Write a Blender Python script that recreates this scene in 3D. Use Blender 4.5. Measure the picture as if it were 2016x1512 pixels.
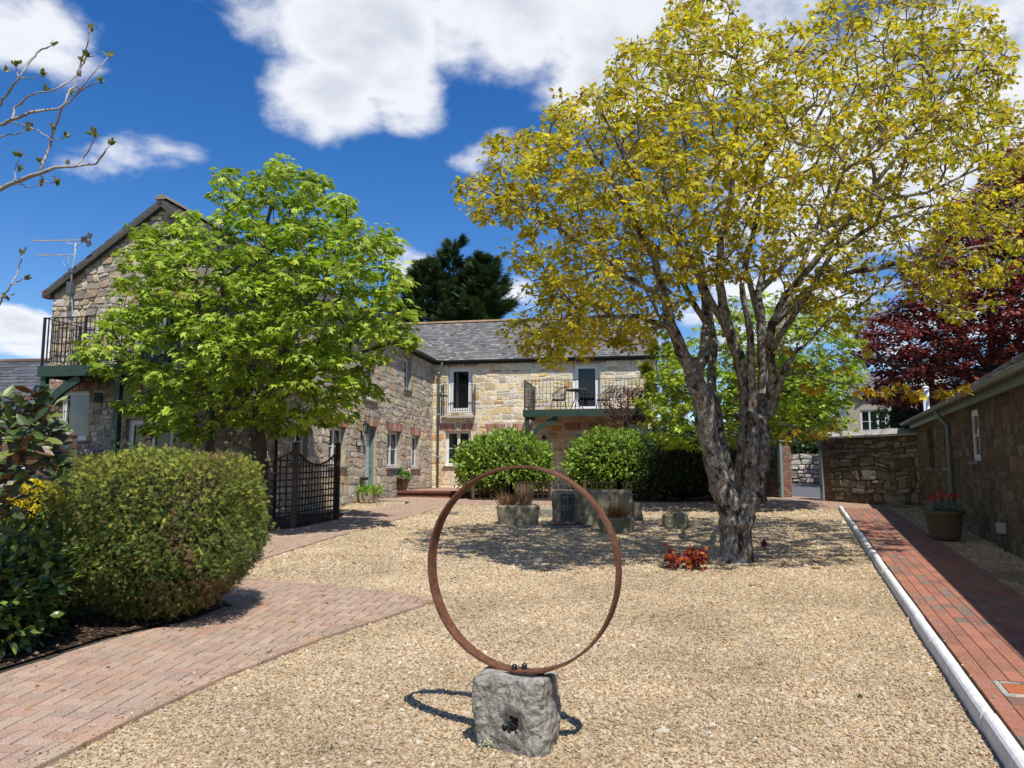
import bpy, math, random
import numpy as np
from mathutils import Vector, Matrix, noise as mnoise

sc = bpy.context.scene
for o in list(bpy.data.objects):
    bpy.data.objects.remove(o)
COL = sc.collection
RND = random.Random(7)
R = math.radians

# ---------------------------------------------------------------- camera
F, SLOPE, HCAM = 1500.0, 0.028, 1.55            # focal length in photo pixels, ground rise per metre, lens height
PITCH = math.atan((925 - 756) / F)
cam_data = bpy.data.cameras.new('camera')
cam_data.sensor_width = 36.0
cam_data.lens = 36.0 * F / 2016.0
cam_data.clip_start = 0.05
cam_data.clip_end = 3000
cam = bpy.data.objects.new('camera', cam_data)
COL.objects.link(cam)
cam.location = (0, 0, HCAM)
cam.rotation_euler = (math.pi / 2 + PITCH, 0, 0)
sc.camera = cam

# ---------------------------------------------------------------- sun and sky
SHAD = Vector((-0.205, 0.53, -1.0))               # direction sunlight travels
sun_dir = (-SHAD).normalized()
sun_el = math.asin(sun_dir.z)
sun_az = math.atan2(sun_dir.x, sun_dir.y)
sd = bpy.data.lights.new('sun', 'SUN')
sd.energy = 5.0
sd.angle = R(0.53)
sd.color = (1.0, 0.96, 0.895)
sun = bpy.data.objects.new('sun', sd)
COL.objects.link(sun)
sun.location = (10, -10, 30)
sun.rotation_euler = SHAD.to_track_quat('-Z', 'Y').to_euler()

sc.view_settings.view_transform = 'Standard'
sc.view_settings.look = 'None'
sc.view_settings.exposure = 0.08
sc.view_settings.gamma = 1.0
sc.view_settings.use_curve_mapping = False
sc.render.engine = 'CYCLES'
sc.cycles.use_denoising = True
try:
    sc.cycles.denoiser = 'OPENIMAGEDENOISE'
except Exception:
    pass
sc.cycles.max_bounces = 6
sc.cycles.diffuse_bounces = 3
sc.cycles.glossy_bounces = 2
sc.cycles.transparent_max_bounces = 12
sc.cycles.caustics_reflective = False
sc.cycles.caustics_refractive = False

fw = np.array([0, math.cos(PITCH), math.sin(PITCH)])
upv = np.array([0, -math.sin(PITCH), math.cos(PITCH)])


def ray(px, py):
    return fw + (px - 1008) / F * np.array([1.0, 0, 0]) + (756 - py) / F * upv


def G(px, py, h=0.0):
    """photo pixel -> point on the sloping ground (h above it)"""
    d = ray(px, py)
    t = (HCAM - h) / (SLOPE * d[1] - d[2])
    return np.array([0, 0, HCAM]) + t * d


def AY(px, py, Y):
    """photo pixel -> point at distance Y down the court"""
    d = ray(px, py)
    return np.array([0, 0, HCAM]) + Y / d[1] * d


def gz(y):
    return SLOPE * max(-10.0, min(y, 34.0))


class NT:
    """small node-tree helper"""
    def __init__(s, tree):
        s.t = tree
        s.t.nodes.clear()

    def n(s, kind, **kw):
        nd = s.t.nodes.new('ShaderNode' + kind)
        for k, v in kw.items():
            if k.startswith('i_'):
                nd.inputs[k[2:].replace('_', ' ')].default_value = v
            else:
                setattr(nd, k, v)
        return nd

    def l(s, a, b):
        s.t.links.new(a, b)

    def math(s, op, a, b=None, clamp=False):
        nd = s.n('Math', operation=op, use_clamp=clamp)
        for i, v in enumerate((a, b)):
            if v is None:
                continue
            if isinstance(v, (int, float)):
                nd.inputs[i].default_value = v
            else:
                s.l(v, nd.inputs[i])
        return nd.outputs[0]

    def vmath(s, op, a, b=None):
        nd = s.n('VectorMath', operation=op)
        for i, v in enumerate((a, b)):
            if v is None:
                continue
            if isinstance(v, (tuple, list)):
                nd.inputs[i].default_value = v
            else:
                s.l(v, nd.inputs[i])
        return nd.outputs['Value'] if op in ('LENGTH', 'DOT_PRODUCT', 'DISTANCE') else nd.outputs['Vector']

    def ramp(s, fac, stops, interp='LINEAR'):
        nd = s.n('ValToRGB')
        cr = nd.color_ramp
        cr.interpolation = interp
        while len(cr.elements) < len(stops):
            cr.elements.new(0.5)
        for e, (p, c) in zip(cr.elements, stops):
            e.position = p
            e.color = (*c, 1) if len(c) == 3 else c
        s.l(fac, nd.inputs[0])
        return nd.outputs[0]

    def mix(s, fac, a, b, blend='MIX'):
        nd = s.n('Mix', data_type='RGBA', blend_type=blend)
        for sock, v in ((nd.inputs[0], fac), (nd.inputs[6], a), (nd.inputs[7], b)):
            if isinstance(v, (int, float)):
                sock.default_value = v
            elif isinstance(v, (tuple, list)):
                sock.default_value = (*v, 1) if len(v) == 3 else v
            else:
                s.l(v, sock)
        return nd.outputs[2]


world = bpy.data.worlds.new('World')
sc.world = world
world.use_nodes = True
w = NT(world.node_tree)
sky = w.n('TexSky', sky_type='NISHITA', sun_disc=False, sun_elevation=sun_el, sun_rotation=sun_az,
          altitude=150.0, air_density=1.0, dust_density=0.25, ozone_density=3.0)
bg = w.n('Background')
bg.inputs['Strength'].default_value = 0.075
outw = w.n('OutputWorld')
tc = w.n('TexCoord')
sep = w.n('SeparateXYZ')
w.l(tc.outputs['Generated'], sep.inputs[0])
den = w.math('ADD', w.math('MAXIMUM', sep.outputs[2], 0.0), 0.22)
cmb = w.n('CombineXYZ')
w.l(w.math('DIVIDE', sep.outputs[0], den), cmb.inputs[0])
w.l(w.math('DIVIDE', sep.outputs[1], den), cmb.inputs[1])
P = cmb.outputs[0]


def skyp(px, py):
    d = ray(px, py)
    d = d / np.linalg.norm(d)
    return (d[0] / (max(d[2], 0) + 0.22), d[1] / (max(d[2], 0) + 0.22))


# cumulus heaps: where they stand in the sky (as directions), with half-sizes
clouds = [(690, 40, 215, 150, .85), (640, 185, 125, 95, .8), (790, 170, 95, 95, .72), (1000, 60, 190, 130, .8), (1080, 150, 110, 80, .55), (1280, 80, 290, 170, .85),
          (1780, 330, 420, 190, .8), (1990, 250, 220, 230, .55), (1560, 560, 240, 170, .55), (1900, 600, 260, 150, .5),
          (30, 60, 170, 110, .62), (40, 150, 90, 70, .35), (265, 320, 130, 60, .40), (30, 655, 110, 75, .75),
          (805, 530, 60, 45, .55), (985, 300, 90, 45, .34), (1000, 585, 70, 40, .42), (420, -40, 160, 50, .35)]
tot = None
for (cx, cy, rx, ry, amp) in clouds:
    c0 = skyp(cx, cy)
    ax = abs(skyp(cx + rx, cy)[0] - c0[0])
    ay = max(abs(skyp(cx, cy + ry)[1] - c0[1]), abs(skyp(cx, cy - ry)[1] - c0[1]) * .8, 0.02)
    q = w.vmath('MULTIPLY', w.vmath('SUBTRACT', P, (c0[0], c0[1], 0)), (1 / ax, 1 / ay, 0))
    ln = w.vmath('LENGTH', q)
    g = w.math('MULTIPLY', w.math('SUBTRACT', 1.0, w.math('MULTIPLY', w.math('POWER', ln, 2.0), 0.52), True), amp)
    tot = g if tot is None else w.math('MAXIMUM', tot, g)
# the rest of the sky carries the same scattered cumulus
far = w.n('TexNoise', noise_dimensions='3D')
far.inputs['Scale'].default_value = 0.55
far.inputs['Detail'].default_value = 2.0
w.l(w.vmath('ADD', P, (3.7, 1.3, 0)), far.inputs['Vector'])
inview = w.math('MULTIPLY', w.math('SUBTRACT', 1.0, w.math('MULTIPLY', w.vmath('LENGTH', w.vmath('SUBTRACT', P, (0.1, 1.9, 0))), 0.42), True), 1.6, True)
farfield = w.math('MULTIPLY', w.math('MULTIPLY', w.math('SUBTRACT', far.outputs['Fac'], 0.46, True), 4.0),
                  w.math('SUBTRACT', 1.0, inview, True))
tot = w.math('MAXIMUM', tot, farfield)
n1 = w.n('TexNoise')
n1.inputs['Scale'].default_value = 4.4
n1.inputs['Detail'].default_value = 12.0
n1.inputs['Roughness'].default_value = 0.555
n1.inputs['Distortion'].default_value = 0.15
w.l(P, n1.inputs['Vector'])
dens = w.math('ADD', tot, w.math('MULTIPLY', w.math('SUBTRACT', n1.outputs['Fac'], 0.5), 1.6))
mask = w.n('MapRange', interpolation_type='SMOOTHSTEP')
mask.inputs['From Min'].default_value = 0.22
mask.inputs['From Max'].default_value = 0.66
w.l(dens, mask.inputs['Value'])
core = w.n('MapRange', interpolation_type='SMOOTHSTEP')
core.inputs['From Min'].default_value = 0.55
core.inputs['From Max'].default_value = 1.05
w.l(dens, core.inputs['Value'])
n2 = w.n('TexNoise')
n2.inputs['Scale'].default_value = 2.6
n2.inputs['Detail'].default_value = 4.0
w.l(w.vmath('ADD', P, (9.1, 4.0, 2.0)), n2.inputs['Vector'])
greyfac = w.math('MULTIPLY', core.outputs[0], w.math('MULTIPLY', n2.outputs['Fac'], 1.35, True), True)
ccol = w.mix(greyfac, (12.4, 12.6, 13.0), (7.2, 7.9, 9.2))
hsv = w.n('HueSaturation')
hsv.inputs['Saturation'].default_value = 1.36
hsv.inputs['Hue'].default_value = 0.510
hsv.inputs['Value'].default_value = 1.78
w.l(sky.outputs[0], hsv.inputs['Color'])
skycol = w.mix(w.math('MULTIPLY', mask.outputs[0], 0.94), hsv.outputs[0], ccol)
w.l(skycol, bg.inputs['Color'])
w.l(bg.outputs[0], outw.inputs[0])

# ---------------------------------------------------------------- helpers
def raw_mesh(name, V, Fc, cols=None, smooth=False):
    """mesh from numpy verts and faces (all of one size) or python lists"""
    me = bpy.data.meshes.new(name)
    if isinstance(Fc, np.ndarray):
        n, (m, k) = len(V), Fc.shape
        me.vertices.add(n)
        me.vertices.foreach_set('co', np.asarray(V, dtype=np.float32).ravel())
        me.loops.add(m * k)
        me.loops.foreach_set('vertex_index', Fc.astype(np.int32).ravel())
        me.polygons.add(m)
        me.polygons.foreach_set('loop_start', np.arange(m, dtype=np.int32) * k)
        me.update(calc_edges=True)
    else:
        me.from_pydata([tuple(map(float, v)) for v in V], [], Fc)
        me.update()
    if cols is not None:
        ca = me.color_attributes.new('Col', 'FLOAT_COLOR', 'POINT')
        a = np.ones((len(V), 4), dtype=np.float32)
        a[:, :3] = np.asarray(cols, dtype=np.float32)
        ca.data.foreach_set('color', a.ravel())
    if smooth:
        me.polygons.foreach_set('use_smooth', np.ones(len(me.polygons), dtype=bool))
    return me


def link(name, me, mat=None, parent=None, loc=None, rotz=None):
    o = bpy.data.objects.new(name, me)
    COL.objects.link(o)
    if mat is not None and me is not None and not me.materials:
        me.materials.append(mat)
    if parent is not None:
        o.parent = parent
    if loc is not None:
        o.location = loc
    if rotz is not None:
        o.rotation_euler = (0, 0, rotz)
    return o


def thing(name, label, cat, loc=(0, 0, 0), rotz=0, group=None):
    o = link(name, None, loc=tuple(map(float, loc)), rotz=rotz)
    o.empty_display_size = 0.2
    return tag(o, label, cat, group)


def tag(o, label=None, cat=None, group=None, kind=None):
    if label:
        o['label'] = label
    if cat:
        o['category'] = cat
    if group:
        o['group'] = group
    if kind:
        o['kind'] = kind
    return o


class MB:
    """collects shapes into one mesh"""
    def __init__(s, col=(.5, .5, .5)):
        s.v, s.f, s.c, s.col = [], [], [], col

    def add(s, V, Fc, col=None):
        b = len(s.v)
        s.v += [tuple(map(float, p)) for p in V]
        s.f += [tuple(i + b for i in q) for q in Fc]
        s.c += [tuple(col or s.col)] * len(V)
        return s

    def box(s, x0, x1, y0, y1, z0, z1, col=None, M=None):
        V = [(x, y, z) for z in (z0, z1) for y in (y0, y1) for x in (x0, x1)]
        if M is not None:
            V = [M @ Vector(p) for p in V]
        return s.add(V, [(0, 2, 3, 1), (4, 5, 7, 6), (0, 1, 5, 4), (2, 6, 7, 3), (0, 4, 6, 2), (1, 3, 7, 5)], col)

    def cbox(s, x0, x1, y0, y1, z0, z1, ch=.004, col=None, M=None):
        """box with a chamfered top"""
        V = [(x0, y0, z0), (x1, y0, z0), (x1, y1, z0), (x0, y1, z0), (x0, y0, z1 - ch), (x1, y0, z1 - ch), (x1, y1, z1 - ch), (x0, y1, z1 - ch),
             (x0 + ch, y0 + ch, z1), (x1 - ch, y0 + ch, z1), (x1 - ch, y1 - ch, z1), (x0 + ch, y1 - ch, z1)]
        Fc = [(0, 1, 5, 4), (1, 2, 6, 5), (2, 3, 7, 6), (3, 0, 4, 7), (4, 5, 9, 8), (5, 6, 10, 9), (6, 7, 11, 10), (7, 4, 8, 11), (8, 9, 10, 11)]
        if M is not None:
            V = [M @ Vector(p) for p in V]
        return s.add(V, Fc, col)

    def bar(s, a, b, w, h=None, col=None, up=(0, 0, 1)):
        """square bar from a to b"""
        a, b = Vector(a), Vector(b)
        h = w if h is None else h
        d = (b - a).normalized()
        u = Vector(up)
        if abs(d.dot(u)) > .98:
            u = Vector((1, 0, 0))
        x = d.cross(u).normalized() * (w / 2)
        y = x.cross(d).normalized() * (h / 2)
        V = [p + sx * x + sy * y for p in (a, b) for sx, sy in ((-1, -1), (1, -1), (1, 1), (-1, 1))]
        return s.add(V, [(3, 2, 1, 0), (4, 5, 6, 7), (0, 1, 5, 4), (1, 2, 6, 5), (2, 3, 7, 6), (3, 0, 4, 7)], col)

    def tube(s, pts, rad, n=8, col=None, caps=True):
        pts = [Vector(p) for p in pts]
        if isinstance(rad, (int, float)):
            rad = [rad] * len(pts)
        V, Fc = [], []
        u = None
        for i, p in enumerate(pts):
            d = (pts[min(i + 1, len(pts) - 1)] - pts[max(i - 1, 0)])
            d = d.normalized() if d.length > 1e-9 else Vector((0, 0, 1))
            if u is None:
                u = d.orthogonal().normalized()
            u = (u - d * u.dot(d)).normalized()
            v = d.cross(u)
            V += [p + (u * math.cos(2 * math.pi * k / n) + v * math.sin(2 * math.pi * k / n)) * rad[i] for k in range(n)]
        for i in range(len(pts) - 1):
            Fc += [(i * n + k, i * n + (k + 1) % n, (i + 1) * n + (k + 1) % n, (i + 1) * n + k) for k in range(n)]
        if caps:
            Fc += [tuple(range(n - 1, -1, -1)), tuple((len(pts) - 1) * n + k for k in range(n))]
        return s.add(V, Fc, col)

    def lathe(s, prof, n=24, col=None, at=(0, 0, 0)):
        V = [(at[0] + r * math.cos(2 * math.pi * k / n), at[1] + r * math.sin(2 * math.pi * k / n), at[2] + z) for r, z in prof for k in range(n)]
        Fc = [(i * n + k, i * n + (k + 1) % n, (i + 1) * n + (k + 1) % n, (i + 1) * n + k) for i in range(len(prof) - 1) for k in range(n)]
        return s.add(V, Fc, col)

    def prism(s, poly, z0, z1, col=None):
        n = len(poly)
        V = [(x, y, z0) for x, y in poly] + [(x, y, z1) for x, y in poly]
        return s.add(V, [tuple(range(n - 1, -1, -1)), tuple(range(n, 2 * n))] + [(i, (i + 1) % n, n + (i + 1) % n, n + i) for i in range(n)], col)

    def mesh(s, name, smooth=False):
        return raw_mesh(name, s.v, s.f, s.c, smooth)

    def obj(s, name, mat, parent=None, smooth=False, loc=None, rotz=None):
        return link(name, s.mesh(name, smooth), mat, parent, loc, rotz)

    def cobj(s, name, mat, parent=None, smooth=False):
        """object whose origin sits at the centre of its shape"""
        a = np.array(s.v)
        c = (a.min(0) + a.max(0)) / 2
        return link(name, raw_mesh(name, a - c, s.f, s.c, smooth), mat, parent, tuple(c))


def inpoly(X, Y, poly):
    X, Y = np.asarray(X, float), np.asarray(Y, float)
    r = np.zeros(X.shape, bool)
    n = len(poly)
    for i in range(n):
        x0, y0 = poly[i][:2]
        x1, y1 = poly[(i + 1) % n][:2]
        if y0 == y1:
            continue
        c = ((y0 > Y) != (y1 > Y)) & (X < (x1 - x0) * (Y - y0) / (y1 - y0) + x0)
        r ^= c
    return r


def clip_half(poly, nx, ny, c):
    """keep the part of a 2-D polygon where nx*x+ny*y<=c"""
    out = []
    for i in range(len(poly)):
        a, b = poly[i], poly[(i + 1) % len(poly)]
        da, db = nx * a[0] + ny * a[1] - c, nx * b[0] + ny * b[1] - c
        if da <= 0:
            out.append(a)
        if da * db < 0:
            t = da / (da - db)
            out.append((a[0] + (b[0] - a[0]) * t, a[1] + (b[1] - a[1]) * t))
    return out


def vary(c, amt, r=RND):
    k = 1 + r.uniform(-amt, amt)
    return tuple(max(0.0, min(1.0, x * k * (1 + r.uniform(-amt, amt) * .25))) for x in c)


# ---------------------------------------------------------------- materials
def mat_new(name):
    m = bpy.data.materials.new(name)
    m.use_nodes = True
    return m, NT(m.node_tree)


def pbr(name, col=None, rough=.85, spec=.3, nscale=30., namt=.3, bscale=80., bump=.3, bdist=.01, metal=0., detail=6., stain=None, coat=0.):
    """surface whose colour comes from the mesh (or col), broken by noise, with fine relief"""
    m, t = mat_new(name)
    out = t.n('OutputMaterial')
    b = t.n('BsdfPrincipled')
    b.inputs['Roughness'].default_value = rough
    b.inputs['Specular IOR Level'].default_value = spec
    b.inputs['Metallic'].default_value = metal
    if coat:
        b.inputs['Coat Weight'].default_value = coat
    geo = t.n('NewGeometry')
    pos = geo.outputs['Position']
    if col is None:
        at = t.n('Attribute', attribute_name='Col')
        base = at.outputs['Color']
    else:
        rgb = t.n('RGB')
        rgb.outputs[0].default_value = (*col, 1)
        base = rgb.outputs[0]
    n1 = t.n('TexNoise')
    n1.inputs['Scale'].default_value = nscale
    n1.inputs['Detail'].default_value = detail
    n1.inputs['Roughness'].default_value = .65
    t.l(pos, n1.inputs['Vector'])
    fac = t.ramp(n1.outputs['Fac'], [(.25, (1 - namt,) * 3), (.75, (1 + namt,) * 3)])
    base = t.mix(1.0, base, fac, 'MULTIPLY')
    if stain:
        sc_, lo, hi, scol = stain
        n3 = t.n('TexNoise')
        n3.inputs['Scale'].default_value = sc_
        n3.inputs['Detail'].default_value = 7
        n3.inputs['Roughness'].default_value = .7
        t.l(t.vmath('ADD', pos, (3.1, 7.7, 1.9)), n3.inputs['Vector'])
        base = t.mix(t.ramp(n3.outputs['Fac'], [(lo, (0, 0, 0)), (hi, (1, 1, 1))]), base, scol)
    t.l(base, b.inputs['Base Color'])
    if bump:
        n2 = t.n('TexNoise')
        n2.inputs['Scale'].default_value = bscale
        n2.inputs['Detail'].default_value = 5
        t.l(pos, n2.inputs['Vector'])
        bp = t.n('Bump')
        bp.inputs['Strength'].default_value = bump
        bp.inputs['Distance'].default_value = bdist
        t.l(n2.outputs['Fac'], bp.inputs['Height'])
        t.l(bp.outputs[0], b.inputs['Normal'])
    t.l(b.outputs[0], out.inputs[0])
    return m


def leafmat(name, rough=.45, spec=.35, trans=.3, gain=1.6, back=None):
    m, t = mat_new(name)
    out = t.n('OutputMaterial')
    at = t.n('Attribute', attribute_name='Col')
    base = at.outputs['Color']
    if back is not None:
        geo = t.n('NewGeometry')
        base = t.mix(geo.outputs['Backfacing'], base, back)
    b = t.n('BsdfPrincipled')
    b.inputs['Roughness'].default_value = rough
    b.inputs['Specular IOR Level'].default_value = spec
    t.l(base, b.inputs['Base Color'])
    tr = t.n('BsdfTranslucent')
    t.l(t.mix(1.0, base, (gain, gain, gain * .8), 'MULTIPLY'), tr.inputs['Color'])
    mx = t.n('MixShader')
    mx.inputs[0].default_value = trans
    t.l(b.outputs[0], mx.inputs[1])
    t.l(tr.outputs[0], mx.inputs[2])
    t.l(mx.outputs[0], out.inputs[0])
    return m


def glassmat(name, tint=(.75, .8, .82), refl=.12):
    m, t = mat_new(name)
    out = t.n('OutputMaterial')
    tr = t.n('BsdfTransparent')
    tr.inputs['Color'].default_value = (*tint, 1)
    gl = t.n('BsdfGlossy')
    gl.inputs['Roughness'].default_value = .02
    fr = t.n('Fresnel')
    fr.inputs['IOR'].default_value = 1.5
    mx = t.n('MixShader')
    t.l(t.math('MULTIPLY', fr.outputs[0], .8, True), mx.inputs[0])
    t.l(tr.outputs[0], mx.inputs[1])
    t.l(gl.outputs[0], mx.inputs[2])
    t.l(mx.outputs[0], out.inputs[0])
    return m


M = {}
M['stone'] = pbr('rubble_stone', rough=.92, spec=.2, nscale=14, namt=.38, bscale=45, bump=.55, bdist=.02)
M['mortar'] = pbr('lime_mortar', (.76, .69, .53), rough=.95, nscale=9, namt=.3, bscale=60, bump=.5, bdist=.015)
M['mortar_grey'] = pbr('weathered_mortar', (.41, .36, .275), rough=.95, nscale=7, namt=.4, bscale=60, bump=.5, bdist=.015)
M['mortar_dark'] = pbr('shade_dark_mortar', (.135, .105, .065), rough=.95, nscale=6, namt=.45, bscale=60, bump=.5, bdist=.015)  # darkened mortar: the low range's deep shade is put into its colour
M['granite'] = pbr('granite', rough=.9, spec=.3, nscale=55, namt=.5, bscale=35, bump=.7, bdist=.02, detail=9, stain=(5, .50, .66, (.10, .10, .05)))
M['brick'] = pbr('brick', rough=.9, spec=.2, nscale=25, namt=.3, bscale=90, bump=.4, bdist=.006)
M['paver'] = pbr('block_paver', rough=.9, spec=.25, nscale=110, namt=.5, bscale=160, bump=.4, bdist=.004, detail=3)
M['pathbrick'] = pbr('path_brick', rough=.88, spec=.25, nscale=45, namt=.3, bscale=120, bump=.35, bdist=.004, stain=(2.2, .62, .75, (.15, .13, .09)))
M['slate'] = pbr('roof_slate', rough=.7, spec=.35, nscale=22, namt=.35, bscale=50, bump=.4, bdist=.01, stain=(2.5, .6, .74, (.27, .245, .19)))
M['ridge'] = pbr('ridge_clay', rough=.9, nscale=14, namt=.4, bump=.3)
M['upvc'] = pbr('white_frame', (.80, .80, .78), rough=.4, spec=.4, nscale=5, namt=.04, bump=0)
M['greenpaint'] = pbr('dark_green_paint', (.032, .062, .045), rough=.5, spec=.4, nscale=8, namt=.25, bscale=90, bump=.08, bdist=.003)
M['sage'] = pbr('sage_green_paint', (.17, .25, .22), rough=.5, spec=.35, nscale=8, namt=.12, bscale=60, bump=.05, bdist=.003)
M['pipe'] = pbr('grey_green_pipe', (.20, .26, .24), rough=.5, spec=.35, nscale=10, namt=.15, bump=0)
M['gutter'] = pbr('dark_gutter', (.03, .042, .04), rough=.45, spec=.4, nscale=8, namt=.25, bump=0)
M['iron'] = pbr('black_iron', (.018, .018, .02), rough=.5, spec=.4, nscale=20, namt=.3, bump=0)
M['blackwood'] = pbr('dark_stained_wood', rough=.8, spec=.25, nscale=18, namt=.4, bscale=70, bump=.4, bdist=.005)
M['greywood'] = pbr('weathered_wood', rough=.85, spec=.2, nscale=18, namt=.35, bscale=70, bump=.4, bdist=.005)
M['glass'] = glassmat('window_glass')
M['cloth'] = pbr('curtain_cloth', (.72, .70, .66), rough=.95, nscale=4, namt=.06, bump=0)
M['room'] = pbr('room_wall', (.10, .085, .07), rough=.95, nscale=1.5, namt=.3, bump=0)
M['plain'] = pbr('painted', rough=.6, spec=.35, nscale=12, namt=.12, bump=0)
M['render'] = pbr('painted_render', rough=.9, nscale=3, namt=.1, bscale=50, bump=.2)
M['soil'] = pbr('bark_mulch', (.055, .036, .024), rough=.97, nscale=28, namt=.6, bscale=45, bump=1.0, bdist=.03, stain=(60, .6, .68, (.17, .11, .06)))
M['ground'] = pbr('ground', (.10, .095, .05), rough=.95, nscale=2, namt=.4, bump=.4)
M['asphalt'] = pbr('asphalt', (.115, .115, .12), rough=.95, nscale=40, namt=.25, bscale=90, bump=.3)
M['kerbwhite'] = pbr('kerb_white', (.68, .68, .655), rough=.85, nscale=14, namt=.2, bscale=60, bump=.35, bdist=.005, stain=(9, .56, .78, (.42, .405, .35)))
M['lead'] = pbr('lead_sheet', (.45, .46, .48), rough=.6, nscale=6, namt=.2, bump=.1)
M['bark_maple'] = None
M['bark'] = pbr('bark', (.10, .085, .065), rough=.95, nscale=18, namt=.5, bscale=30, bump=.8, bdist=.03)
M['twig'] = pbr('twig', (.20, .165, .12), rough=.9, nscale=25, namt=.4, bump=0)
M['twig_pale'] = pbr('pale_twig', (.33, .30, .27), rough=.85, nscale=30, namt=.45, bump=0)
M['leaf'] = leafmat('leaf')
M['leaf_thin'] = leafmat('thin_leaf', rough=.5, spec=.25, trans=.42, gain=1.7)
M['leaf_dry'] = leafmat('conifer_leaf', rough=.7, spec=.2, trans=.12)
M['leaf_gloss'] = leafmat('glossy_leaf', rough=.34, spec=.45, trans=.12)
M['leaf_magnolia'] = leafmat('magnolia_leaf', rough=.42, spec=.4, trans=.05, back=(.17, .075, .03))
M['grass'] = leafmat('dry_grass', rough=.7, spec=.2, trans=.25)

# ================================================================ the ground
def sheet(name, poly, h, mat, kind='structure', parent=None):
    V = [(x, y, SLOPE * y + h) for x, y in poly]
    o = link(name, raw_mesh(name, V, [tuple(range(len(V)))], [(.4, .4, .4)] * len(V)), mat, parent)
    if kind and parent is None:
        o['kind'] = kind
    # face up
    if o.data.polygons[0].normal.z < 0:
        o.data.flip_normals()
    return o


ys = [-300, -10, 34, 400]
xs = [-400, 400]
gv = [(x, y, gz(y) - .06) for y in ys for x in xs]
link('ground', raw_mesh('ground', gv, [(0, 1, 3, 2), (2, 3, 5, 4), (4, 5, 7, 6)], [(.1, .1, .05)] * 8), M['ground'])['kind'] = 'structure'

# gravel: tumbled cream and tan stones
mg, t = mat_new('gravel_bed')
o_ = t.n('OutputMaterial')
b_ = t.n('BsdfPrincipled')
b_.inputs['Roughness'].default_value = .9
b_.inputs['Specular IOR Level'].default_value = .2
ge = t.n('NewGeometry')
vo = t.n('TexVoronoi')
vo.inputs['Scale'].default_value = 62
t.l(ge.outputs['Position'], vo.inputs['Vector'])
sp_ = t.n('SeparateColor')
t.l(vo.outputs['Color'], sp_.inputs[0])
GRAV = [(0.0, (.25, .195, .13)), (.16, (.39, .28, .165)), (.32, (.475, .355, .21)), (.52, (.52, .405, .26)), (.70, (.535, .445, .31)), (.84, (.41, .345, .255)), (.94, (.67, .60, .48)), (1.0, (.36, .21, .11))]
GRAV = [(p_, (c0 * .99, c1 * .975, c2 * .93)) for p_, (c0, c1, c2) in GRAV]
cg = t.ramp(sp_.outputs[0], GRAV)
lw = t.n('TexNoise')
lw.inputs['Scale'].default_value = .9
lw.inputs['Detail'].default_value = 4
t.l(ge.outputs['Position'], lw.inputs['Vector'])
cg = t.mix(1.0, cg, t.ramp(lw.outputs['Fac'], [(.3, (.78, .76, .73)), (.7, (1.1, 1.09, 1.08))]), 'MULTIPLY')
cg = t.mix(1.0, cg, t.ramp(vo.outputs['Distance'], [(.2, (1, 1, 1)), (.75, (.5, .47, .42))]), 'MULTIPLY')
t.l(cg, b_.inputs['Base Color'])
bp = t.n('Bump', invert=True)
bp.inputs['Strength'].default_value = .8
bp.inputs['Distance'].default_value = .012
t.l(vo.outputs['Distance'], bp.inputs['Height'])
t.l(bp.outputs[0], b_.inputs['Normal'])
t.l(b_.outputs[0], o_.inputs[0])
M['gravel'] = mg

mp, t = mat_new('gravel_stone')
o_ = t.n('OutputMaterial')
b_ = t.n('BsdfPrincipled')
b_.inputs['Roughness'].default_value = .75
b_.inputs['Specular IOR Level'].default_value = .25
oi = t.n('ObjectInfo')
c_ = t.ramp(oi.outputs['Random'], GRAV)
ge = t.n('NewGeometry')
nn = t.n('TexNoise')
nn.inputs['Scale'].default_value = 1.1
nn.inputs['Detail'].default_value = 4
t.l(ge.outputs['Position'], nn.inputs['Vector'])
c_ = t.mix(1.0, c_, t.ramp(nn.outputs['Fac'], [(.3, (.76, .74, .71)), (.7, (1.12, 1.11, 1.1))]), 'MULTIPLY')
t.l(c_, b_.inputs['Base Color'])
t.l(b_.outputs[0], o_.inputs[0])
M['pebble'] = mp

# ---- outlines on the ground (x, y in metres)
P1 = [(-2.62, 2.4), (-2.27, 3.89), (-2.14, 4.53), (-1.93, 5.29), (-1.52, 6.37), (-0.78, 7.82), (-0.90, 8.05), (-2.1, 8.72), (-3.11, 9.16), (-4.3, 9.7),
      (-4.1, 8.9), (-3.35, 8.3), (-2.85, 7.6), (-2.98, 6.95), (-3.3, 6.38), (-3.55, 5.45), (-3.75, 4.4), (-4.0, 2.4)]
P2 = [(-3.95, 9.75), (-3.53, 10.24), (-3.14, 13.0), (-2.62, 15.8), (-2.14, 18.26), (-1.80, 20.5), (-1.52, 21.9), (-1.3, 23.6), (-3.35, 24.3), (-4.1, 23.3),
      (-4.25, 22.75), (-3.05, 22.1), (-2.98, 21.3), (-4.1, 18.4), (-3.85, 17.0), (-4.35, 14.9), (-5.2, 12.5), (-5.2, 10.2)]
P3 = [(-1.70, 21.30), (1.0, 20.75), (3.9, 20.25), (6.2, 20.0), (8.25, 19.45), (9.6, 19.0), (10.35, 19.6), (9.15, 22.35), (9.7, 23.2), (8.9, 24.6), (8.2, 24.2), (6.4, 22.6),
      (4.2, 21.9), (1.5, 22.3), (-.1, 22.95), (-1.45, 23.3)]
KA = R(20.6)
KD, KN = np.array([math.sin(KA), math.cos(KA)]), np.array([math.cos(KA), -math.sin(KA)])
K0 = np.array([2.40, 3.89])


def kp(v, u):
    q = K0 + KD * v + KN * u
    return (float(q[0]), float(q[1]))


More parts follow.
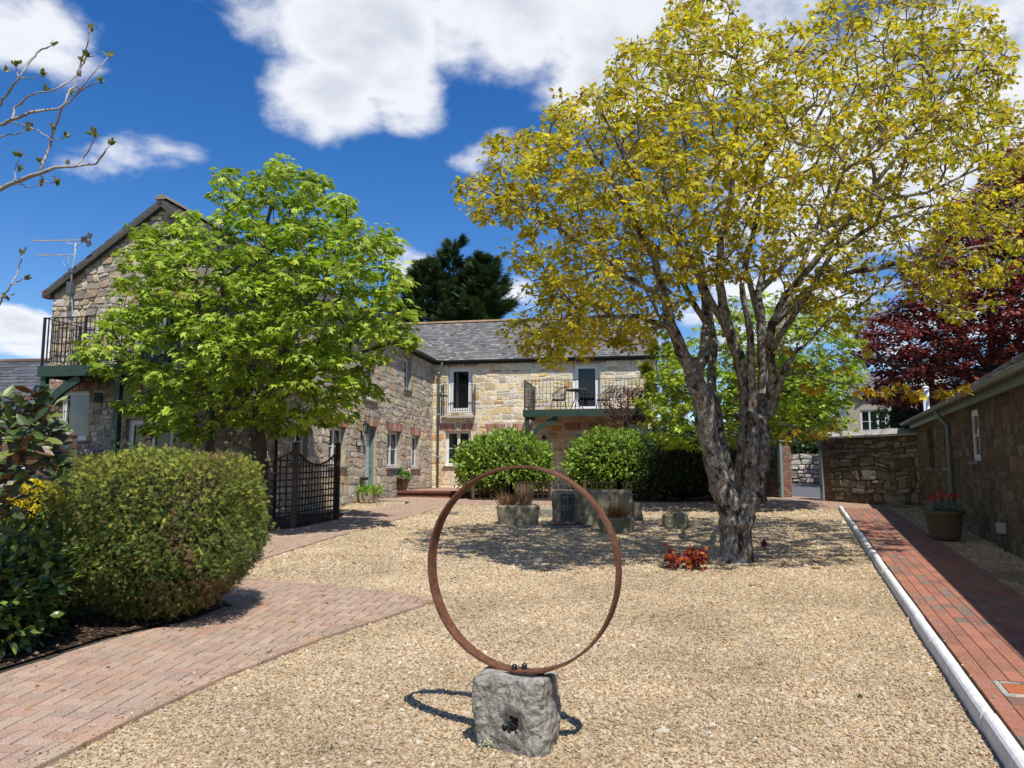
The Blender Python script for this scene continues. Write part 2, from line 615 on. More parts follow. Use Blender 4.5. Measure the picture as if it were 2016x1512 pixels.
sheet('gravel_court', [(-5.6, 2.0), (2.0, 2.0), kp(-1.9, .05), kp(16.4, .05), (8.2, 20.2), (4, 21.5), (-1.4, 23.0), (-4.5, 24.3), (-5.4, 18), (-5.6, 9)], .0, M['gravel'])
sheet('gravel_strip', [kp(-2.5, 1.1), kp(-2.5, 2.3), kp(3, 2.3), kp(16.3, 2.3), kp(16.3, 1.1)], .05, M['gravel'])
sheet('planting_bed', [(-3.3, 6.38), (-2.98, 6.95), (-2.85, 7.6), (-3.35, 8.3), (-4.1, 8.9), (-4.6, 9.9), (-9, 9.5), (-9, 2.4), (-4.0, 2.4), (-3.75, 4.4), (-3.55, 5.45)], .03, M['soil'])
sheet('planting_bed', [(-.9, 22.95), (1.5, 22.2), (4.2, 21.8), (6.4, 22.5), (8.2, 24.1), (8.5, 27.5), (2, 27), (-1.2, 24.9)], .035, M['soil'])
sheet('side_bed', [(-5.4, 10.4), (-5.35, 12.5), (-4.5, 14.9), (-4.05, 17), (-4.3, 18.4), (-5.3, 18), (-11.5, 17.8), (-13, 10.4)], .02, M['soil'])
sheet('road', [(9.0, 23.7), (9.9, 22.2), (26, 27), (30, 33.9), (6, 33.9), (7.5, 26)], .02, M['asphalt'])


def polyblock(poly, h, th, ch, jit=0.0):
    """one paving unit: outline in plan, chamfered top, following the slope"""
    cx = sum(p[0] for p in poly) / len(poly)
    cy = sum(p[1] for p in poly) / len(poly)
    rr = max(.02, min(math.hypot(p[0] - cx, p[1] - cy) for p in poly))
    k = 1 - ch / rr
    n = len(poly)
    tilt = (RND.uniform(-jit, jit), RND.uniform(-jit, jit), RND.uniform(-jit * .03, jit * .03))

    def zz(x, y):
        return SLOPE * y + h + (x - cx) * tilt[0] + (y - cy) * tilt[1] + tilt[2]
    V = [(x, y, zz(x, y) - th) for x, y in poly] + [(x, y, zz(x, y) - ch) for x, y in poly]
    V += [(cx + (x - cx) * k, cy + (y - cy) * k, zz(x, y)) for x, y in poly]
    Fc = [(i, (i + 1) % n, n + (i + 1) % n, n + i) for i in range(n)] + [(n + i, n + (i + 1) % n, 2 * n + (i + 1) % n, 2 * n + i) for i in range(n)]
    Fc.append(tuple(range(2 * n, 3 * n)))
    a = sum(poly[i][0] * poly[(i + 1) % n][1] - poly[(i + 1) % n][0] * poly[i][1] for i in range(n))
    if a < 0:
        Fc = [tuple(reversed(q)) for q in Fc]
    return V, Fc, (cx, cy), abs(a) / 2


def lay(units, name, parent, mat, limit=300, fieldname='joined_blocks', key=None):
    """units: (V,F,centre,colour); the nearest become parts, the rest one joined part"""
    units.sort(key=key or (lambda q: math.hypot(*q[2])))
    for V, Fc, c, colr in units[:limit]:
        mb = MB(colr)
        mb.add(V, Fc)
        mb.cobj(name, mat, parent)
    if len(units) > limit:
        mb = MB()
        for V, Fc, c, colr in units[limit:]:
            mb.add(V, Fc, colr)
        tag(mb.obj(fieldname, mat, parent), kind='stuff')


def clip_to(poly, outline):
    """cut a small convex piece to a (possibly concave) outline, edge by edge"""
    n = len(outline)
    area = sum(outline[i][0] * outline[(i + 1) % n][1] - outline[(i + 1) % n][0] * outline[i][1] for i in range(n))
    sgn = 1 if area > 0 else -1
    cx = sum(p[0] for p in poly) / len(poly)
    cy = sum(p[1] for p in poly) / len(poly)
    ins = inpoly([p[0] for p in poly], [p[1] for p in poly], outline)
    if ins.all():
        return poly
    if not ins.any() and not inpoly([cx], [cy], outline)[0]:
        return []
    for i in range(n):
        a, b = outline[i], outline[(i + 1) % n]
        L = math.hypot(b[0] - a[0], b[1] - a[1])
        ux, uy = (b[0] - a[0]) / L, (b[1] - a[1]) / L
        s = (cx - a[0]) * ux + (cy - a[1]) * uy
        dist = abs((cx - a[0]) * -uy + (cy - a[1]) * ux)
        if -0.02 < s < L + .02 and dist < .16:
            nx, ny = sgn * uy, -sgn * ux
            poly = clip_half(poly, nx, ny, nx * a[0] + ny * a[1])
            if len(poly) < 3:
                return []
    return poly


PINK = [(.385, .265, .19), (.41, .285, .205), (.37, .265, .195), (.415, .30, .22), (.365, .27, .20), (.39, .25, .175)]


def herringbone(outline, ang, pal, bl=.2, bw=.1, gap=.010, h=.03):
    ca, sa = math.cos(ang), math.sin(ang)
    xs = [p[0] for p in outline]
    ys = [p[1] for p in outline]
    cx, cy = (min(xs) + max(xs)) / 2, (min(ys) + max(ys)) / 2
    N = int(max(max(xs) - min(xs), max(ys) - min(ys)) / bw / 1.3) + 6
    out = []
    seen = set()
    for i in range(-N, N):
        for j in range(-N, N):
            k = (i - j) % 4
            if k == 0:
                r = (i, j, 2, 1)
            elif k == 2:
                r = (i, j - 0, 1, 2)
            else:
                continue
            # classic 90-degree herringbone on a unit grid: stretchers start where (i-j)%4==0, uprights where (i-j)%4==2
            x0, y0, wx, wy = r
            if wy == 2:
                y0 -= 1
            q = [(x0 * bw + gap / 2, y0 * bw + gap / 2), ((x0 + wx) * bw - gap / 2, y0 * bw + gap / 2),
                 ((x0 + wx) * bw - gap / 2, (y0 + wy) * bw - gap / 2), (x0 * bw + gap / 2, (y0 + wy) * bw - gap / 2)]
            q = [(cx + x * ca - y * sa, cy + x * sa + y * ca) for x, y in q]
            if max(p[0] for p in q) < min(xs) or min(p[0] for p in q) > max(xs) or max(p[1] for p in q) < min(ys) or min(p[1] for p in q) > max(ys):
                continue
            q = clip_to(q, outline)
            if len(q) < 3:
                continue
            V, Fc, c, a = polyblock(q, h, .05, .005, .008)
            if a < .0012:
                continue
            out.append((V, Fc, c, vary(RND.choice(pal), .09)))
    return out


def border(pts, wdt, pal, side, bl=.2, gap=.005, h=.032):
    """a course of blocks along a polyline, on its left (side=1) or right (-1)"""
    out = []
    acc = []
    for a, b in zip(pts[:-1], pts[1:]):
        a, b = np.array(a), np.array(b)
        L = np.linalg.norm(b - a)
        d = (b - a) / L
        nrm = np.array([-d[1], d[0]]) * side
        k = max(1, round(L / bl))
        for i in range(k):
            p, q = a + d * (L * i / k + gap / 2), a + d * (L * (i + 1) / k - gap / 2)
            poly = [tuple(p), tuple(q), tuple(q + nrm * (wdt - gap)), tuple(p + nrm * (wdt - gap))]
            V, Fc, c, ar = polyblock(poly, h, .06, .005, .01)
            out.append((V, Fc, c, vary(RND.choice(pal), .14)))
    return out


def inset_poly(poly, d):
    n = len(poly)
    area = sum(poly[i][0] * poly[(i + 1) % n][1] - poly[(i + 1) % n][0] * poly[i][1] for i in range(n))
    s = 1 if area > 0 else -1
    out = []
    for i in range(n):
        p0, p1, p2 = [np.array(poly[k % n]) for k in (i - 1, i, i + 1)]
        d1 = (p1 - p0) / np.linalg.norm(p1 - p0)
        d2 = (p2 - p1) / np.linalg.norm(p2 - p1)
        n1, n2 = s * np.array([-d1[1], d1[0]]), s * np.array([-d2[1], d2[0]])
        m = (n1 + n2)
        m = m / max(.35, (m @ m) / 2) if (m @ m) > .05 else n1
        q = p1 + m * d
        out.append((float(q[0]), float(q[1])))
    return out


M['joint'] = pbr('joint_sand', (.045, .037, .027), rough=.97, nscale=40, namt=.4, bump=.3, stain=(9, .58, .7, (.05, .065, .025)))
for nm, poly, ang, bd in (('paved_path', P1, R(-5), P1[0:9]), ('upper_paved_path', P2, R(-10), P2[1:8])):
    base = sheet(nm, poly, .012, M['joint'])
    u = herringbone(inset_poly(poly, .105), ang, PINK) + border(bd, .1, PINK, 1)
    lay(u, 'paving_block', base, M['paver'])
P3PAL = [(.39, .255, .175), (.36, .24, .17), (.41, .28, .20), (.34, .245, .185)]
base = sheet('cross_path', P3, .016, M['joint'])
u = [q for q in herringbone(P3, R(-12), P3PAL)]
lay(u, 'paving_block', base, M['paver'], key=lambda q: -q[2][0] if q[2][1] < 22 else 50 + q[2][1])

# ---- brick side path with its white kerb
REDS = [(.345, .15, .095), (.305, .135, .088), (.365, .165, .108), (.28, .135, .095), (.235, .13, .098), (.335, .155, .105), (.325, .145, .095), (.35, .155, .10), (.31, .15, .105), (.205, .155, .122)]
PW = 1.13
path = sheet('brick_path', [kp(-2.2, .06), kp(-2.2, PW + .03), kp(16.2, PW + .03), kp(16.2, .06)], .062, M['joint'])
u = []
BL, BW = .215, .1045
nr = int(round((PW - .1) / BW))
MH = (.95, 1.30)                                     # the drain cover interrupts the bricks here
for i in range(nr):
    v = -2.1 - (i % 2) * BL / 2 - RND.uniform(0, .03)
    while v < 16.1:
        u0, u1, v0, v1 = .1 + i * BW + .002, .1 + (i + 1) * BW - .002, v + .0025, v + BL - .0025
        v += BL
        if v0 < MH[1] and v1 > MH[0] and i > 0:
            if v0 < MH[0]:
                v1 = MH[0] - .003
            elif v1 > MH[1]:
                v0 = MH[1] + .003
            else:
                continue
            if v1 - v0 < .03:
                continue
        V, Fc, c, ar = polyblock([kp(v0, u0), kp(v0, u1), kp(v1, u1), kp(v1, u0)], .085, .05, .004, .008)
        cc = vary(RND.choice(REDS), .12)
        if RND.random() < .006:
            cc = (.52, .42, .36)
        u.append((V, Fc, c, cc))
lay(u, 'brick', path, M['pathbrick'], key=lambda q: abs(q[2][1] - 7.5))

kf = MB((.3, .3, .28))
q4 = [kp(-2.2, .004), kp(-2.2, .075), kp(16.2, .075), kp(16.2, .004)]
kf.add([(x, y, SLOPE * y + h) for h in (-.1, .03) for x, y in q4], [(3, 2, 1, 0), (4, 5, 6, 7), (0, 1, 5, 4), (1, 2, 6, 5), (2, 3, 7, 6), (3, 0, 4, 7)])
kerb = kf.obj('kerb', M['lead'])
kerb['kind'] = 'structure'
prof = [(-.008, -.06), (-.004, .07), (.002, .090), (.014, .103), (.028, .108), (.050, .108), (.066, .102), (.078, .085), (.08, -.06)]
v = -2.2
while v < 16.1:
    L = RND.uniform(.86, .94)
    du, dz = RND.uniform(-.009, .009), RND.uniform(-.006, .006)
    kb = MB((.66, .66, .64))
    V = []
    for vv in (v + .005, v + L - .005):
        for (pu, pz) in prof:
            x, y = kp(vv, pu + du)
            V.append((x, y, SLOPE * y + pz + dz))
    n = len(prof)
    kb.add(V, [(i, i + 1, n + i + 1, n + i) for i in range(n - 1)] + [tuple(range(n - 1, -1, -1)), tuple(range(n, 2 * n))])
    kb.cobj('kerb_stone', M['kerbwhite'], kerb)
    v += L

# drain cover: a brick tray in a pale concrete surround
dcx, dcy = kp(1.12, .62)
dc = thing('drain_cover', 'orange clay drain cover with two key holes in a pale concrete surround', 'drain cover', (dcx, dcy, SLOPE * dcy + .0615), -KA)
ml = Matrix.Rotation(math.atan(SLOPE * math.cos(KA)), 4, 'X')
fr = MB((.42, .40, .35))
fr.cbox(-.41, .55, -.165, -.105, 0, .027, .004, M=ml).cbox(-.41, -.375, -.1, .165, 0, .025, .004, M=ml).cbox(-.37, .55, .135, .165, 0, .025, .004, M=ml)
fr.obj('surround', M['granite'], dc)
MB((.40, .125, .05)).cbox(-.37, .55, -.10, .13, 0, .022, .004, M=ml).obj('clay_slab', M['pathbrick'], dc)
for kx in (-.12, .18):
    k = MB((.03, .02, .015))
    k.tube([ml @ Vector((kx + .05 * math.cos(a), -.02 + .022 * math.sin(a), .0235)) for a in np.linspace(0, 2 * math.pi, 15)], .0045, 5)
    k.box(kx - .006, kx + .012, -.028, -.012, .0222, .0245, M=ml)
    k.obj('key_hole', M['iron'], dc)

# ---- loose gravel: real stones over the bed
NG = np.random.default_rng(5)


def scatter(n_per, x0, x1, y0, y1, size):
    n = int((x1 - x0) * (y1 - y0) * n_per)
    X, Y = NG.uniform(x0, x1, n), NG.uniform(y0, y1, n)
    left = 1008 + F * X / Y
    ok = (left > -40) & (left < 2056) & ~inpoly(X, Y, P1) & ~inpoly(X, Y, P2) & ~inpoly(X, Y, P3)
    uu = (X - K0[0]) * KN[0] + (Y - K0[1]) * KN[1]
    ok &= ((uu < -.02) | ((uu > PW + .05) & (uu < 2.2)))
    bed = inpoly(X, Y, [(-3.3, 6.38), (-2.98, 6.95), (-2.85, 7.6), (-3.35, 8.3), (-4.1, 8.9), (-4.6, 9.9), (-9, 9.5), (-9, 2.4), (-4.0, 2.4), (-3.75, 4.4), (-3.55, 5.45)])
    ok &= ~bed & ~((X < -3.6) & (Y < 14.5)) & (X > -5.2) & ~((uu < 0) & (X < -3.9) & (Y < 18.4))
    X, Y, uu = X[ok], Y[ok], uu[ok]
    Z = SLOPE * Y + np.where(uu > 0, .05, 0) + NG.uniform(-.003, .006, len(X))
    S_ = size * NG.lognormal(0, .34, len(X))
    return X, Y, Z, S_


parts_ = [scatter(6500, -3.2, 3.4, 2.9, 6.2, .0082), scatter(4600, -3.8, 5.6, 6.2, 9.5, .0098), scatter(2300, -3.8, 8.5, 9.5, 14, .0128), scatter(800, -4.4, 10.6, 14, 22.3, .020)]
# a little of it strewn over the edges of the paving and the side path
edge = np.array(P1[0:9])
for a, b in zip(edge[:-1], edge[1:]):
    n = int(np.linalg.norm(b - a) * 75)
    u_ = NG.uniform(0, 1, (n, 1))
    q = a + (b - a) * u_
    d_ = (b - a) / np.linalg.norm(b - a)
    q = q + np.array([-d_[1], d_[0]]) * (NG.exponential(.07, (n, 1)) + .005)
    parts_.append((q[:, 0], q[:, 1], SLOPE * q[:, 1] + .036, NG.uniform(.004, .009, n)))
q = np.array([kp(NG.uniform(-1, 15), .09 + NG.exponential(.08)) for _ in range(260)])
parts_.append((q[:, 0], q[:, 1], SLOPE * q[:, 1] + .088, NG.uniform(.004, .009, len(q))))
X, Y, Z, S_ = [np.concatenate([p[i] for p in parts_]) for i in range(4)]
npt = len(X)
gm = bpy.data.meshes.new('gravel_stones')
gm.vertices.add(npt)
gm.vertices.foreach_set('co', np.stack([X, Y, Z], 1).astype(np.float32).ravel())
a1 = gm.attributes.new('scl', 'FLOAT_VECTOR', 'POINT')
a1.data.foreach_set('vector', (np.stack([S_ * NG.uniform(.9, 1.5, npt), S_ * NG.uniform(.7, 1.1, npt), S_ * NG.uniform(.45, .75, npt)], 1)).astype(np.float32).ravel())
a2 = gm.attributes.new('rot', 'FLOAT_VECTOR', 'POINT')
a2.data.foreach_set('vector', np.stack([NG.normal(0, .35, npt), NG.normal(0, .35, npt), NG.uniform(0, 6.28, npt)], 1).astype(np.float32).ravel())
go = link('gravel_stones', gm, M['pebble'])
tag(go, 'loose cream and tan gravel covering the courtyard', 'gravel', kind='stuff')
ngp = bpy.data.node_groups.new('gravel_nodes', 'GeometryNodeTree')
ngp.interface.new_socket(name='Geometry', in_out='INPUT', socket_type='NodeSocketGeometry')
ngp.interface.new_socket(name='Geometry', in_out='OUTPUT', socket_type='NodeSocketGeometry')
gi, gout = ngp.nodes.new('NodeGroupInput'), ngp.nodes.new('NodeGroupOutput')
m2p = ngp.nodes.new('GeometryNodeMeshToPoints')
ico = ngp.nodes.new('GeometryNodeMeshIcoSphere')
ico.inputs['Subdivisions'].default_value = 1
ico.inputs['Radius'].default_value = 1.0
sm = ngp.nodes.new('GeometryNodeSetMaterial')
sm.inputs['Material'].default_value = M['pebble']
iop = ngp.nodes.new('GeometryNodeInstanceOnPoints')
na1 = ngp.nodes.new('GeometryNodeInputNamedAttribute')
na1.data_type = 'FLOAT_VECTOR'
na1.inputs['Name'].default_value = 'scl'
na2 = ngp.nodes.new('GeometryNodeInputNamedAttribute')
na2.data_type = 'FLOAT_VECTOR'
na2.inputs['Name'].default_value = 'rot'
e2r = ngp.nodes.new('FunctionNodeEulerToRotation')
L_ = ngp.links.new
L_(gi.outputs[0], m2p.inputs['Mesh'])
L_(m2p.outputs[0], iop.inputs['Points'])
L_(ico.outputs['Mesh'], sm.inputs['Geometry'])
L_(sm.outputs[0], iop.inputs['Instance'])
L_(na1.outputs[0], iop.inputs['Scale'])
L_(na2.outputs[0], e2r.inputs[0])
L_(e2r.outputs[0], iop.inputs['Rotation'])
L_(iop.outputs[0], gout.inputs[0])
md = go.modifiers.new('gravel', 'NODES')
md.node_group = ngp

# ================================================================ buildings
class Frame:
    """a wall face in its building's own axes: u along, z up, n out of the wall"""
    def __init__(s, o, ud, nd):
        s.o, s.u, s.n = Vector(o), Vector(ud), Vector(nd)

    def p(s, u, z, n=0.0):
        q = s.o + s.u * u + s.n * n
        return Vector((q.x, q.y, s.o.z + z))

    def box(s, mb, u0, u1, z0, z1, n0, n1, col=None):
        V = [s.p(u, z, n) for z in (z0, z1) for n in (n0, n1) for u in (u0, u1)]
        Fc = [(0, 2, 3, 1), (4, 5, 7, 6), (0, 1, 5, 4), (2, 6, 7, 3), (0, 4, 6, 2), (1, 3, 7, 5)]
        # keep faces outward whichever way u, z, n turn
        if s.u.cross(s.n).z < 0:
            Fc = [tuple(reversed(q)) for q in Fc]
        return mb.add(V, Fc, col)

    def quad(s, mb, pts, col=None):
        return mb.add([s.p(*q) for q in pts], [tuple(range(len(pts)))], col)


def wall_back(fr, mb, u0, u1, z0, z1, ops, depth=.3, col=(.4, .35, .28), tops=None):
    """mortar face with real openings and reveals; tops(u) gives a gable"""
    us = sorted({u0, u1, *[o[0] for o in ops], *[o[1] for o in ops]})
    zs = sorted({z0, z1, *[o[2] for o in ops], *[o[3] for o in ops]})
    for a, b in zip(us[:-1], us[1:]):
        for c, d in zip(zs[:-1], zs[1:]):
            mu, mz = (a + b) / 2, (c + d) / 2
            if any(o[0] < mu < o[1] and o[2] < mz < o[3] for o in ops):
                continue
            fr.quad(mb, [(a, c), (b, c), (b, d), (a, d)], col)
    for (a, b, c, d) in ops:
        fr.quad(mb, [(a, c, 0), (a, d, 0), (a, d, -depth), (a, c, -depth)], col)
        fr.quad(mb, [(b, c, 0), (b, c, -depth), (b, d, -depth), (b, d, 0)], col)
        fr.quad(mb, [(a, d, 0), (b, d, 0), (b, d, -depth), (a, d, -depth)], col)
        fr.quad(mb, [(a, c, 0), (a, c, -depth), (b, c, -depth), (b, c, 0)], col)


def subtract(rects, hole):
    a0, a1, b0, b1 = hole
    out = []
    for (u0, u1, z0, z1) in rects:
        if u1 <= a0 or u0 >= a1 or z1 <= b0 or z0 >= b1:
            out.append((u0, u1, z0, z1))
            continue
        if u0 < a0:
            out.append((u0, a0, z0, z1))
        if u1 > a1:
            out.append((a1, u1, z0, z1))
        m0, m1 = max(u0, a0), min(u1, a1)
        if z0 < b0:
            out.append((m0, m1, z0, b0))
        if z1 > b1:
            out.append((m0, m1, b1, z1))
    return out


def stone_piece(fr, poly, proud, rnd, embed=.03):
    """one rubble stone from a convex outline on a wall face: knobbly face, worn rim"""
    n = len(poly)
    cu = sum(p[0] for p in poly) / n
    cz = sum(p[1] for p in poly) / n
    k = rnd.uniform(.87, .95)
    V = [fr.p(u, z, -embed) for u, z in poly] + [fr.p(cu + (u - cu) * .985, cz + (z - cz) * .99, proud * .55) for u, z in poly]
    V += [fr.p(cu + (u - cu) * k, cz + (z - cz) * k, proud * rnd.uniform(.75, 1.15)) for u, z in poly]
    V.append(fr.p(cu + rnd.uniform(-.02, .02), cz + rnd.uniform(-.02, .02), proud * rnd.uniform(.85, 1.35)))
    Fc = []
    for i in range(n):
        j = (i + 1) % n
        Fc += [(i, j, n + j, n + i), (n + i, n + j, 2 * n + j, 2 * n + i), (2 * n + i, 2 * n + j, 3 * n)]
    if fr.u.cross(fr.n).z > 0:
        Fc = [tuple(reversed(q)) for q in Fc]
    return V, Fc, (cu, cz)


def rubble(fr, parent, u0, u1, z0, z1, ops, pal, seed, hr=(.12, .27), wr=(.16, .46), gap=.016, proud=(.012, .04), planes=(), limit=300,
           mat=None, name='stone', quoin=None, pref=None, warp=1.0, split=.22):
    rnd = random.Random(seed)
    rects = []
    z = z0
    while z < z1 - .03:
        h = rnd.uniform(*hr)
        if z + h > z1 - .06:
            h = z1 - z
        u = u0 - rnd.uniform(0, .15)
        while u < u1:
            wd = rnd.uniform(*wr) * (0.75 + h / hr[1] * .45)
            a, b = max(u, u0), min(u + wd, u1)
            if u1 - b < .08:
                b = u1
            if b - a > .03:
                if rnd.random() < split and h > .15:
                    m = z + h * rnd.uniform(.38, .62)
                    rects += [(a, b, z, m), (a, b, m, z + h)]
                elif rnd.random() < .12 and b - a > .25 and h > .14:
                    m = a + (b - a) * rnd.uniform(.6, .75)
                    m2 = z + h * rnd.uniform(.4, .6)
                    rects += [(a, m, z, z + h), (m, b, z, m2), (m, b, m2, z + h)]
                else:
                    rects.append((a, b, z, z + h))
            u = b if b < u1 else u1 + 1
        z += h
    for o in ops:
        rects = subtract(rects, o)
    off = seed * 3.7

    def wp(u, zz):
        e = min([1.0] + [max(abs(u - u0), 0) / .25, abs(u1 - u) / .25] + [max(max(o[0] - u, u - o[1], o[2] - zz, zz - o[3], 0) / .3, 0) for o in ops])
        a = mnoise.noise(Vector((u * 1.7 + off, zz * 1.7, 1.3)))
        b = mnoise.noise(Vector((u * 1.7 + off, zz * 1.7, 8.3)))
        c = mnoise.noise(Vector((u * 5 + off, zz * 5, 4.3)))
        return (u + (a * .10 + c * .035) * e * warp, zz + (b * .09 - c * .03) * e * warp)
    units = []
    for (a, b, c, d) in rects:
        wd, h = b - a, d - c
        if wd < .05 or h < .04:
            continue
        g = gap * rnd.uniform(.3, .9)
        a, b, c, d = a + g, b - g, c + g, d - g
        if b - a < .03 or d - c < .03:
            continue
        cr = [rnd.uniform(.05, .30) * min(b - a, d - c) for _ in range(4)]
        poly = [(a + cr[0], c), (b - cr[1], c), (b, c + cr[1]), (b, d - cr[2]), (b - cr[2], d), (a + cr[3], d), (a, d - cr[3]), (a, c + cr[0])]
        poly = [wp(u + rnd.uniform(-.012, .012), zz + rnd.uniform(-.01, .01)) for u, zz in poly]
        for (nx, ny, cc) in planes:
            poly = clip_half(poly, nx, ny, cc)
            if len(poly) < 3:
                break
        if len(poly) < 3:
            continue
        V, Fc, ctr = stone_piece(fr, poly, rnd.uniform(*proud), rnd)
        units.append((V, Fc, ctr, vary(rnd.choice(pal(ctr) if callable(pal) else pal), .2, rnd), wd * h))
    units.sort(key=pref or (lambda q: -q[4]))
    mat = mat or M['stone']
    for V, Fc, c, colr, a in units[:limit]:
        mb = MB(colr)
        mb.add(V, Fc)
        mb.cobj(name, mat, parent)
    if len(units) > limit:
        mb = MB()
        for V, Fc, c, colr, a in units[limit:]:
            mb.add(V, Fc, colr)
        tag(mb.obj('joined_stones', mat, parent), kind='stuff')
    return units


BRK = [(.42, .205, .135), (.37, .175, .115), (.46, .24, .165), (.33, .16, .11), (.44, .25, .18)]


def lintel(house, fr, u0, u1, z0, h=.24, over=.16, key=True, rnd=RND):
    """flat brick arch with a pale keystone over an opening"""
    mb = MB()
    a, b = u0 - over, u1 + over
    n = int((b - a) / .078)
    w_ = (b - a) / n
    kmid = (u0 + u1) / 2
    lean = .10
    for i in range(n):
        p0, p1 = a + i * w_ + .009, a + (i + 1) * w_ - .009
        c = (p0 + p1) / 2
        if key and abs(c - kmid) < .085:
            continue
        k0, k1 = lean * (p0 - kmid) / (b - a) * 1.4, lean * (p1 - kmid) / (b - a) * 1.4
        pr = rnd.uniform(.012, .022)
        V = [fr.p(p0, z0, -.05), fr.p(p1, z0, -.05), fr.p(p1 + k1, z0 + h, -.05), fr.p(p0 + k0, z0 + h, -.05),
             fr.p(p0, z0, pr), fr.p(p1, z0, pr), fr.p(p1 + k1, z0 + h, pr), fr.p(p0 + k0, z0 + h, pr)]
        Fc = [(0, 1, 5, 4), (1, 2, 6, 5), (2, 3, 7, 6), (3, 0, 4, 7), (4, 5, 6, 7)]
        if fr.u.cross(fr.n).z > 0:
            Fc = [tuple(reversed(q)) for q in Fc]
        mb.add(V, Fc, vary(rnd.choice(BRK), .22, rnd))
    lo = mb.obj('lintel', M['brick'], house)
    lo['kind'] = 'stuff'
    if key:
        kb = MB((.46, .40, .32))
        V = [fr.p(kmid + s * wd, z, n_) for n_ in (-.05, .03) for s, z, wd in ((-1, z0, .062), (1, z0, .062), (1, z0 + h + .02, .082), (-1, z0 + h + .02, .082))]
        Fc = [(0, 1, 5, 4), (1, 2, 6, 5), (2, 3, 7, 6), (3, 0, 4, 7), (4, 5, 6, 7)]
        if fr.u.cross(fr.n).z > 0:
            Fc = [tuple(reversed(q)) for q in Fc]
        kb.add(V, Fc)
        kb.cobj('keystone', M['stone'], lo)


def window(house, fr, u0, u1, z0, z1, cols=2, rows=2, back=.14, frame=.055, sash=.05, sill=True, curtain=None, name='window', mat=None, bar=True, blind=False, sillmat='slate'):
    mat = mat or M['upvc']
    f = MB((.8, .8, .78))
    n0, n1 = -back - .06, -back
    fr.box(f, u0, u0 + frame, z0, z1, n0, n1)
    fr.box(f, u1 - frame, u1, z0, z1, n0, n1)
    fr.box(f, u0 + frame, u1 - frame, z0, z0 + frame, n0, n1)
    fr.box(f, u0 + frame, u1 - frame, z1 - frame, z1, n0, n1)
    iu0, iu1, iz0, iz1 = u0 + frame, u1 - frame, z0 + frame, z1 - frame
    cw = (iu1 - iu0) / cols
    win = f.obj(name, mat, house)
    for c in range(cols):
        a, b = iu0 + c * cw + .004, iu0 + (c + 1) * cw - .004
        s_ = MB((.8, .8, .78))
        m0, m1 = -back - .05, -back + .012
        fr.box(s_, a, a + sash, iz0 + .004, iz1 - .004, m0, m1)
        fr.box(s_, b - sash, b, iz0 + .004, iz1 - .004, m0, m1)
        fr.box(s_, a + sash, b - sash, iz0 + .004, iz0 + sash, m0, m1)
        fr.box(s_, a + sash, b - sash, iz1 - sash, iz1 - .004, m0, m1)
        s_.obj('sash', mat, win)
        pz = np.linspace(iz0 + sash, iz1 - sash, rows + 1)
        for r_ in range(rows):
            g = MB()
            fr.box(g, a + sash - .004, b - sash + .004, pz[r_] + .002, pz[r_ + 1] - .002, -back - .025, -back - .019)
            g.cobj('pane', M['glass'], win)
            if r_:
                gb = MB((.8, .8, .78))
                fr.box(gb, a + sash, b - sash, pz[r_] - .011, pz[r_] + .011, -back - .034, -back + .004)
                gb.cobj('glazing_bar', mat, win)
    if sill:
        s_ = MB((.17, .17, .165))
        fr.box(s_, u0 - .08, u1 + .08, z0 - .055, z0 - .003, -back - .05, .075, (.19, .18, .165))
        s_.obj('sill', M['slate'], win)
    if curtain:
        for (ca, cb) in curtain:
            a, b = u0 + (u1 - u0) * ca, u0 + (u1 - u0) * cb
            n = 40
            V = []
            for i in range(n + 1):
                uu = a + (b - a) * i / n
                nn = -back - .16 + .028 * math.sin(i * 1.35) + .012 * math.sin(i * 3.1)
                V += [fr.p(uu, z0 - .02, nn), fr.p(uu, z1 + .02, nn * 1.0)]
            c_ = MB((.72, .7, .66))
            c_.add(V, [(2 * i, 2 * i + 2, 2 * i + 3, 2 * i + 1) for i in range(n)])
            c_.obj('curtain', M['cloth'], win, smooth=True)
    if blind:
        b_ = MB((.26, .28, .24))
        zz = z0 + .05
        while zz < z1 - .03:
            fr.quad(b_, [(u0 + .05, zz, -back - .10), (u1 - .05, zz, -back - .10), (u1 - .05, zz + .036, -back - .115), (u0 + .05, zz + .036, -back - .115)])
            zz += .034
        b_.obj('blind', M['plain'], win)
    return win


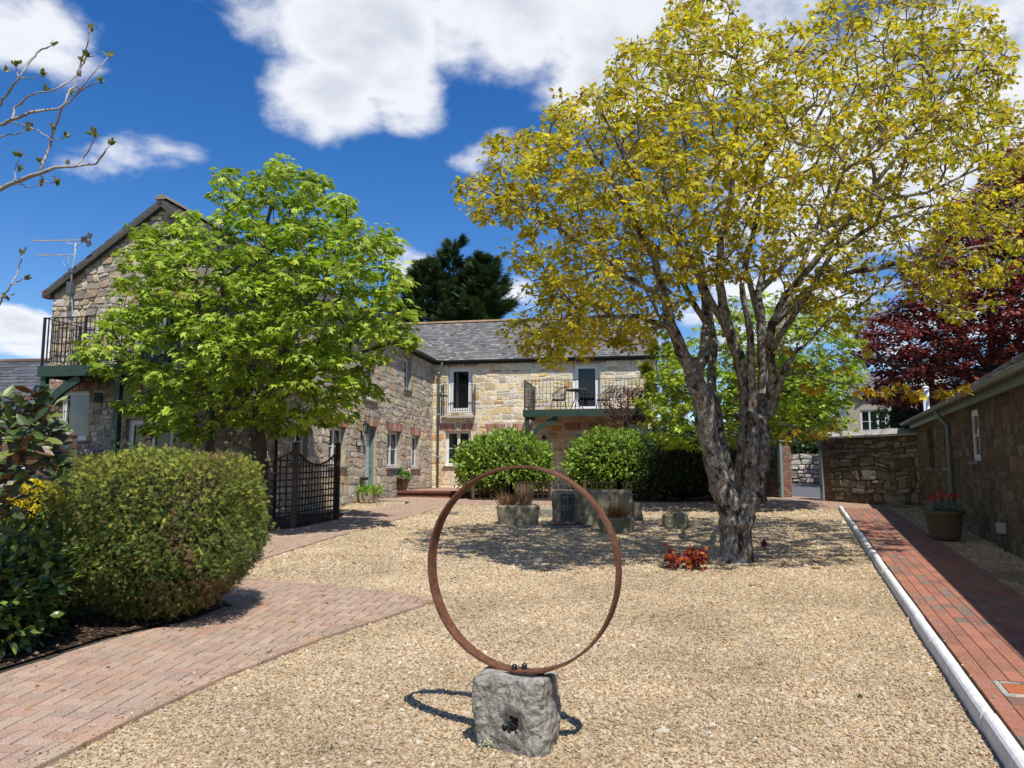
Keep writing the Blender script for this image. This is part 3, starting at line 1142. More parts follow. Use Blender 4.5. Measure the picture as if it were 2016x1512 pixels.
def slates(fr3, parent, nu, rows, lw, rh, pal, seed, limit=300, wfun=None, pref=None, uoff=0):
    """courses of slates. fr3(u, s, n): u along the eave, s up the slope, n off the slope"""
    rnd = random.Random(seed)
    units = []
    for r_ in range(rows):
        u = uoff - (lw * .5 if r_ % 2 else 0) - rnd.uniform(0, .03)
        while u < nu + uoff:
            wd = lw * rnd.uniform(.82, 1.16)
            a, b = max(u, uoff) + .003, min(u + wd, nu + uoff) - .003
            u += wd
            if b - a < .05:
                continue
            s0, s1 = r_ * rh - rnd.uniform(0, .014), (r_ + 1) * rh + .05
            lift = rnd.uniform(.024, .034)
            tk = .011
            k0, k1 = rnd.uniform(-.006, .006), rnd.uniform(-.006, .006)
            V = [fr3(a, s0 + k0, lift - tk), fr3(b, s0 + k1, lift - tk), fr3(b, s1, .002), fr3(a, s1, .002), fr3(a, s0 + k0, lift), fr3(b, s0 + k1, lift), fr3(b, s1, .012), fr3(a, s1, .012)]
            Fc = [(4, 5, 6, 7), (0, 1, 5, 4), (1, 2, 6, 5), (3, 0, 4, 7)]
            units.append((V, Fc, ((a + b) / 2, (s0 + s1) / 2), vary(rnd.choice(pal), .25, rnd)))
    units.sort(key=pref or (lambda q: 0))
    for V, Fc, c, colr in units[:limit]:
        mb = MB(colr)
        mb.add(V, Fc)
        mb.cobj('slate', M['slate'], parent)
    if len(units) > limit:
        mb = MB()
        for V, Fc, c, colr in units[limit:]:
            mb.add(V, Fc, colr)
        tag(mb.obj('joined_slates', M['slate'], parent), kind='stuff')


SLATE = [(.145, .135, .13), (.12, .112, .11), (.175, .16, .15), (.16, .142, .128), (.10, .095, .097), (.20, .185, .165)]
WARM = [(.61, .505, .33), (.65, .56, .385), (.58, .475, .30), (.56, .43, .24), (.63, .56, .42), (.51, .455, .35), (.48, .43, .34), (.58, .42, .20), (.47, .30, .13), (.67, .59, .44), (.63, .53, .36)]
GREYW = [(.44, .38, .285), (.41, .36, .28), (.48, .415, .305), (.38, .335, .265), (.51, .43, .30), (.43, .335, .215), (.37, .33, .27), (.49, .375, .225), (.52, .46, .35)]
GABLE = [(.44, .385, .305), (.50, .44, .36), (.54, .49, .41), (.36, .31, .25), (.30, .255, .205), (.47, .365, .24), (.41, .30, .19), (.28, .24, .21), (.52, .41, .26)]
WARM = [tuple(min(.82, c * 1.2) for c in q) for q in WARM]
GREYW = [tuple(c * 1.12 for c in q) for q in GREYW]
BA = R(10.3)
OB = Vector((-5.35, 16.7, 0))
E1 = Vector((math.cos(BA), -math.sin(BA), 0))
E2 = Vector((math.sin(BA), math.cos(BA), 0))
JB = OB + E2 * 12.8
EAVE, PITCHR, HALF = 5.74, .70, 2.8

# ---------------- the long wing with its gable
wing = thing('stone_wing', 'long two-storey rubble stone wing with a gable end, balcony side facing the maple', 'building', (OB.x, OB.y, 0), -BA)
fw_ = Frame((0, 0, 0), (0, 1, 0), (1, 0, 0))           # court side, u runs away from the gable
fg_ = Frame((0, 0, 0), (1, 0, 0), (0, -1, 0))          # gable end, u from -5.6 to 0
wops = [(1.15, 2.0, 1.72, 2.74), (3.25, 4.35, 1.64, 2.72), (5.85, 6.75, .62, 2.86), (7.7, 9.05, 1.62, 2.82), (10.2, 11.15, 1.60, 2.78),
        (9.32, 10.05, 4.30, 5.42), (5.72, 6.62, 3.62, 5.08), (2.55, 3.35, 4.10, 5.15)]
gops = [(-5.25, -4.48, 2.22, 3.38), (-3.35, -2.2, 3.84, 5.45), (-3.5, -2.3, .5, 2.7)]
mb = MB((.33, .29, .23))
wall_back(fw_, mb, 0, 12.8, .1, EAVE, wops)
ww = mb.obj('wall', M['mortar_grey'], wing)
mb = MB((.33, .29, .23))
wall_back(fg_, mb, -5.6, 0, .1, EAVE, gops)
mb.add([fg_.p(-5.6, EAVE), fg_.p(0, EAVE), fg_.p(-2.8, EAVE + 2.8 * PITCHR)], [(0, 1, 2)])
mb.box(-5.6, -5.55, 0, 12.8, .1, EAVE)
mb.box(-2.2, -2.1, .3, 12.8, .1, EAVE - .3)
gw = mb.obj('gable_wall', M['mortar_grey'], wing)
lint_w = [(1.15, 2.0, 2.74), (3.25, 4.35, 2.72), (5.85, 6.75, 2.86), (7.7, 9.05, 2.82), (10.2, 11.15, 2.78), (9.32, 10.05, 5.42)]
holes = [*wops, *[(a - .16, b + .16, z, z + .25) for a, b, z in lint_w]]
rubble(fw_, ww, .0, 12.8, .3, EAVE, holes, GREYW, 11, pref=lambda q: -q[4] * (1.5 if q[2][0] > 4.5 else 1), hr=(.12, .30), wr=(.16, .46), proud=(.006, .026), gap=.014)
sl = PITCHR
planes = [(-sl, 1, EAVE + 5.6 * sl - .02), (sl, 1, EAVE - .02)]
rubble(fg_, gw, -5.6, 0, .3, EAVE + 2.8 * sl, [*gops, (-5.4, -4.35, 3.38, 3.58), (-3.5, -2.05, 5.45, 5.66)], GABLE, 12, planes=planes, hr=(.09, .21), wr=(.12, .34), split=.15, gap=.02, proud=(.01, .045),
       pref=lambda q: -q[4] * (2 if q[2][0] < -3 else 1))
for a, b, z in lint_w:
    lintel(wing, fw_, a, b, z)
lintel(wing, fg_, -5.25, -4.48, 3.38, h=.2, over=.14, key=False)
lintel(wing, fg_, -3.35, -2.2, 5.45, h=.2, over=.14, key=False)
for i, (a, b, c, d) in enumerate(wops):
    if i == 2:
        continue
    cu = [(0, .3), (.7, 1.0)] if i in (1, 3) else [(0, .28), (.72, 1.0)] if i == 4 else [(.05, .4)]
    window(wing, fw_, a, b, c, d, cols=2 if b - a > .75 else 1, rows=2, curtain=cu)
window(wing, fg_, *gops[0], cols=1, rows=1, blind=True, sash=.045)
w_ = window(wing, fg_, *gops[1], cols=2, rows=1, sill=False, mat=M['pipe'], name='french_window', sash=.07)
window(wing, fg_, *gops[2], cols=2, rows=1, sill=False, mat=M['upvc'], name='french_window', sash=.07)
# front door: sage green, long frosted pane
a, b, c, d = wops[2]
mb = MB((.17, .25, .22))
fw_.box(mb, a, a + .07, c, d, -.22, -.10)
fw_.box(mb, b - .07, b, c, d, -.22, -.10)
fw_.box(mb, a + .07, b - .07, d - .07, d, -.22, -.10)
fw_.box(mb, a + .075, a + .20, c + .03, d - .075, -.20, -.15)
fw_.box(mb, b - .20, b - .075, c + .03, d - .075, -.20, -.15)
fw_.box(mb, a + .20, b - .20, c + .03, c + .32, -.20, -.15)
fw_.box(mb, a + .20, b - .20, d - .24, d - .075, -.20, -.15)
door = mb.obj('door', M['sage'], wing)
M['frost'] = pbr('frosted_glass', (.50, .54, .54), rough=.25, spec=.5, nscale=3, namt=.1, bump=0)
g = MB()
fw_.box(g, a + .195, b - .195, c + .315, d - .235, -.185, -.165)
g.cobj('frosted_pane', M['frost'], door)
g = MB()
for k in range(9):
    zz = c + .45 + k * .17
    fw_.box(g, a + .20, b - .20, zz, zz + .012, -.166, -.163, (.42, .46, .46))
g.obj('glass_band', M['plain'], door)
g = MB()
g.tube([fw_.p(b - .13, c + 1.05, -.15), fw_.p(b - .13, c + 1.05, -.09), fw_.p(b - .25, c + 1.05, -.09)], .011, 6)
g.obj('handle', M['lead'], door)
g = MB((.2, .2, .19))
fw_.box(g, a - .1, b + .1, c - .07, c - .004, -.2, .3)
g.obj('doorstep', M['slate'], door)

# roof of the wing
RL = math.hypot(HALF, HALF * PITCHR)
ca, sa = HALF / RL, HALF * PITCHR / RL
OV = .16
VG = .14


def wr(u, s, n):      # court-side slope
    return Vector((OV - (s) * ca + n * sa, u, EAVE - OV * PITCHR + .09 + s * sa + n * ca))


def wl(u, s, n):
    return Vector((-5.6 - OV + s * ca - n * sa, u, EAVE - OV * PITCHR + .09 + s * sa + n * ca))


SLEN = RL + OV / ca
rb = MB((.1, .1, .1))
for fn in (wr, wl):
    V = [fn(-VG, 0, -.05), fn(15.7, 0, -.05), fn(15.7, SLEN, -.05), fn(-VG, SLEN, -.05), fn(-VG, 0, 0), fn(15.7, 0, 0), fn(15.7, SLEN, 0), fn(-VG, SLEN, 0)]
    rb.add(V, [(0, 1, 2, 3), (4, 7, 6, 5), (0, 4, 5, 1), (3, 2, 6, 7), (0, 3, 7, 4), (1, 5, 6, 2)])
wroof = rb.obj('roof', M['slate'], wing)
slates(wr, wroof, 15.8, 17, .26, SLEN / 17, SLATE, 5, pref=lambda q: -q[2][0], uoff=-VG)
slates(wl, wroof, 15.8, 17, .26, SLEN / 17, SLATE, 6, pref=lambda q: q[2][0], limit=0, uoff=-VG)
# verge boards and mortar fillet on the gable, ridge tiles
for side in (0, 1):
    fn = wl if side == 0 else wr
    bd = MB((.085, .08, .07))
    V = [fn(y, s, n) for y in (-VG - .012, -.02) for s, n in ((-.02, -.15), (SLEN, -.15), (SLEN, -.052), (-.02, -.052))]
    bd.add(V, [(0, 1, 2, 3), (7, 6, 5, 4), (0, 4, 5, 1), (3, 2, 6, 7), (0, 3, 7, 4), (1, 5, 6, 2)])
    bd.obj('verge_board', M['greywood'], wing)
rt = 0
zr = EAVE + HALF * PITCHR + .13
v = -VG - .02
while v < 15.5:
    tile = MB((.34, .19, .11))
    n = 7
    V = []
    for vv in (v + .004, v + .44):
        for k in range(n):
            t_ = math.pi * k / (n - 1)
            V.append((-2.8 + .15 * math.cos(t_), vv, zr - .05 + .12 * math.sin(t_)))
    tile.add(V, [(i, i + 1, n + i + 1, n + i) for i in range(n - 1)] + [tuple(range(n)), tuple(range(2 * n - 1, n - 1, -1))], vary((.20, .165, .13), .25))
    tile.cobj('ridge_tile', M['ridge'], wroof)
    v += .445
gt = MB((.03, .042, .04))
n = 6
V = []
for vv in (-.1, 12.75):
    for k in range(n):
        t_ = math.pi + math.pi * k / (n - 1)
        V.append((OV + .05 + .06 * math.cos(t_), vv, EAVE - .02 + .06 * math.sin(t_)))
gt.add(V, [(i, i + 1, n + i + 1, n + i) for i in range(n - 1)])
gt.box(.035, .06, 0, 12.75, EAVE - .14, EAVE - .03)
gt.obj('gutter', M['gutter'], wing)
lp = MB()
lp.bar((OV + .12, 8.6, EAVE + .035), (OV + .12, 12.7, EAVE + .035), .03, .02)
lp.obj('gutter_lip', M['upvc'], wing)
dp = MB((.03, .05, .045))
dp.tube([(.12, .22, EAVE - .08), (.10, .22, EAVE - .3), (.10, .22, .45)], .036, 8)
dp.obj('downpipe', M['gutter'], wing, smooth=True)
br = MB((.2, .1, .06))
br.box(-5.80, -5.6, -.14, .1, EAVE - .16, EAVE + .0)
br.obj('kneeler', M['ridge'], wing)

# ---------------- the back range
rng = thing('stone_range', 'two-storey warm rubble range with slate roof closing the court', 'building', (JB.x, JB.y, 0), -BA)
fb = Frame((0, 0, 0), (1, 0, 0), (0, -1, 0))
BW_ = 8.5
bops = [(.60, 1.58, 3.72, 5.52), (.52, 1.52, 1.70, 3.04), (2.35, 3.65, .87, 3.02), (5.42, 6.45, 3.72, 5.52), (5.35, 6.35, .87, 3.02)]
mb = MB((.46, .4, .31))
wall_back(fb, mb, 0, BW_, .3, EAVE, bops)
mb.box(0, BW_, 5.55, 5.6, .3, EAVE)
mb.box(BW_ - .05, BW_, .02, 5.5, .3, EAVE)
mb.add([(BW_, 0, EAVE), (BW_, 5.6, EAVE), (BW_, 2.8, EAVE + 2.8 * PITCHR)], [(0, 1, 2)])
bw = mb.obj('wall', M['mortar'], rng)
blint = [(.60, 1.58, 5.52, .17), (.52, 1.52, 3.04, .27), (2.35, 3.65, 3.02, .27), (5.42, 6.45, 5.52, .17), (5.35, 6.35, 3.02, .27)]
rubble(fb, bw, 0, BW_, .55, EAVE, [*bops, *[(a - .2, b + .2, z, z + h + .01) for a, b, z, h in blint]], WARM, 21, hr=(.13, .30), wr=(.18, .5), gap=.028, proud=(.004, .016), warp=.8)
for a, b, z, h in blint:
    lintel(rng, fb, a, b, z, h=h, over=.2)
window(rng, fb, *bops[0], cols=1, rows=1, sill=False, name='french_window', frame=.10, sash=.09, curtain=[(.25, .36)])
window(rng, fb, *bops[1], cols=2, rows=2, curtain=[(.0, .2)])
window(rng, fb, *bops[2], cols=2, rows=1, sill=False, name='french_window', sash=.08)
window(rng, fb, *bops[3], cols=1, rows=1, sill=False, name='french_window', frame=.10, sash=.09)
window(rng, fb, *bops[4], cols=2, rows=1, sill=False, name='french_window', sash=.08)
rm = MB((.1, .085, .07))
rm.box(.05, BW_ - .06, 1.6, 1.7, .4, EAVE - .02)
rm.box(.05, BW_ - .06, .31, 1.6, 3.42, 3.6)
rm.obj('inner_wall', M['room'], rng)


def brf(u, s, n):
    return Vector((u, -OV + s * ca - n * sa, EAVE - OV * PITCHR + .09 + s * sa + n * ca))


def brb(u, s, n):
    return Vector((u, 5.6 + OV - s * ca + n * sa, EAVE - OV * PITCHR + .09 + s * sa + n * ca))


rb = MB((.1, .1, .1))
U0, U1 = -2.85, BW_ + .1
for fn in (brf, brb):
    V = [fn(U0, 0, -.05), fn(U1, 0, -.05), fn(U1, SLEN, -.05), fn(U0, SLEN, -.05), fn(U0, 0, 0), fn(U1, 0, 0), fn(U1, SLEN, 0), fn(U0, SLEN, 0)]
    rb.add(V, [(0, 1, 2, 3), (4, 5, 6, 7), (0, 4, 5, 1), (3, 2, 6, 7), (0, 3, 7, 4), (1, 5, 6, 2)])
broof = rb.obj('roof', M['slate'], rng)
SL2 = [(.165, .158, .148), (.135, .13, .125), (.20, .188, .172), (.18, .168, .152), (.11, .107, .105), (.235, .22, .20), (.15, .14, .13)]
slates(brf, broof, U1 - U0, 24, .19, SLEN / 24, SL2, 8, pref=lambda q: abs(q[2][0] - 2.0), uoff=U0)
v = U0
while v < U1 - .2:
    tile = MB()
    n = 7
    V = []
    for vv in (v + .004, v + .44):
        for k in range(n):
            t_ = math.pi * k / (n - 1)
            V.append((vv, 2.8 + .14 * math.cos(t_), zr - .06 + .10 * math.sin(t_)))
    tile.add(V, [(i, i + 1, n + i + 1, n + i) for i in range(n - 1)] + [tuple(range(n)), tuple(range(2 * n - 1, n - 1, -1))], vary((.31, .20, .125), .25))
    tile.cobj('ridge_tile', M['ridge'], broof)
    v += .445
gt = MB((.03, .042, .04))
V = []
n = 6
for vv in (.12, BW_ + .1):
    for k in range(n):
        t_ = math.pi + math.pi * k / (n - 1)
        V.append((vv, -OV - .05 + .06 * math.cos(t_), EAVE - .02 + .06 * math.sin(t_)))
gt.add(V, [(i, i + 1, n + i + 1, n + i) for i in range(n - 1)])
gt.box(.1, BW_, -.06, -.035, EAVE - .15, EAVE - .03)
gt.obj('gutter', M['gutter'], rng)
dp = MB()
dp.tube([(.42, -.2, EAVE - .07), (.42, -.2, EAVE - .16), (.26, -.1, EAVE - .36), (.26, -.1, .87)], .04, 10)
for zz in (2.0, 3.6, 5.2):
    dp.tube([(.26, -.1, zz), (.26, -.1, zz + .08)], .052, 10)
dp.obj('downpipe', M['pipe'], rng, smooth=True)
vf = MB()
vf.add([(.02, .02, EAVE + .10), (.10, -.06, EAVE + .10), (-2.6, 2.8, EAVE + 2.05), (-2.75, 2.75, EAVE + 2.05)], [(0, 1, 2, 3)])
ch = MB((.24, .2, .17))
ch.box(6.0, 6.45, 3.4, 3.85, EAVE + 1.2, zr + .55).box(5.96, 6.49, 3.36, 3.89, zr + .55, zr + .63)
chm = ch.obj('chimney', M['stone'], broof)

# raised terrace in front of the range
TZ = .872
tr_ = MB((.34, .21, .155))
tr_.box(.15, BW_, -4.35, -.02, .3, TZ)
terr = tr_.obj('terrace', M['paver'], None, loc=(JB.x, JB.y, 0), rotz=-BA)
terr['kind'] = 'structure'
k = 0
x = .12
while x < BW_ - .05:
    for (y0, y1, z0, z1, cl) in ((-4.46, -4.24, TZ - .068, TZ + .006, (.20, .075, .05)), (-4.42, -4.353, TZ - .145, TZ - .074, (.25, .09, .06)), (-4.42, -4.353, TZ - .222, TZ - .151, (.23, .085, .055))):
        if x < 3.4:
            mb = MB()
            mb.cbox(x + .003, x + .217, y0, y1, z0, z1, .004, vary(cl, .2))
            mb.cobj('step_brick', M['brick'], terr)
    x += .22

# ---------------- balconies
def railing(par, pts, z0, z1, sp=.105, r=.008, post=.022, mat=None, ends=True):
    mat = mat or M['iron']
    mb = MB((.02, .02, .02))
    for a, b in zip(pts[:-1], pts[1:]):
        mb.bar((a[0], a[1], z1), (b[0], b[1], z1), .04, .012)
        mb.bar((a[0], a[1], z0 + .09), (b[0], b[1], z0 + .09), .03, .01)
    rail = mb.obj('railing', mat, par)
    for a, b in zip(pts[:-1], pts[1:]):
        L = math.hypot(b[0] - a[0], b[1] - a[1])
        n = max(1, int(L / sp))
        for i in range(1, n):
            x, y = a[0] + (b[0] - a[0]) * i / n, a[1] + (b[1] - a[1]) * i / n
            q = MB()
            q.bar((x, y, z0 + .085), (x, y, z1 - .005), r * 1.7)
            q.cobj('baluster', mat, rail)
    for p in pts:
        q = MB()
        q.bar((p[0], p[1], z0), (p[0], p[1], z1 + .01), post * 2)
        q.cobj('post', mat, rail)
    return rail


def brace(par, p0, p1, sag, w_=.09, h=.16, mat=None):
    """curved timber brace between two points, bulging away from the corner"""
    mb = MB()
    p0, p1 = Vector(p0), Vector(p1)
    corner = Vector((p0.x, p0.y, p1.z))
    pts = []
    for i in range(9):
        t_ = i / 8
        q = p0.lerp(p1, t_)
        pts.append(q + (corner - q).normalized() * sag * math.sin(math.pi * t_))
    for a, b in zip(pts[:-1], pts[1:]):
        mb.bar(a, b + (b - a) * .03, h, w_, up=(0, 1, 0) if abs(p1.x - p0.x) > .1 else (1, 0, 0))
    return mb.obj('brace', mat or M['greenpaint'], par)


# gable balcony (in the wing's axes)
gb = thing('gable_balcony', 'dark green timber balcony with black railings on the stone gable', 'balcony', (OB.x, OB.y, 0), -BA)
BD, bx0, bx1, bz = 1.12, -4.80, -.65, 3.80
for yy in np.linspace(-BD + .06, -.08, 8):
    mb = MB((.06, .07, .06))
    mb.box(bx0 - .02, bx1 + .02, yy - .066, yy + .066, bz - .04, bz)
    mb.cobj('deck_board', M['greenpaint'], gb)
mb = MB()
mb.box(bx0 - .03, bx1 + .03, -BD - .045, -BD, bz - .24, bz - .005)
mb.box(bx0 - .03, bx0 + .02, -BD, -.02, bz - .24, bz - .045)
mb.box(bx1 - .02, bx1 + .03, -BD, -.02, bz - .24, bz - .045)
mb.obj('beam', M['greenpaint'], gb)
for xx in (bx0 + .08, -2.9, bx1 - .08):
    mb = MB()
    mb.box(xx - .06, xx + .06, -BD + .0, -BD + .12, .42, bz - .245)
    mb.cobj('timber_post', M['greenpaint'], gb)
brace(gb, (bx0 + .14, -BD + .06, 2.9), (bx0 + .95, -BD + .06, bz - .27), .06, h=.18)
railing(gb, [(bx0 + .03, -.06), (bx0 + .03, -BD), (-3.75, -BD), (-2.75, -BD), (-1.7, -BD), (bx1 - .03, -BD), (bx1 - .03, -.06)], bz, bz + 1.06)

# back balcony
bb = thing('court_balcony', 'green timber balcony with thin iron railings on the back range', 'balcony', (JB.x, JB.y, 0), -BA)
B0, B1, BD2, bz2 = 3.95, 8.2, 2.3, 3.62
for yy in np.linspace(-BD2 + .08, -.1, 15):
    mb = MB((.12, .11, .10))
    mb.box(B0 - .04, B1 + .04, yy - .07, yy + .07, bz2 - .04, bz2)
    mb.cobj('deck_board', M['greywood'], bb)
mb = MB()
mb.box(B0 - .03, B1 + .03, -BD2 - .05, -BD2, bz2 - .25, bz2 - .012)
mb.box(B0 - .03, B0 + .03, -BD2, -.05, bz2 - .25, bz2 - .045)
mb.box(B1 - .03, B1 + .03, -BD2, -.05, bz2 - .25, bz2 - .045)
mb.obj('beam', M['greenpaint'], bb)
for xx in (B0 + .10, B1 - .1):
    mb = MB()
    mb.box(xx - .07, xx + .07, -BD2 + .01, -BD2 + .15, TZ + .001, bz2 - .255)
    mb.cobj('timber_post', M['greenpaint'], bb)
brace(bb, (B0 + .16, -BD2 + .07, 2.62), (B0 + 1.15, -BD2 + .07, bz2 - .28), .10, h=.17)
brace(bb, (B1 - .16, -BD2 + .07, 2.62), (B1 - 1.15, -BD2 + .07, bz2 - .28), .10, h=.17)
railing(bb, [(B0 + .03, -.08), (B0 + .03, -BD2), (B1 - .03, -BD2), (B1 - .03, -.08)], bz2, bz2 + 1.02, sp=.125)

# juliet balcony
jb = thing('juliet_balcony', 'small black iron railing across the upper glazed door', 'railing', (JB.x, JB.y, 0), -BA)
railing(jb, [(.44, -.02), (.40, -.2), (1.72, -.2), (1.68, -.02)], 3.62, 4.78, sp=.09, r=.007, post=.013)
mb = MB()
mb.box(.42, 1.70, -.24, -.04, 3.55, 3.60)
mb.obj('ledge', M['slate'], jb)

# ---------------- balcony furniture
def chair(loc, rz, label):
    c = thing('wicker_chair', label, 'chair', loc, rz, 'wicker chairs on the balcony')
    s_ = MB((.14, .12, .10))
    n = 14
    ring = [(.25 * math.cos(a), .24 * math.sin(a), .42) for a in np.linspace(0, 2 * math.pi, n, endpoint=False)]
    s_.add(ring + [(x * .97, y * .97, .38) for x, y, z in ring], [tuple(range(n))] + [(i, n + i, n + (i + 1) % n, (i + 1) % n) for i in range(n)])
    s_.obj('seat', M['greywood'], c)
    bk = MB((.22, .19, .16))
    rim = [(.30 * math.cos(a), .29 * math.sin(a), .62 + .26 * max(0, math.sin(a)) ** 1.3) for a in np.linspace(-.35, math.pi + .35, 17)]
    bk.tube(rim, .022, 6)
    for i, p in enumerate(rim):
        a = np.linspace(-.35, math.pi + .35, 17)[i]
        for dlt in (-.22, .22):
            bk.tube([(.25 * math.cos(a + dlt), .24 * math.sin(a + dlt), .42), p], .006, 4)
    bk.obj('backrest', M['greywood'], c)
    for sx in (-1, 1):
        for sy in (-1, 1):
            l = MB((.16, .14, .12))
            l.tube([(.17 * sx, .16 * sy, .40), (.21 * sx, .20 * sy, 0)], .016, 6)
            l.obj('leg', M['greywood'], c)
    return c


def wp(h, x, y, z):
    o, = (h,)
    return (o.x + E1.x * x + E2.x * y, o.y + E1.y * x + E2.y * y, z)


chair(wp(JB, 5.05, -1.35, bz2), -BA - 2.0, 'wicker chair on the balcony, left of the table, showing its woven back to the railing')
chair(wp(JB, 6.62, -1.1, bz2), -BA - 1.1, 'wicker chair on the balcony between table and purple twiggy shrub')
tb = thing('bistro_table', 'round dark bistro table on the balcony between wicker chairs', 'table', wp(JB, 5.72, -1.55, bz2), -BA)
t_ = MB((.10, .09, .08))
t_.lathe([(0, .70), (.37, .70), (.385, .715), (.385, .735), (.37, .75), (0, .75)], 24)
t_.obj('table_top', M['greywood'], tb)
for a in (0.4, 2.0, 3.6, 5.2):
    l = MB((.10, .09, .08))
    l.tube([(.06 * math.cos(a), .06 * math.sin(a), .70), (.07 * math.cos(a), .07 * math.sin(a), .40), (.26 * math.cos(a), .26 * math.sin(a), .0)], .017, 6)
    l.obj('leg', M['greywood'], tb)

# ---------------- fittings on the wing wall
def lantern(par_loc, rz, label):
    """coach lantern: bracket, cage, glass, roof; local +x is out of the wall"""
    t_ = thing('wall_lantern', label, 'lantern', par_loc, rz)
    m_ = MB((.02, .02, .022))
    m_.box(0, .02, -.04, .04, -.30, -.06)
    m_.tube([(.02, 0, -.2), (.08, 0, -.26), (.13, 0, -.2), (.13, 0, -.14)], .011, 6)
    m_.lathe([(.0, -.15), (.055, -.14), (.06, -.12)], 6, at=(.13, 0, 0))
    m_.obj('bracket', M['iron'], t_)
    g_ = MB()
    g_.lathe([(.045, -.118), (.085, .10)], 6, at=(.13, 0, 0))
    g_.obj('lantern_glass', M['glass'], t_)
    c_ = MB()
    for k in range(6):
        a = 2 * math.pi * k / 6
        c_.bar((.13 + .047 * math.cos(a), .047 * math.sin(a), -.12), (.13 + .088 * math.cos(a), .088 * math.sin(a), .105), .008)
    c_.obj('cage', M['iron'], t_)
    r_ = MB()
    r_.lathe([(.11, .10), (.10, .12), (.05, .17), (.03, .18), (.03, .2), (.012, .22), (.0, .26)], 6, at=(.13, 0, 0))
    r_.obj('lantern_roof', M['iron'], t_)
    return t_


lantern(wp(OB, .03, 5.42, 2.74), -BA, 'black coach lantern on the wall beside the sage green door')
t_ = thing('bulkhead_lamp', 'small black and cream wall lamp low beside the green door', 'lamp', wp(OB, .03, 5.52, 1.24), -BA)
m_ = MB()
m_.box(0, .15, -.13, .13, .02, .10)
m_.obj('hood', M['iron'], t_)
m_ = MB((.62, .56, .44))
m_.lathe([(.0, -.11), (.06, -.10), (.075, -.03), (.075, .018)], 12, at=(.08, 0, 0))
m_.obj('diffuser', M['plain'], t_, smooth=True)
t_ = thing('number_plate', 'small white number plate in a dark frame between lantern and window', 'sign', wp(OB, .03, 5.22, 2.30), -BA)
m_ = MB()
m_.box(0, .03, -.17, .17, -.085, .07)
m_.obj('plate_frame', M['iron'], t_)
m_ = MB((.8, .8, .8))
m_.box(.0305, .036, -.15, .15, -.055, .05)
m_.obj('plate', M['plain'], t_)
# digits as thin raised strokes
SEG = {'a': ((-.5, 1), (.5, 1)), 'b': ((.5, 1), (.5, 0)), 'c': ((.5, 0), (.5, -1)), 'd': ((-.5, -1), (.5, -1)), 'e': ((-.5, 0), (-.5, -1)), 'f': ((-.5, 1), (-.5, 0)), 'g': ((-.5, 0), (.5, 0))}
for i, dgt in enumerate(('abged', 'bc', 'g', 'bc', 'abcdefg')):
    m_ = MB()
    for s_ in dgt:
        (y0, z0), (y1, z1) = SEG[s_]
        yc = -.10 + i * .05
        m_.bar((.0375, yc + y0 * .026, -.002 + z0 * .034), (.0375, yc + y1 * .026, -.002 + z1 * .034), .006, .002)
    m_.obj('digit', M['iron'], t_)

lamp_b = lantern(wp(JB, 4.35, -.04, 2.62), -BA - math.pi / 2, 'black wall lantern in the shade under the court balcony')

# ---------------- TV aerials on the gable
an = thing('tv_aerial', 'pair of grey television aerials on a short mast at the gable verge', 'aerial', wp(OB, -4.92, -.26, 5.55), -BA)
m_ = MB((.55, .55, .57))
m_.tube([(0, 0, 0), (0, 0, .62), (.02, 0, .70), (.05, 0, .95), (.05, 0, 1.26)], .018, 8)
m_.obj('mast', M['lead'], an, smooth=True)
for (z, x0, x1, n_) in ((1.38, -1.12, .42, 13), (1.02, -.98, -.28, 7)):
    a_ = MB((.6, .6, .62))
    a_.bar((x0, 0, z), (x1, 0, z - .04 * (x1 - x0)), .022, .022)
    bm = a_.obj('boom', M['lead'], an)
    e_ = MB((.3, .3, .32))
    for i in range(n_):
        x = x0 + .02 + (x1 - x0 - .1) * i / n_
        zz = z - .04 * (x - x0)
        e_.bar((x, -.11, zz), (x, .11, zz), .009)
    eo = e_.obj('element', M['lead'], bm)
    eo['kind'] = 'stuff'
m_ = MB((.08, .08, .09))
for k in (-1, 1):
    m_.bar((.36, 0, 1.33), (.42, 0, 1.33 + k * .15), .02, .12)
    m_.bar((.20, 0, 1.34), (.34, 0, 1.34 + k * .03), .05, .1)
m_.obj('reflector', M['plain'], an)
m_ = MB((.55, .55, .57))
m_.tube([(-.18, 0, 1.36), (-.16, 0, 1.27), (.05, 0, 1.22), (.2, 0, 1.25), (.22, 0, 1.33)], .012, 6)
m_.tube([(.05, 0, .96), (-.1, 0, 1.0), (-.28, 0, 1.0)], .012, 6)
m_.tube([(-.2, 0, .98), (-.25, 0, .8), (-.2, 0, .72), (-.1, 0, .78), (-.12, 0, .95)], .008, 6)
m_.obj('aerial_bracket', M['lead'], an)
m_ = MB((.10, .12, .13))
m_.box(-.08, .05, -.04, .04, .55, .66)
m_.box(-.10, .03, -.03, .05, .08, .34)
m_.obj('junction_box', M['plain'], an)
m_ = MB((.62, .62, .62))
m_.tube([(-.03, .02, .10), (.0, .06, -.1), (.02, .08, -.5), (.06, .10, -.85)], .009, 5)
m_.obj('cable', M['plain'], an)
vb = thing('air_vent', 'black square wall vent beside the blind window', 'vent', wp(OB, -4.2, -.04, 3.2), -BA)
m_ = MB()
m_.box(-.11, .11, -.02, .0, -.11, .11)
m_.obj('vent_frame', M['iron'], vb)
for k in range(6):
    m_ = MB((.05, .05, .05))
    m_.box(-.10, .10, -.032, -.021, -.09 + k * .032, -.075 + k * .032)
    m_.cobj('vent_slat', M['plain'], vb)

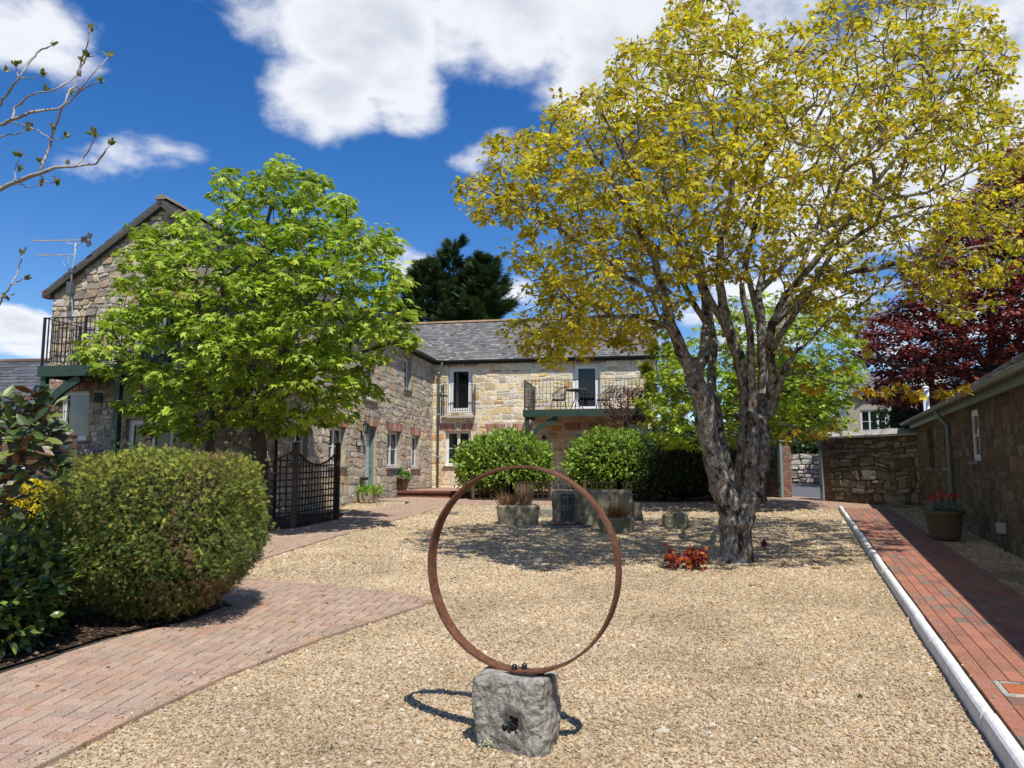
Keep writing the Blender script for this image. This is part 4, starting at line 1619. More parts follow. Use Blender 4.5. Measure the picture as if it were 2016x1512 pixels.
# ================================================================ right side: low range, gate wall, beyond the gate
RD = Vector((0.3608, 0.9326, 0))
RN = Vector((-0.9326, 0.3608, 0))                 # out of the wall, towards the court
RA = math.atan2(RD.x, RD.y)
R0 = Vector((6.89, 10.46, 0))
RS = R0 - RD * 9.5                                # the wall runs on past the camera
sb = thing('low_stone_range', 'long single-storey rubble range in shade along the brick path', 'building', (RS.x, RS.y, 0), -RA)
fr_ = Frame((0, 0, 0), (0, 1, 0), (-1, 0, 0))      # local y along, -x out
RL_ = 19.9
RE = 2.72
rops = [(9.5 + 2.28, 9.5 + 2.92, 1.70, 2.56), (9.5 + 7.2, 9.5 + 8.0, 1.60, 2.50), (9.5 + 5.15, 9.5 + 5.75, 1.60, 2.50)]
mb = MB((.26, .2, .13))
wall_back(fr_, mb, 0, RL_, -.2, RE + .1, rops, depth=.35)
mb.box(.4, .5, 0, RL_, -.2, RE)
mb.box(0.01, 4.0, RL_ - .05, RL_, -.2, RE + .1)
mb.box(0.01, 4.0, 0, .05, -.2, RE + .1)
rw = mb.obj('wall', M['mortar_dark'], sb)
SHADE = [(.165, .125, .075), (.145, .11, .066), (.18, .135, .078), (.13, .10, .06), (.17, .14, .095), (.15, .11, .062), (.20, .155, .10), (.11, .088, .058)]  # stone tones lowered so the wall's deep shade sits in the colour
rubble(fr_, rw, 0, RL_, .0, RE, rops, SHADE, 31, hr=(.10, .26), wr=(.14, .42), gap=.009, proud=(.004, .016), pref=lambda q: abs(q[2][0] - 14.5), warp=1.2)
window(sb, fr_, *rops[0], cols=1, rows=2, back=.02, frame=.06, sash=.045)
window(sb, fr_, *rops[1], cols=1, rows=1, back=.24, frame=.06, sash=.045)
window(sb, fr_, *rops[2], cols=1, rows=1, back=.24, frame=.06, sash=.045)
RSL = .62
RLN = 4.0
ra, rs = 1 / math.hypot(1, RSL), RSL / math.hypot(1, RSL)


def rrf(u, s, n):
    return Vector((-.22 + s * ra - n * rs, u, RE + .04 + s * rs + n * ra))


V = [rrf(u, s, n) for u, s, n in ((-.1, 0, -.05), (RL_ + .15, 0, -.05), (RL_ + .15, RLN, -.05), (-.1, RLN, -.05), (-.1, 0, 0), (RL_ + .15, 0, 0), (RL_ + .15, RLN, 0), (-.1, RLN, 0))]
rb = MB((.1, .1, .1))
rb.add(V, [(0, 1, 2, 3), (4, 7, 6, 5), (0, 4, 5, 1), (3, 2, 6, 7), (0, 3, 7, 4), (1, 5, 6, 2)])
rroof = rb.obj('roof', M['slate'], sb)
slates(rrf, rroof, 13.0, 20, .28, .2, SL2, 9, pref=lambda q: -q[2][0] + q[2][1], uoff=RL_ - 12.9)
gt = MB((.16, .19, .17))
n = 7
V = []
for vv in (-.1, RL_ + .1):
    for k in range(n):
        t_ = math.pi + math.pi * k / (n - 1)
        V.append((-.27 + .065 * math.cos(t_), vv, RE + .06 + .065 * math.sin(t_)))
gt.add(V, [(i, i + 1, n + i + 1, n + i) for i in range(n - 1)])
gt.box(-.12, -.06, 0, RL_, RE - .10, RE + .03)
gt.obj('gutter', M['pipe'], sb, smooth=False)
dp = MB()
dp.tube([(-.27, 9.5 + 4.85, RE), (-.20, 9.5 + 4.85, RE - .12), (-.07, 9.5 + 4.85, RE - .3), (-.07, 9.5 + 4.85, .42)], .045, 10)
dp.obj('downpipe', M['pipe'], sb, smooth=True)


def rp(v, out, z):
    q = R0 + RD * v + RN * out
    return (q.x, q.y, z)


so = thing('outdoor_socket', 'grey weatherproof double socket with black cable on the shaded wall', 'socket', rp(.85, .02, .70), -RA)
m_ = MB((.36, .37, .38))
m_.box(-.075, 0, -.075, .075, -.07, .085)
m_.obj('socket_box', M['plain'], so)
for k in (-1, 1):
    m_ = MB((.40, .41, .42))
    m_.cbox(-.1, -.076, .038 * k - .034, .038 * k + .034, -.06, .078, .004)
    m_.cobj('socket_flap', M['plain'], so)
m_ = MB()
m_.tube([(-.05, -.02, -.07), (-.05, -.04, -.18), (-.04, -.09, -.28), (-.04, -.12, -.40)], .013, 6)
m_.obj('cable', M['iron'], so)

# ---------------- gate wall
GD = Vector((0.4582, -0.8888, 0))
GA = math.atan2(-GD.y, GD.x)
GN = Vector((-0.8888, -0.4582, 0))
G0 = Vector((9.10, 22.37, 0))
gwl = thing('garden_wall', 'rubble garden wall with brick end and pale coping right of the gateway', 'wall', (G0.x, G0.y, 0), -GA)
fgw = Frame((0, 0, 0), (1, 0, 0), (0, -1, 0))
mb = MB((.26, .2, .13))
mb.box(0, 3.3, .0, .42, .2, 2.44)
wb = mb.obj('wall', M['mortar_dark'], gwl)
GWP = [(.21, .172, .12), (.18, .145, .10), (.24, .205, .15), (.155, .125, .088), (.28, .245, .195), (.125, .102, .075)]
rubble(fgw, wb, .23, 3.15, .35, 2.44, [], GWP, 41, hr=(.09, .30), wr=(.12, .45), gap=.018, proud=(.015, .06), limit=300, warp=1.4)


def brickpier(fr, parent, u0, u1, z0, z1, n0=-.02, proud=.014):
    z = z0
    r_ = 0
    while z < z1:
        u = u0 - (0.11 if r_ % 2 else 0)
        while u < u1:
            a, b = max(u, u0), min(u + .22, u1)
            if b - a > .03:
                mb = MB(vary(RND.choice([(.24, .115, .075), (.27, .14, .09), (.21, .11, .08), (.25, .16, .12)]), .2))
                fr.box(mb, a + .005, b - .005, z + .005, z + .07, n0, proud + RND.uniform(-.004, .004))
                mb.cobj('brick', M['brick'], parent)
            u += .22
        z += .075
        r_ += 1


brickpier(fgw, wb, .005, .225, .45, 2.43)
cp = MB((.40, .38, .34))
x = -.06
while x < 3.25:
    L = RND.uniform(.5, .75)
    c_ = MB(vary((.40, .38, .34), .1))
    V = [(xx, y, z) for xx in (x + .004, x + L - .004) for y, z in ((-.10, 2.445), (.52, 2.445), (.52, 2.50), (.21, 2.66), (-.10, 2.50))]
    c_.add(V, [(0, 1, 2, 3, 4), (9, 8, 7, 6, 5), (0, 5, 6, 1), (1, 6, 7, 2), (2, 7, 8, 3), (3, 8, 9, 4), (4, 9, 5, 0)])
    c_.cobj('coping_stone', M['granite'], gwl)
    x += L
# left of the gateway
Lp = G0 - GD * 1.62
gl = thing('garden_wall', 'rubble garden wall with brick pier left of the gateway beside the hedge', 'wall', (Lp.x, Lp.y, 0), -GA)
mb = MB((.26, .2, .13))
mb.box(-3.0, 0, .0, .42, .2, 2.40)
wb2 = mb.obj('wall', M['mortar_dark'], gl)
rubble(fgw, wb2, -3.0, -.23, .4, 2.40, [], GWP, 42, hr=(.14, .3), wr=(.18, .5), proud=(.012, .04), limit=120)
brickpier(fgw, wb2, -.225, -.005, .5, 2.39)
fge = Frame((0, 0, 0), (0, 1, 0), (1, 0, 0))
brickpier(fge, wb2, .0, .42, .5, 2.39)
c_ = MB((.38, .36, .32))
c_.box(-3.05, .03, -.06, .48, 2.402, 2.47)
c_.obj('coping_stone', M['granite'], gl)
for (pos, lab) in ((Lp + GD * .03 + GN * .06, 'grey green steel gate post against the left brick pier'), (G0 - GD * .05 + GN * .03, 'grey green steel gate post against the right wall end')):
    gp = thing('gate_post', lab, 'gate post', (pos.x, pos.y, gz(pos.y) + .03), -GA)
    m_ = MB()
    m_.cbox(-.05, .05, -.05, .05, 0, 1.86, .01)
    m_.obj('post', M['pipe'], gp)
    for zz in (.35, 1.5):
        m_ = MB()
        m_.tube([(.0, -.06, zz), (.0, -.06, zz + .12)], .018, 8)
        m_.obj('hinge', M['iron'], gp)

# ---------------- beyond the gate
rwY = 33.6
far_wall = thing('retaining_wall', 'pale grey rough stone retaining wall across the road', 'wall', (12.5, rwY, 1.0), -.12)
ff = Frame((0, 0, 0), (1, 0, 0), (0, -1, 0))
mb = MB((.2, .19, .17))
mb.box(-4.5, 12, 0, .5, -.2, 1.25)
fwb = mb.obj('wall', M['mortar_dark'], far_wall)
rubble(ff, fwb, -4.4, 8.0, .0, 1.25, [], [(.42, .39, .34), (.34, .315, .275), (.47, .44, .39), (.27, .25, .22), (.40, .355, .295)], 51, hr=(.14, .26), wr=(.16, .42), gap=.035, proud=(.03, .09), limit=150,
       pref=lambda q: abs(q[2][0] - 1.0))

wh = thing('white_house', 'white rendered house with brown roof and paned windows beyond the garden wall', 'house', (23.9, 46, 1.0), -.30)
fh = Frame((0, 0, 0), (1, 0, 0), (0, -1, 0))
hops = [(-2.6, -1.1, 1.6, 4.2), (-.5, 1.2, 1.6, 4.2), (1.7, 3.4, 1.6, 4.2)]
mb = MB((.86, .86, .82))
wall_back(fh, mb, -3.4, 7.0, -.2, 5.1, hops, depth=.2)
mb.box(-3.4, -3.3, 0, 7, -.2, 5.1)
mb.box(-3.35, 7, 1.5, 1.6, -.2, 5.1)
mb.add([(-2.2, .0, 5.1), (4.4, .0, 5.1), (1.2, .0, 7.3)], [(0, 1, 2)])
mb.obj('wall', M['render'], wh)
for q in hops:
    window(wh, fh, *q, cols=3, rows=4, frame=.06, sash=.04, back=.08, sill=False)
mb = MB((.7, .7, .66))
mb.box(-3.5, 7.1, -.25, -.02, 5.1, 5.32)
mb.obj('cornice', M['render'], wh)
mb = MB((.10, .055, .04))
mb.add([(-2.7, -.35, 4.95), (1.2, -.35, 7.55), (1.2, 6, 7.55), (-2.7, 6, 4.95), (4.9, -.35, 4.95), (4.9, 6, 4.95)], [(0, 1, 2, 3), (1, 4, 5, 2)])
mb.add([(-3.6, -.3, 5.33), (7.2, -.3, 5.33), (7.2, 3.6, 6.9), (-3.6, 3.6, 6.9)], [(0, 1, 2, 3)], (.13, .12, .12))
mb.obj('roof', M['ridge'], wh)
pl = AY(1822, 765, 26.0)
pv = thing('white_pole', 'white round vent pole rising behind the low roof', 'pole', (pl[0], 26.0, gz(26)))
m_ = MB((.78, .78, .78))
m_.tube([(0, 0, 0), (0, 0, pl[2] - gz(26))], .10, 12)
m_.obj('shaft', M['plain'], pv, smooth=True)
m_ = MB((.74, .74, .74))
m_.lathe([(.105, 0), (.115, .01), (.115, .05), (.06, .09), (0, .095)], 12, at=(0, 0, pl[2] - gz(26)))
m_.obj('cap', M['plain'], pv)

# far left outbuilding
ob_ = thing('slate_outbuilding', 'low cream outbuilding with dark slate roof beyond the gable', 'building', (-15.6, 21.3, .55), -.12)
fo = Frame((0, 0, 0), (1, 0, 0), (0, -1, 0))
mb = MB((.55, .50, .38))
wall_back(fo, mb, -4, 4.4, -.2, 2.55, [(1.6, 2.6, .9, 2.0)], depth=.2)
mb.box(4.35, 4.4, 0, 5, -.2, 2.55)
mb.box(-4, 4.35, 1.2, 1.3, -.2, 2.5)
mb.obj('wall', M['render'], ob_)
window(ob_, fo, 1.6, 2.6, .9, 2.0)


def orf(u, s, n):
    return Vector((u, -.2 + s * .80 - n * .6, 2.5 + s * .6 + n * .80))


V = [orf(u, s, n) for u, s, n in ((-4.1, 0, -.05), (4.6, 0, -.05), (4.6, 3.1, -.05), (-4.1, 3.1, -.05), (-4.1, 0, 0), (4.6, 0, 0), (4.6, 3.1, 0), (-4.1, 3.1, 0))]
rb = MB((.06, .06, .065))
rb.add(V, [(0, 1, 2, 3), (4, 5, 6, 7), (0, 4, 5, 1), (3, 2, 6, 7), (0, 3, 7, 4), (1, 5, 6, 2)])
oroof = rb.obj('roof', M['slate'], ob_)
slates(orf, oroof, 8.7, 16, .28, 3.1 / 16, [(.085, .087, .095), (.07, .072, .08), (.10, .10, .11)], 10, pref=lambda q: -q[2][0], uoff=-4.1)
x = -4.1
while x < 4.5:
    tile = MB(vary((.15, .10, .075), .2))
    tile.tube([orf(x + .005, 3.1, .0), orf(x + .44, 3.1, .0)], .09, 8)
    tile.cobj('ridge_tile', M['ridge'], oroof)
    x += .445

# ================================================================ things in the court
def rough_block(sx, sy, sz, seed, cuts=5, amp=.03, rounded=.12, taper=0., freq=3.0):
    """hewn stone: subdivided box, edges worn round, faces broken"""
    rnd = random.Random(seed)
    n = 2 ** cuts if cuts < 4 else cuts * 3
    V, idx, Fc = [], {}, []

    def vid(p):
        k = (round(p[0], 5), round(p[1], 5), round(p[2], 5))
        if k not in idx:
            idx[k] = len(V)
            V.append(p)
        return idx[k]
    for ax in range(3):
        for s in (-1, 1):
            for i in range(n):
                for j in range(n):
                    q = []
                    for (a, b) in ((i, j), (i + 1, j), (i + 1, j + 1), (i, j + 1)):
                        p = [0, 0, 0]
                        p[ax] = s
                        p[(ax + 1) % 3] = -1 + 2 * a / n
                        p[(ax + 2) % 3] = -1 + 2 * b / n
                        q.append(vid(tuple(p)))
                    Fc.append(tuple(q) if s > 0 else tuple(reversed(q)))
    out = []
    for p in V:
        v = Vector(p)
        m = max(abs(c) for c in v)
        sph = v.normalized() * 1.25
        e = sorted(abs(c) for c in v)[1]
        k = rounded * max(0, (e - .72) / .28) ** 1.5
        v = v.lerp(sph * .92, min(1, k))
        t_ = 1 - taper * (v.z + 1) / 2
        w_ = Vector((v.x * sx / 2 * t_, v.y * sy / 2 * t_, (v.z + 1) / 2 * sz))
        o = Vector((seed * 1.7, seed * .3, 0))
        d = mnoise.fractal(w_ * freq + o, 1.0, 2.0, 4) * amp + mnoise.noise(w_ * freq * 5 + o) * amp * .25
        w_ += v.normalized() * d
        w_.z = max(w_.z, 0)
        out.append(w_)
    return out, Fc


def put_block(par, name, sx, sy, sz, seed, col, mat='granite', at=(0, 0, 0), rz=0, **kw):
    V, Fc = rough_block(sx, sy, sz, seed, **kw)
    Mx = Matrix.Translation(at) @ Matrix.Rotation(rz, 4, 'Z')
    mb = MB(col)
    mb.add([Mx @ v for v in V], Fc)
    return mb.obj(name, M[mat], par, smooth=True)


def gl_(px, py):
    g = G(px, py)
    return (float(g[0]), float(g[1]), float(g[2]))


# ---- the rusted ring on its granite block
M['rust'] = pbr('rusted_steel', (.145, .062, .034), rough=.85, spec=.25, nscale=26, namt=.55, bscale=70, bump=.5, bdist=.004, stain=(11, .55, .72, (.20, .115, .08)))
M['ring_stone'] = pbr('ring_granite', (.31, .285, .24), rough=.92, spec=.25, nscale=38, namt=.55, bscale=24, bump=1.0, bdist=.035, detail=10, stain=(5.5, .50, .64, (.14, .125, .10)))
SCX, SCY = 0.035, 4.22
SYAW = R(-23)
st = thing('granite_block', 'rough grey granite block with a dark socket on the gravel', 'stone block', (SCX, SCY, gz(SCY) - .02), SYAW)
V, Fc = rough_block(.40, .32, .375, 3, cuts=9, amp=.034, rounded=.16, taper=.05, freq=4.5)
VV = []
for v in V:
    # the broken socket in the front face
    if v.y < -.05:
        d = math.hypot((v.x - .02) / .05, (v.z - .15) / .055)
        if d < 1.5:
            v.y += .055 * max(0, 1 - d / 1.5)
    VV.append(v)
mb = MB((.36, .335, .29))
mb.add(VV, Fc)
sto = mb.obj('stone', M['ring_stone'], st, smooth=True)
sk = MB((.02, .018, .016))
rr = random.Random(4)
for k in range(22):
    a, r_ = rr.uniform(0, 6.3), rr.uniform(0, .06)
    cx, cz, s_ = .02 + r_ * math.cos(a), .15 + r_ * math.sin(a) * 1.3, rr.uniform(.012, .026)
    pts = [(cx + s_ * rr.uniform(.6, 1.2) * math.cos(b), -.157 + .022 + rr.uniform(-.012, .004), cz + s_ * rr.uniform(.6, 1.2) * math.sin(b)) for b in np.linspace(0, 6.28, 8, endpoint=False)]
    sk.add(pts + [(cx, -.157 + .008, cz)], [(i, (i + 1) % 8, 8) for i in range(8)])
sk.obj('socket', pbr('socket_black', (.014, .013, .012), rough=.9, nscale=60, namt=.5, bump=.6), st)
li = MB((.36, .37, .24))
for k in range(26):
    a, r_ = rr.uniform(0, 6.3), rr.uniform(0, .03)
    cx, cz, s_ = -.115 + r_ * math.cos(a) * 1.3, .045 + r_ * math.sin(a), rr.uniform(.004, .010)
    li.add([(cx + s_ * math.cos(b), -.1665, cz + s_ * math.sin(b)) for b in np.linspace(0, 6.28, 6, endpoint=False)] + [(cx, -.1745, cz)], [(i, (i + 1) % 6, 6) for i in range(6)])
li.obj('lichen', M['render'], st)

RR, RWD, RTH = .550, .085, .012
zc = .375 - .018 + RR + gz(SCY)
ring = thing('rusted_ring', 'large rusted flat iron hoop standing upright on the granite block', 'sculpture', (SCX + .012, SCY - .005, zc - RR), SYAW)
mb = MB((.14, .06, .034))
n = 128
V = []
for k in range(n):
    a = 2 * math.pi * k / n
    wob = 1 + .004 * math.sin(2 * a + 1) + .002 * math.sin(5 * a)
    for (r_, y) in ((RR, -RWD / 2), (RR, RWD / 2), (RR - RTH, RWD / 2), (RR - RTH, -RWD / 2)):
        V.append((r_ * wob * math.cos(a), y, RR + r_ * wob * math.sin(a)))
Fc = []
for k in range(n):
    b, c = 4 * k, 4 * ((k + 1) % n)
    for i in range(4):
        Fc.append((b + i, b + (i + 1) % 4, c + (i + 1) % 4, c + i))
mb.add(V, [tuple(reversed(q)) for q in Fc])
mb.obj('hoop', M['rust'], ring)
for (x, y) in ((-.03, -.018), (.012, .020)):
    bo = MB((.02, .02, .02))
    bo.lathe([(.017, 0), (.017, .012), (.014, .024), (.007, .031), (0, .033)], 10, at=(x, y, RTH + .0005 + x * x / (2 * RR)))
    bo.obj('bolt', pbr('bolt_black', (.012, .012, .014), rough=.25, spec=.6, nscale=10, namt=.1, bump=0), ring, smooth=True)
pl_ = MB((.03, .025, .022))
pl_.box(-.16, .12, -.06, .06, -.005, .008)
pl_.obj('base_plate', M['iron'], ring)


# ---- stone troughs round the little fountain
def trough(name, label, loc, rz, sx, sy, sz, seed, col, wallt=.09, groupn=None, round_=False):
    t_ = thing(name, label, 'trough', loc, rz, groupn)
    V, Fc = rough_block(sx, sy, sz, seed, cuts=7, amp=.026 if not round_ else .02, rounded=.3, freq=3.4, taper=-.05)
    # hollow: push the top face inside the rim down
    VV = []
    for v in V:
        if round_:
            m = max(abs(v.x) / (sx / 2), abs(v.y) / (sy / 2), 1e-6)
            h = math.hypot(v.x / (sx / 2), v.y / (sy / 2))
            k = m / max(h, 1e-6)
            v = Vector((v.x * k, v.y * k, v.z))
        ex, ey = sx / 2 - wallt, sy / 2 - wallt
        inside = (abs(v.x) < ex and abs(v.y) < ey) if not round_ else math.hypot(v.x / ex, v.y / ey) < 1
        if v.z > sz * .9 and inside:
            v.z = sz * .66
        VV.append(v)
    mb = MB(col)
    mb.add(VV, Fc)
    mb.obj('basin', M['granite'], t_, smooth=True)
    so_ = MB((.05, .035, .02))
    k = .80
    so_.box(-(sx / 2 - wallt) * k, (sx / 2 - wallt) * k, -(sy / 2 - wallt) * k, (sy / 2 - wallt) * k, sz * .66, sz * .86)
    so_.obj('soil', M['soil'], t_)
    return t_


GRN = (.235, .21, .15)
l = gl_(1170, 1038)
tA = thing('fountain_trough', 'big mossy granite trough with a slate spout and trickle of water', 'fountain', (l[0], l[1] + .32, l[2] - .02), R(-5))
V, Fc = rough_block(1.60, .66, .73, 7, cuts=10, amp=.020, rounded=.16, freq=3.4)
VV = []
for v in V:
    if v.z > .66 and abs(v.x) < .68 and abs(v.y) < .22:
        v.z = .52
    VV.append(v)
mb = MB(GRN)
mb.add(VV, Fc)
mb.obj('basin', M['granite'], tA, smooth=True)
M['water'] = None
mw, t = mat_new('water')
o_ = t.n('OutputMaterial')
b_ = t.n('BsdfPrincipled')
b_.inputs['Base Color'].default_value = (.55, .6, .6, 1)
b_.inputs['Roughness'].default_value = .05
b_.inputs['Transmission Weight'].default_value = .9
b_.inputs['IOR'].default_value = 1.33
t.l(b_.outputs[0], o_.inputs[0])
M['water'] = mw
mb = MB()
mb.box(-.67, .67, -.21, .21, .53, .62)
mb.obj('water_surface', M['water'], tA)
mb = MB((.05, .052, .058))
mb.box(-.62, -.38, -.40, -.345, .02, .66)
mb.obj('slate_back', M['slate'], tA)
mb = MB((.06, .062, .068))
mb.box(-.62, -.38, -.47, -.30, .60, .63)
mb.obj('spout', M['slate'], tA)
rr = random.Random(9)
for k in range(7):
    x = -.50 + rr.uniform(-.075, .075)
    mb = MB()
    pts = [(x, -.47, .61), (x + rr.uniform(-.01, .01), -.49, .55), (x + rr.uniform(-.02, .02), -.485, .35), (x + rr.uniform(-.03, .03), -.47, .08)]
    mb.tube(pts, [.004, .0035, .003, .004], 5)
    mb.obj('water_thread', M['water'], tA)
sg = thing('slate_slab', 'dark slate slab catching the fountain water', 'slab', (l[0] - .56, l[1] - .07, l[2] + .0), R(-5))
mb = MB((.13, .14, .145))
mb.prism([(-.46, -.14), (-.30, -.26), (.36, -.27), (.50, -.05), (.42, .10), (-.44, .10)], 0, .055)
mb.obj('slate_sheet', M['slate'], sg)
for k in range(16):
    x, y = rr.uniform(-.34, .40), rr.uniform(-.20, .06)
    s_ = rr.uniform(.035, .075)
    co = (l[0] - .56 + x, l[1] - .07 + y, l[2] + .055)
    V, Fc = rough_block(s_ * 2, s_ * 1.4, s_ * .9, 100 + k, cuts=2, amp=.006, rounded=.8, freq=8)
    cc = vary(rr.choice([(.20, .10, .065), (.13, .115, .10), (.24, .15, .10), (.10, .09, .085)]), .2)
    mb = MB(cc)
    mb.add(V, Fc)
    o = mb.obj('cobble', M['granite'], None, smooth=True, loc=co, rotz=rr.uniform(0, 3))
    tag(o, 'wet cobble on the slate slab under the fountain spout', 'cobble', 'cobbles under the fountain spout')

l = gl_(1021, 1034)
tP = trough('planted_trough', 'buff granite trough planted with tufts of dry grass', (l[0], l[1] + .2, l[2] - .02), R(-6), .80, .46, .42, 13, (.36, .305, .21))
l = gl_(1217, 1051)
tR = trough('round_trough', 'mossy half-round granite trough with rust coloured grass', (l[0], l[1] + .22, l[2] - .02), R(0), .64, .5, .31, 17, (.18, .17, .11), round_=True)
l = gl_(1333, 1041)
tS = thing('mossy_stone', 'small squared mossy stone with a tuft of grass', 'stone', (l[0], l[1] + .16, l[2] - .02), R(-8))
put_block(tS, 'stone', .50, .36, .31, 23, (.25, .24, .17), cuts=6, rounded=.55, amp=.04)
l = gl_(1076, 1022)
tH = thing('half_round_stone', 'low rounded granite stone between planted trough and fountain', 'stone', (l[0], l[1] + .35, l[2] - .02), R(-4))
put_block(tH, 'stone', .42, .34, .26, 29, (.30, .275, .22), cuts=6, rounded=.55, amp=.02)
l = gl_(1262, 1030)
tX = thing('leaning_stone', 'small dark stone leaning behind the fountain trough', 'stone', (l[0], l[1] + .5, l[2] - .02), R(10))
put_block(tX, 'stone', .22, .25, .42, 31, (.12, .11, .09), cuts=5, rounded=.5, amp=.02, taper=.4)
l = gl_(891, 1014)
tY = thing('loose_brick', 'small grey brick lying on the gravel near the paved path', 'brick', (l[0], l[1] + .05, l[2]), R(-14))
put_block(tY, 'brick_body', .22, .11, .075, 33, (.26, .22, .19), cuts=2, rounded=.1, amp=.003)

# ---- potted plants: containers (foliage comes with the plants)
l = gl_(1866, 1074)
PB = (l[0] + .05, l[1] + .15, gz(l[1]) + .085)
pt = thing('basket_pot', 'large basket-weave terracotta pot by the shaded wall', 'plant pot', PB, 0)
pt.scale = (.86, .86, .86)
mb = MB((.22, .155, .09))
mb.lathe([(.0, 0), (.22, 0), (.235, .03), (.27, .20), (.30, .40), (.315, .455), (.345, .47), (.35, .52), (.335, .54), (.30, .54), (.29, .50)], 36)
mb.obj('pot', pbr('old_terracotta', (.13, .095, .055), rough=.9, nscale=14, namt=.4, bscale=60, bump=.3), pt, smooth=True)
wv = MB((.15, .11, .065))
for k in range(24):
    for sgn in (-1, 1):
        for seg in range(2):
            a0 = 2 * math.pi * k / 24 + seg * .26 * sgn
            z0 = .05 + seg * .19
            pts = []
            for i in range(4):
                a = a0 + sgn * .24 * i / 3
                z = z0 + .17 * i / 3
                r_ = .235 + (z / .455) * .078 + .004
                pts.append((r_ * math.cos(a), r_ * math.sin(a), z))
            wv.tube(pts, .011, 5)
w_o = wv.obj('woven_strips', M['brick'], pt)
w_o['kind'] = 'stuff'
mb = MB()
mb.lathe([(0, .50), (.30, .50)], 24)
mb.obj('compost', M['soil'], pt)

cp_ = wp(JB, .08, -3.9, TZ)
cpot = thing('brown_pot', 'glazed brown pot with green plant at the terrace corner', 'plant pot', cp_, 0)
mb = MB((.10, .05, .03))
mb.lathe([(0, 0), (.19, 0), (.20, .02), (.25, .2), (.275, .36), (.30, .37), (.30, .42), (.27, .425), (.26, .38)], 28)
mb.obj('pot', pbr('brown_glaze', (.10, .05, .03), rough=.3, spec=.5, nscale=8, namt=.25, bump=0), cpot, smooth=True)
mb = MB()
mb.lathe([(0, .38), (.265, .38)], 20)
mb.obj('compost', M['soil'], cpot)
dl = wp(OB, .38, 5.25, 0)
dtr = thing('door_trough', 'small wooden trough of strappy green leaves by the green door', 'planter', (dl[0], dl[1], gz(dl[1]) + .01), -BA)
for (x0, x1, y0, y1) in ((-.17, -.145, -.28, .28), (.145, .17, -.28, .28), (-.144, .144, -.28, -.255), (-.144, .144, .255, .28)):
    for k in range(3):
        mb = MB(vary((.36, .30, .21), .15))
        mb.cbox(x0, x1, y0, y1, .02 + k * .095, .02 + k * .095 + .09, .004)
        mb.cobj('plank', M['greywood'], dtr)
mb = MB()
mb.box(-.143, .143, -.254, .254, .0, .26)
mb.obj('compost', M['soil'], dtr)


# ---- trellis
def trellis(label, A, B, h, posts=(True, True), dip=.22, pitch=.125, col=(.055, .038, .025), mat='blackwood', grp=None, tilt=0, posth=None):
    A, B = Vector(A), Vector(B)
    L = (B - A).to_2d().length
    rz = math.atan2(B.y - A.y, B.x - A.x)
    t_ = thing('trellis_panel', label, 'trellis', A, rz, grp)
    rise = (B.z - A.z) / L
    posth = posth or h + .10
    for k, on in enumerate(posts):
        if on:
            x = 0 if k == 0 else L
            mb = MB(col if k else tuple(c * 1.5 + .01 for c in col))
            mb.box(x - .045, x + .045, -.045, .045, x * rise, x * rise + posth)
            mb.box(x - .06, x + .06, -.06, .06, x * rise + posth, x * rise + posth + .03)
            mb.lathe([(.05, .03), (.03, .06), (0, .065)], 4, at=(x, 0, x * rise + posth))
            mb.cobj('post', M[mat], t_)

    def top(x):
        q = (x - L / 2) / (L / 2)
        return x * rise + h - dip * (1 - q * q) + .0
    x0, x1 = .05, L - .05
    n = max(2, int(round((x1 - x0) / pitch)))
    for i in range(1, n):
        x = x0 + (x1 - x0) * i / n
        mb = MB(vary(col, .3))
        mb.box(x - .014, x + .014, -.012, .0, x * rise + .05, top(x))
        mb.cobj('upright_slat', M[mat], t_)
    z = .07
    while z < h - .02:
        # the part of the course that stays below the curved top
        xs_ = [x for x in np.linspace(x0, x1, 80) if top(x) - x * rise > z + .015]
        if xs_:
            runs, cur = [], [xs_[0]]
            for a, b in zip(xs_[:-1], xs_[1:]):
                if b - a > (x1 - x0) / 79 * 1.5:
                    runs.append(cur)
                    cur = []
                cur.append(b)
            runs.append(cur)
            for r_ in runs:
                if r_[-1] - r_[0] > .03:
                    mb = MB(vary(col, .3))
                    mb.bar((r_[0], .0125, r_[0] * rise + z), (r_[-1], .0125, r_[-1] * rise + z), .012, .028, up=(0, 0, 1))
                    mb.cobj('cross_slat', M[mat], t_)
        z += pitch
    mb = MB(col)
    pts = [(x, -.005, top(x)) for x in np.linspace(x0 - .01, x1 + .01, 16)]
    for a, b in zip(pts[:-1], pts[1:]):
        mb.bar(a, b, .04, .022)
    mb.bar((x0, -.005, x0 * rise + .035), (x1, -.005, x1 * rise + .035), .03, .03)
    mb.obj('frame', M[mat], t_)
    return t_


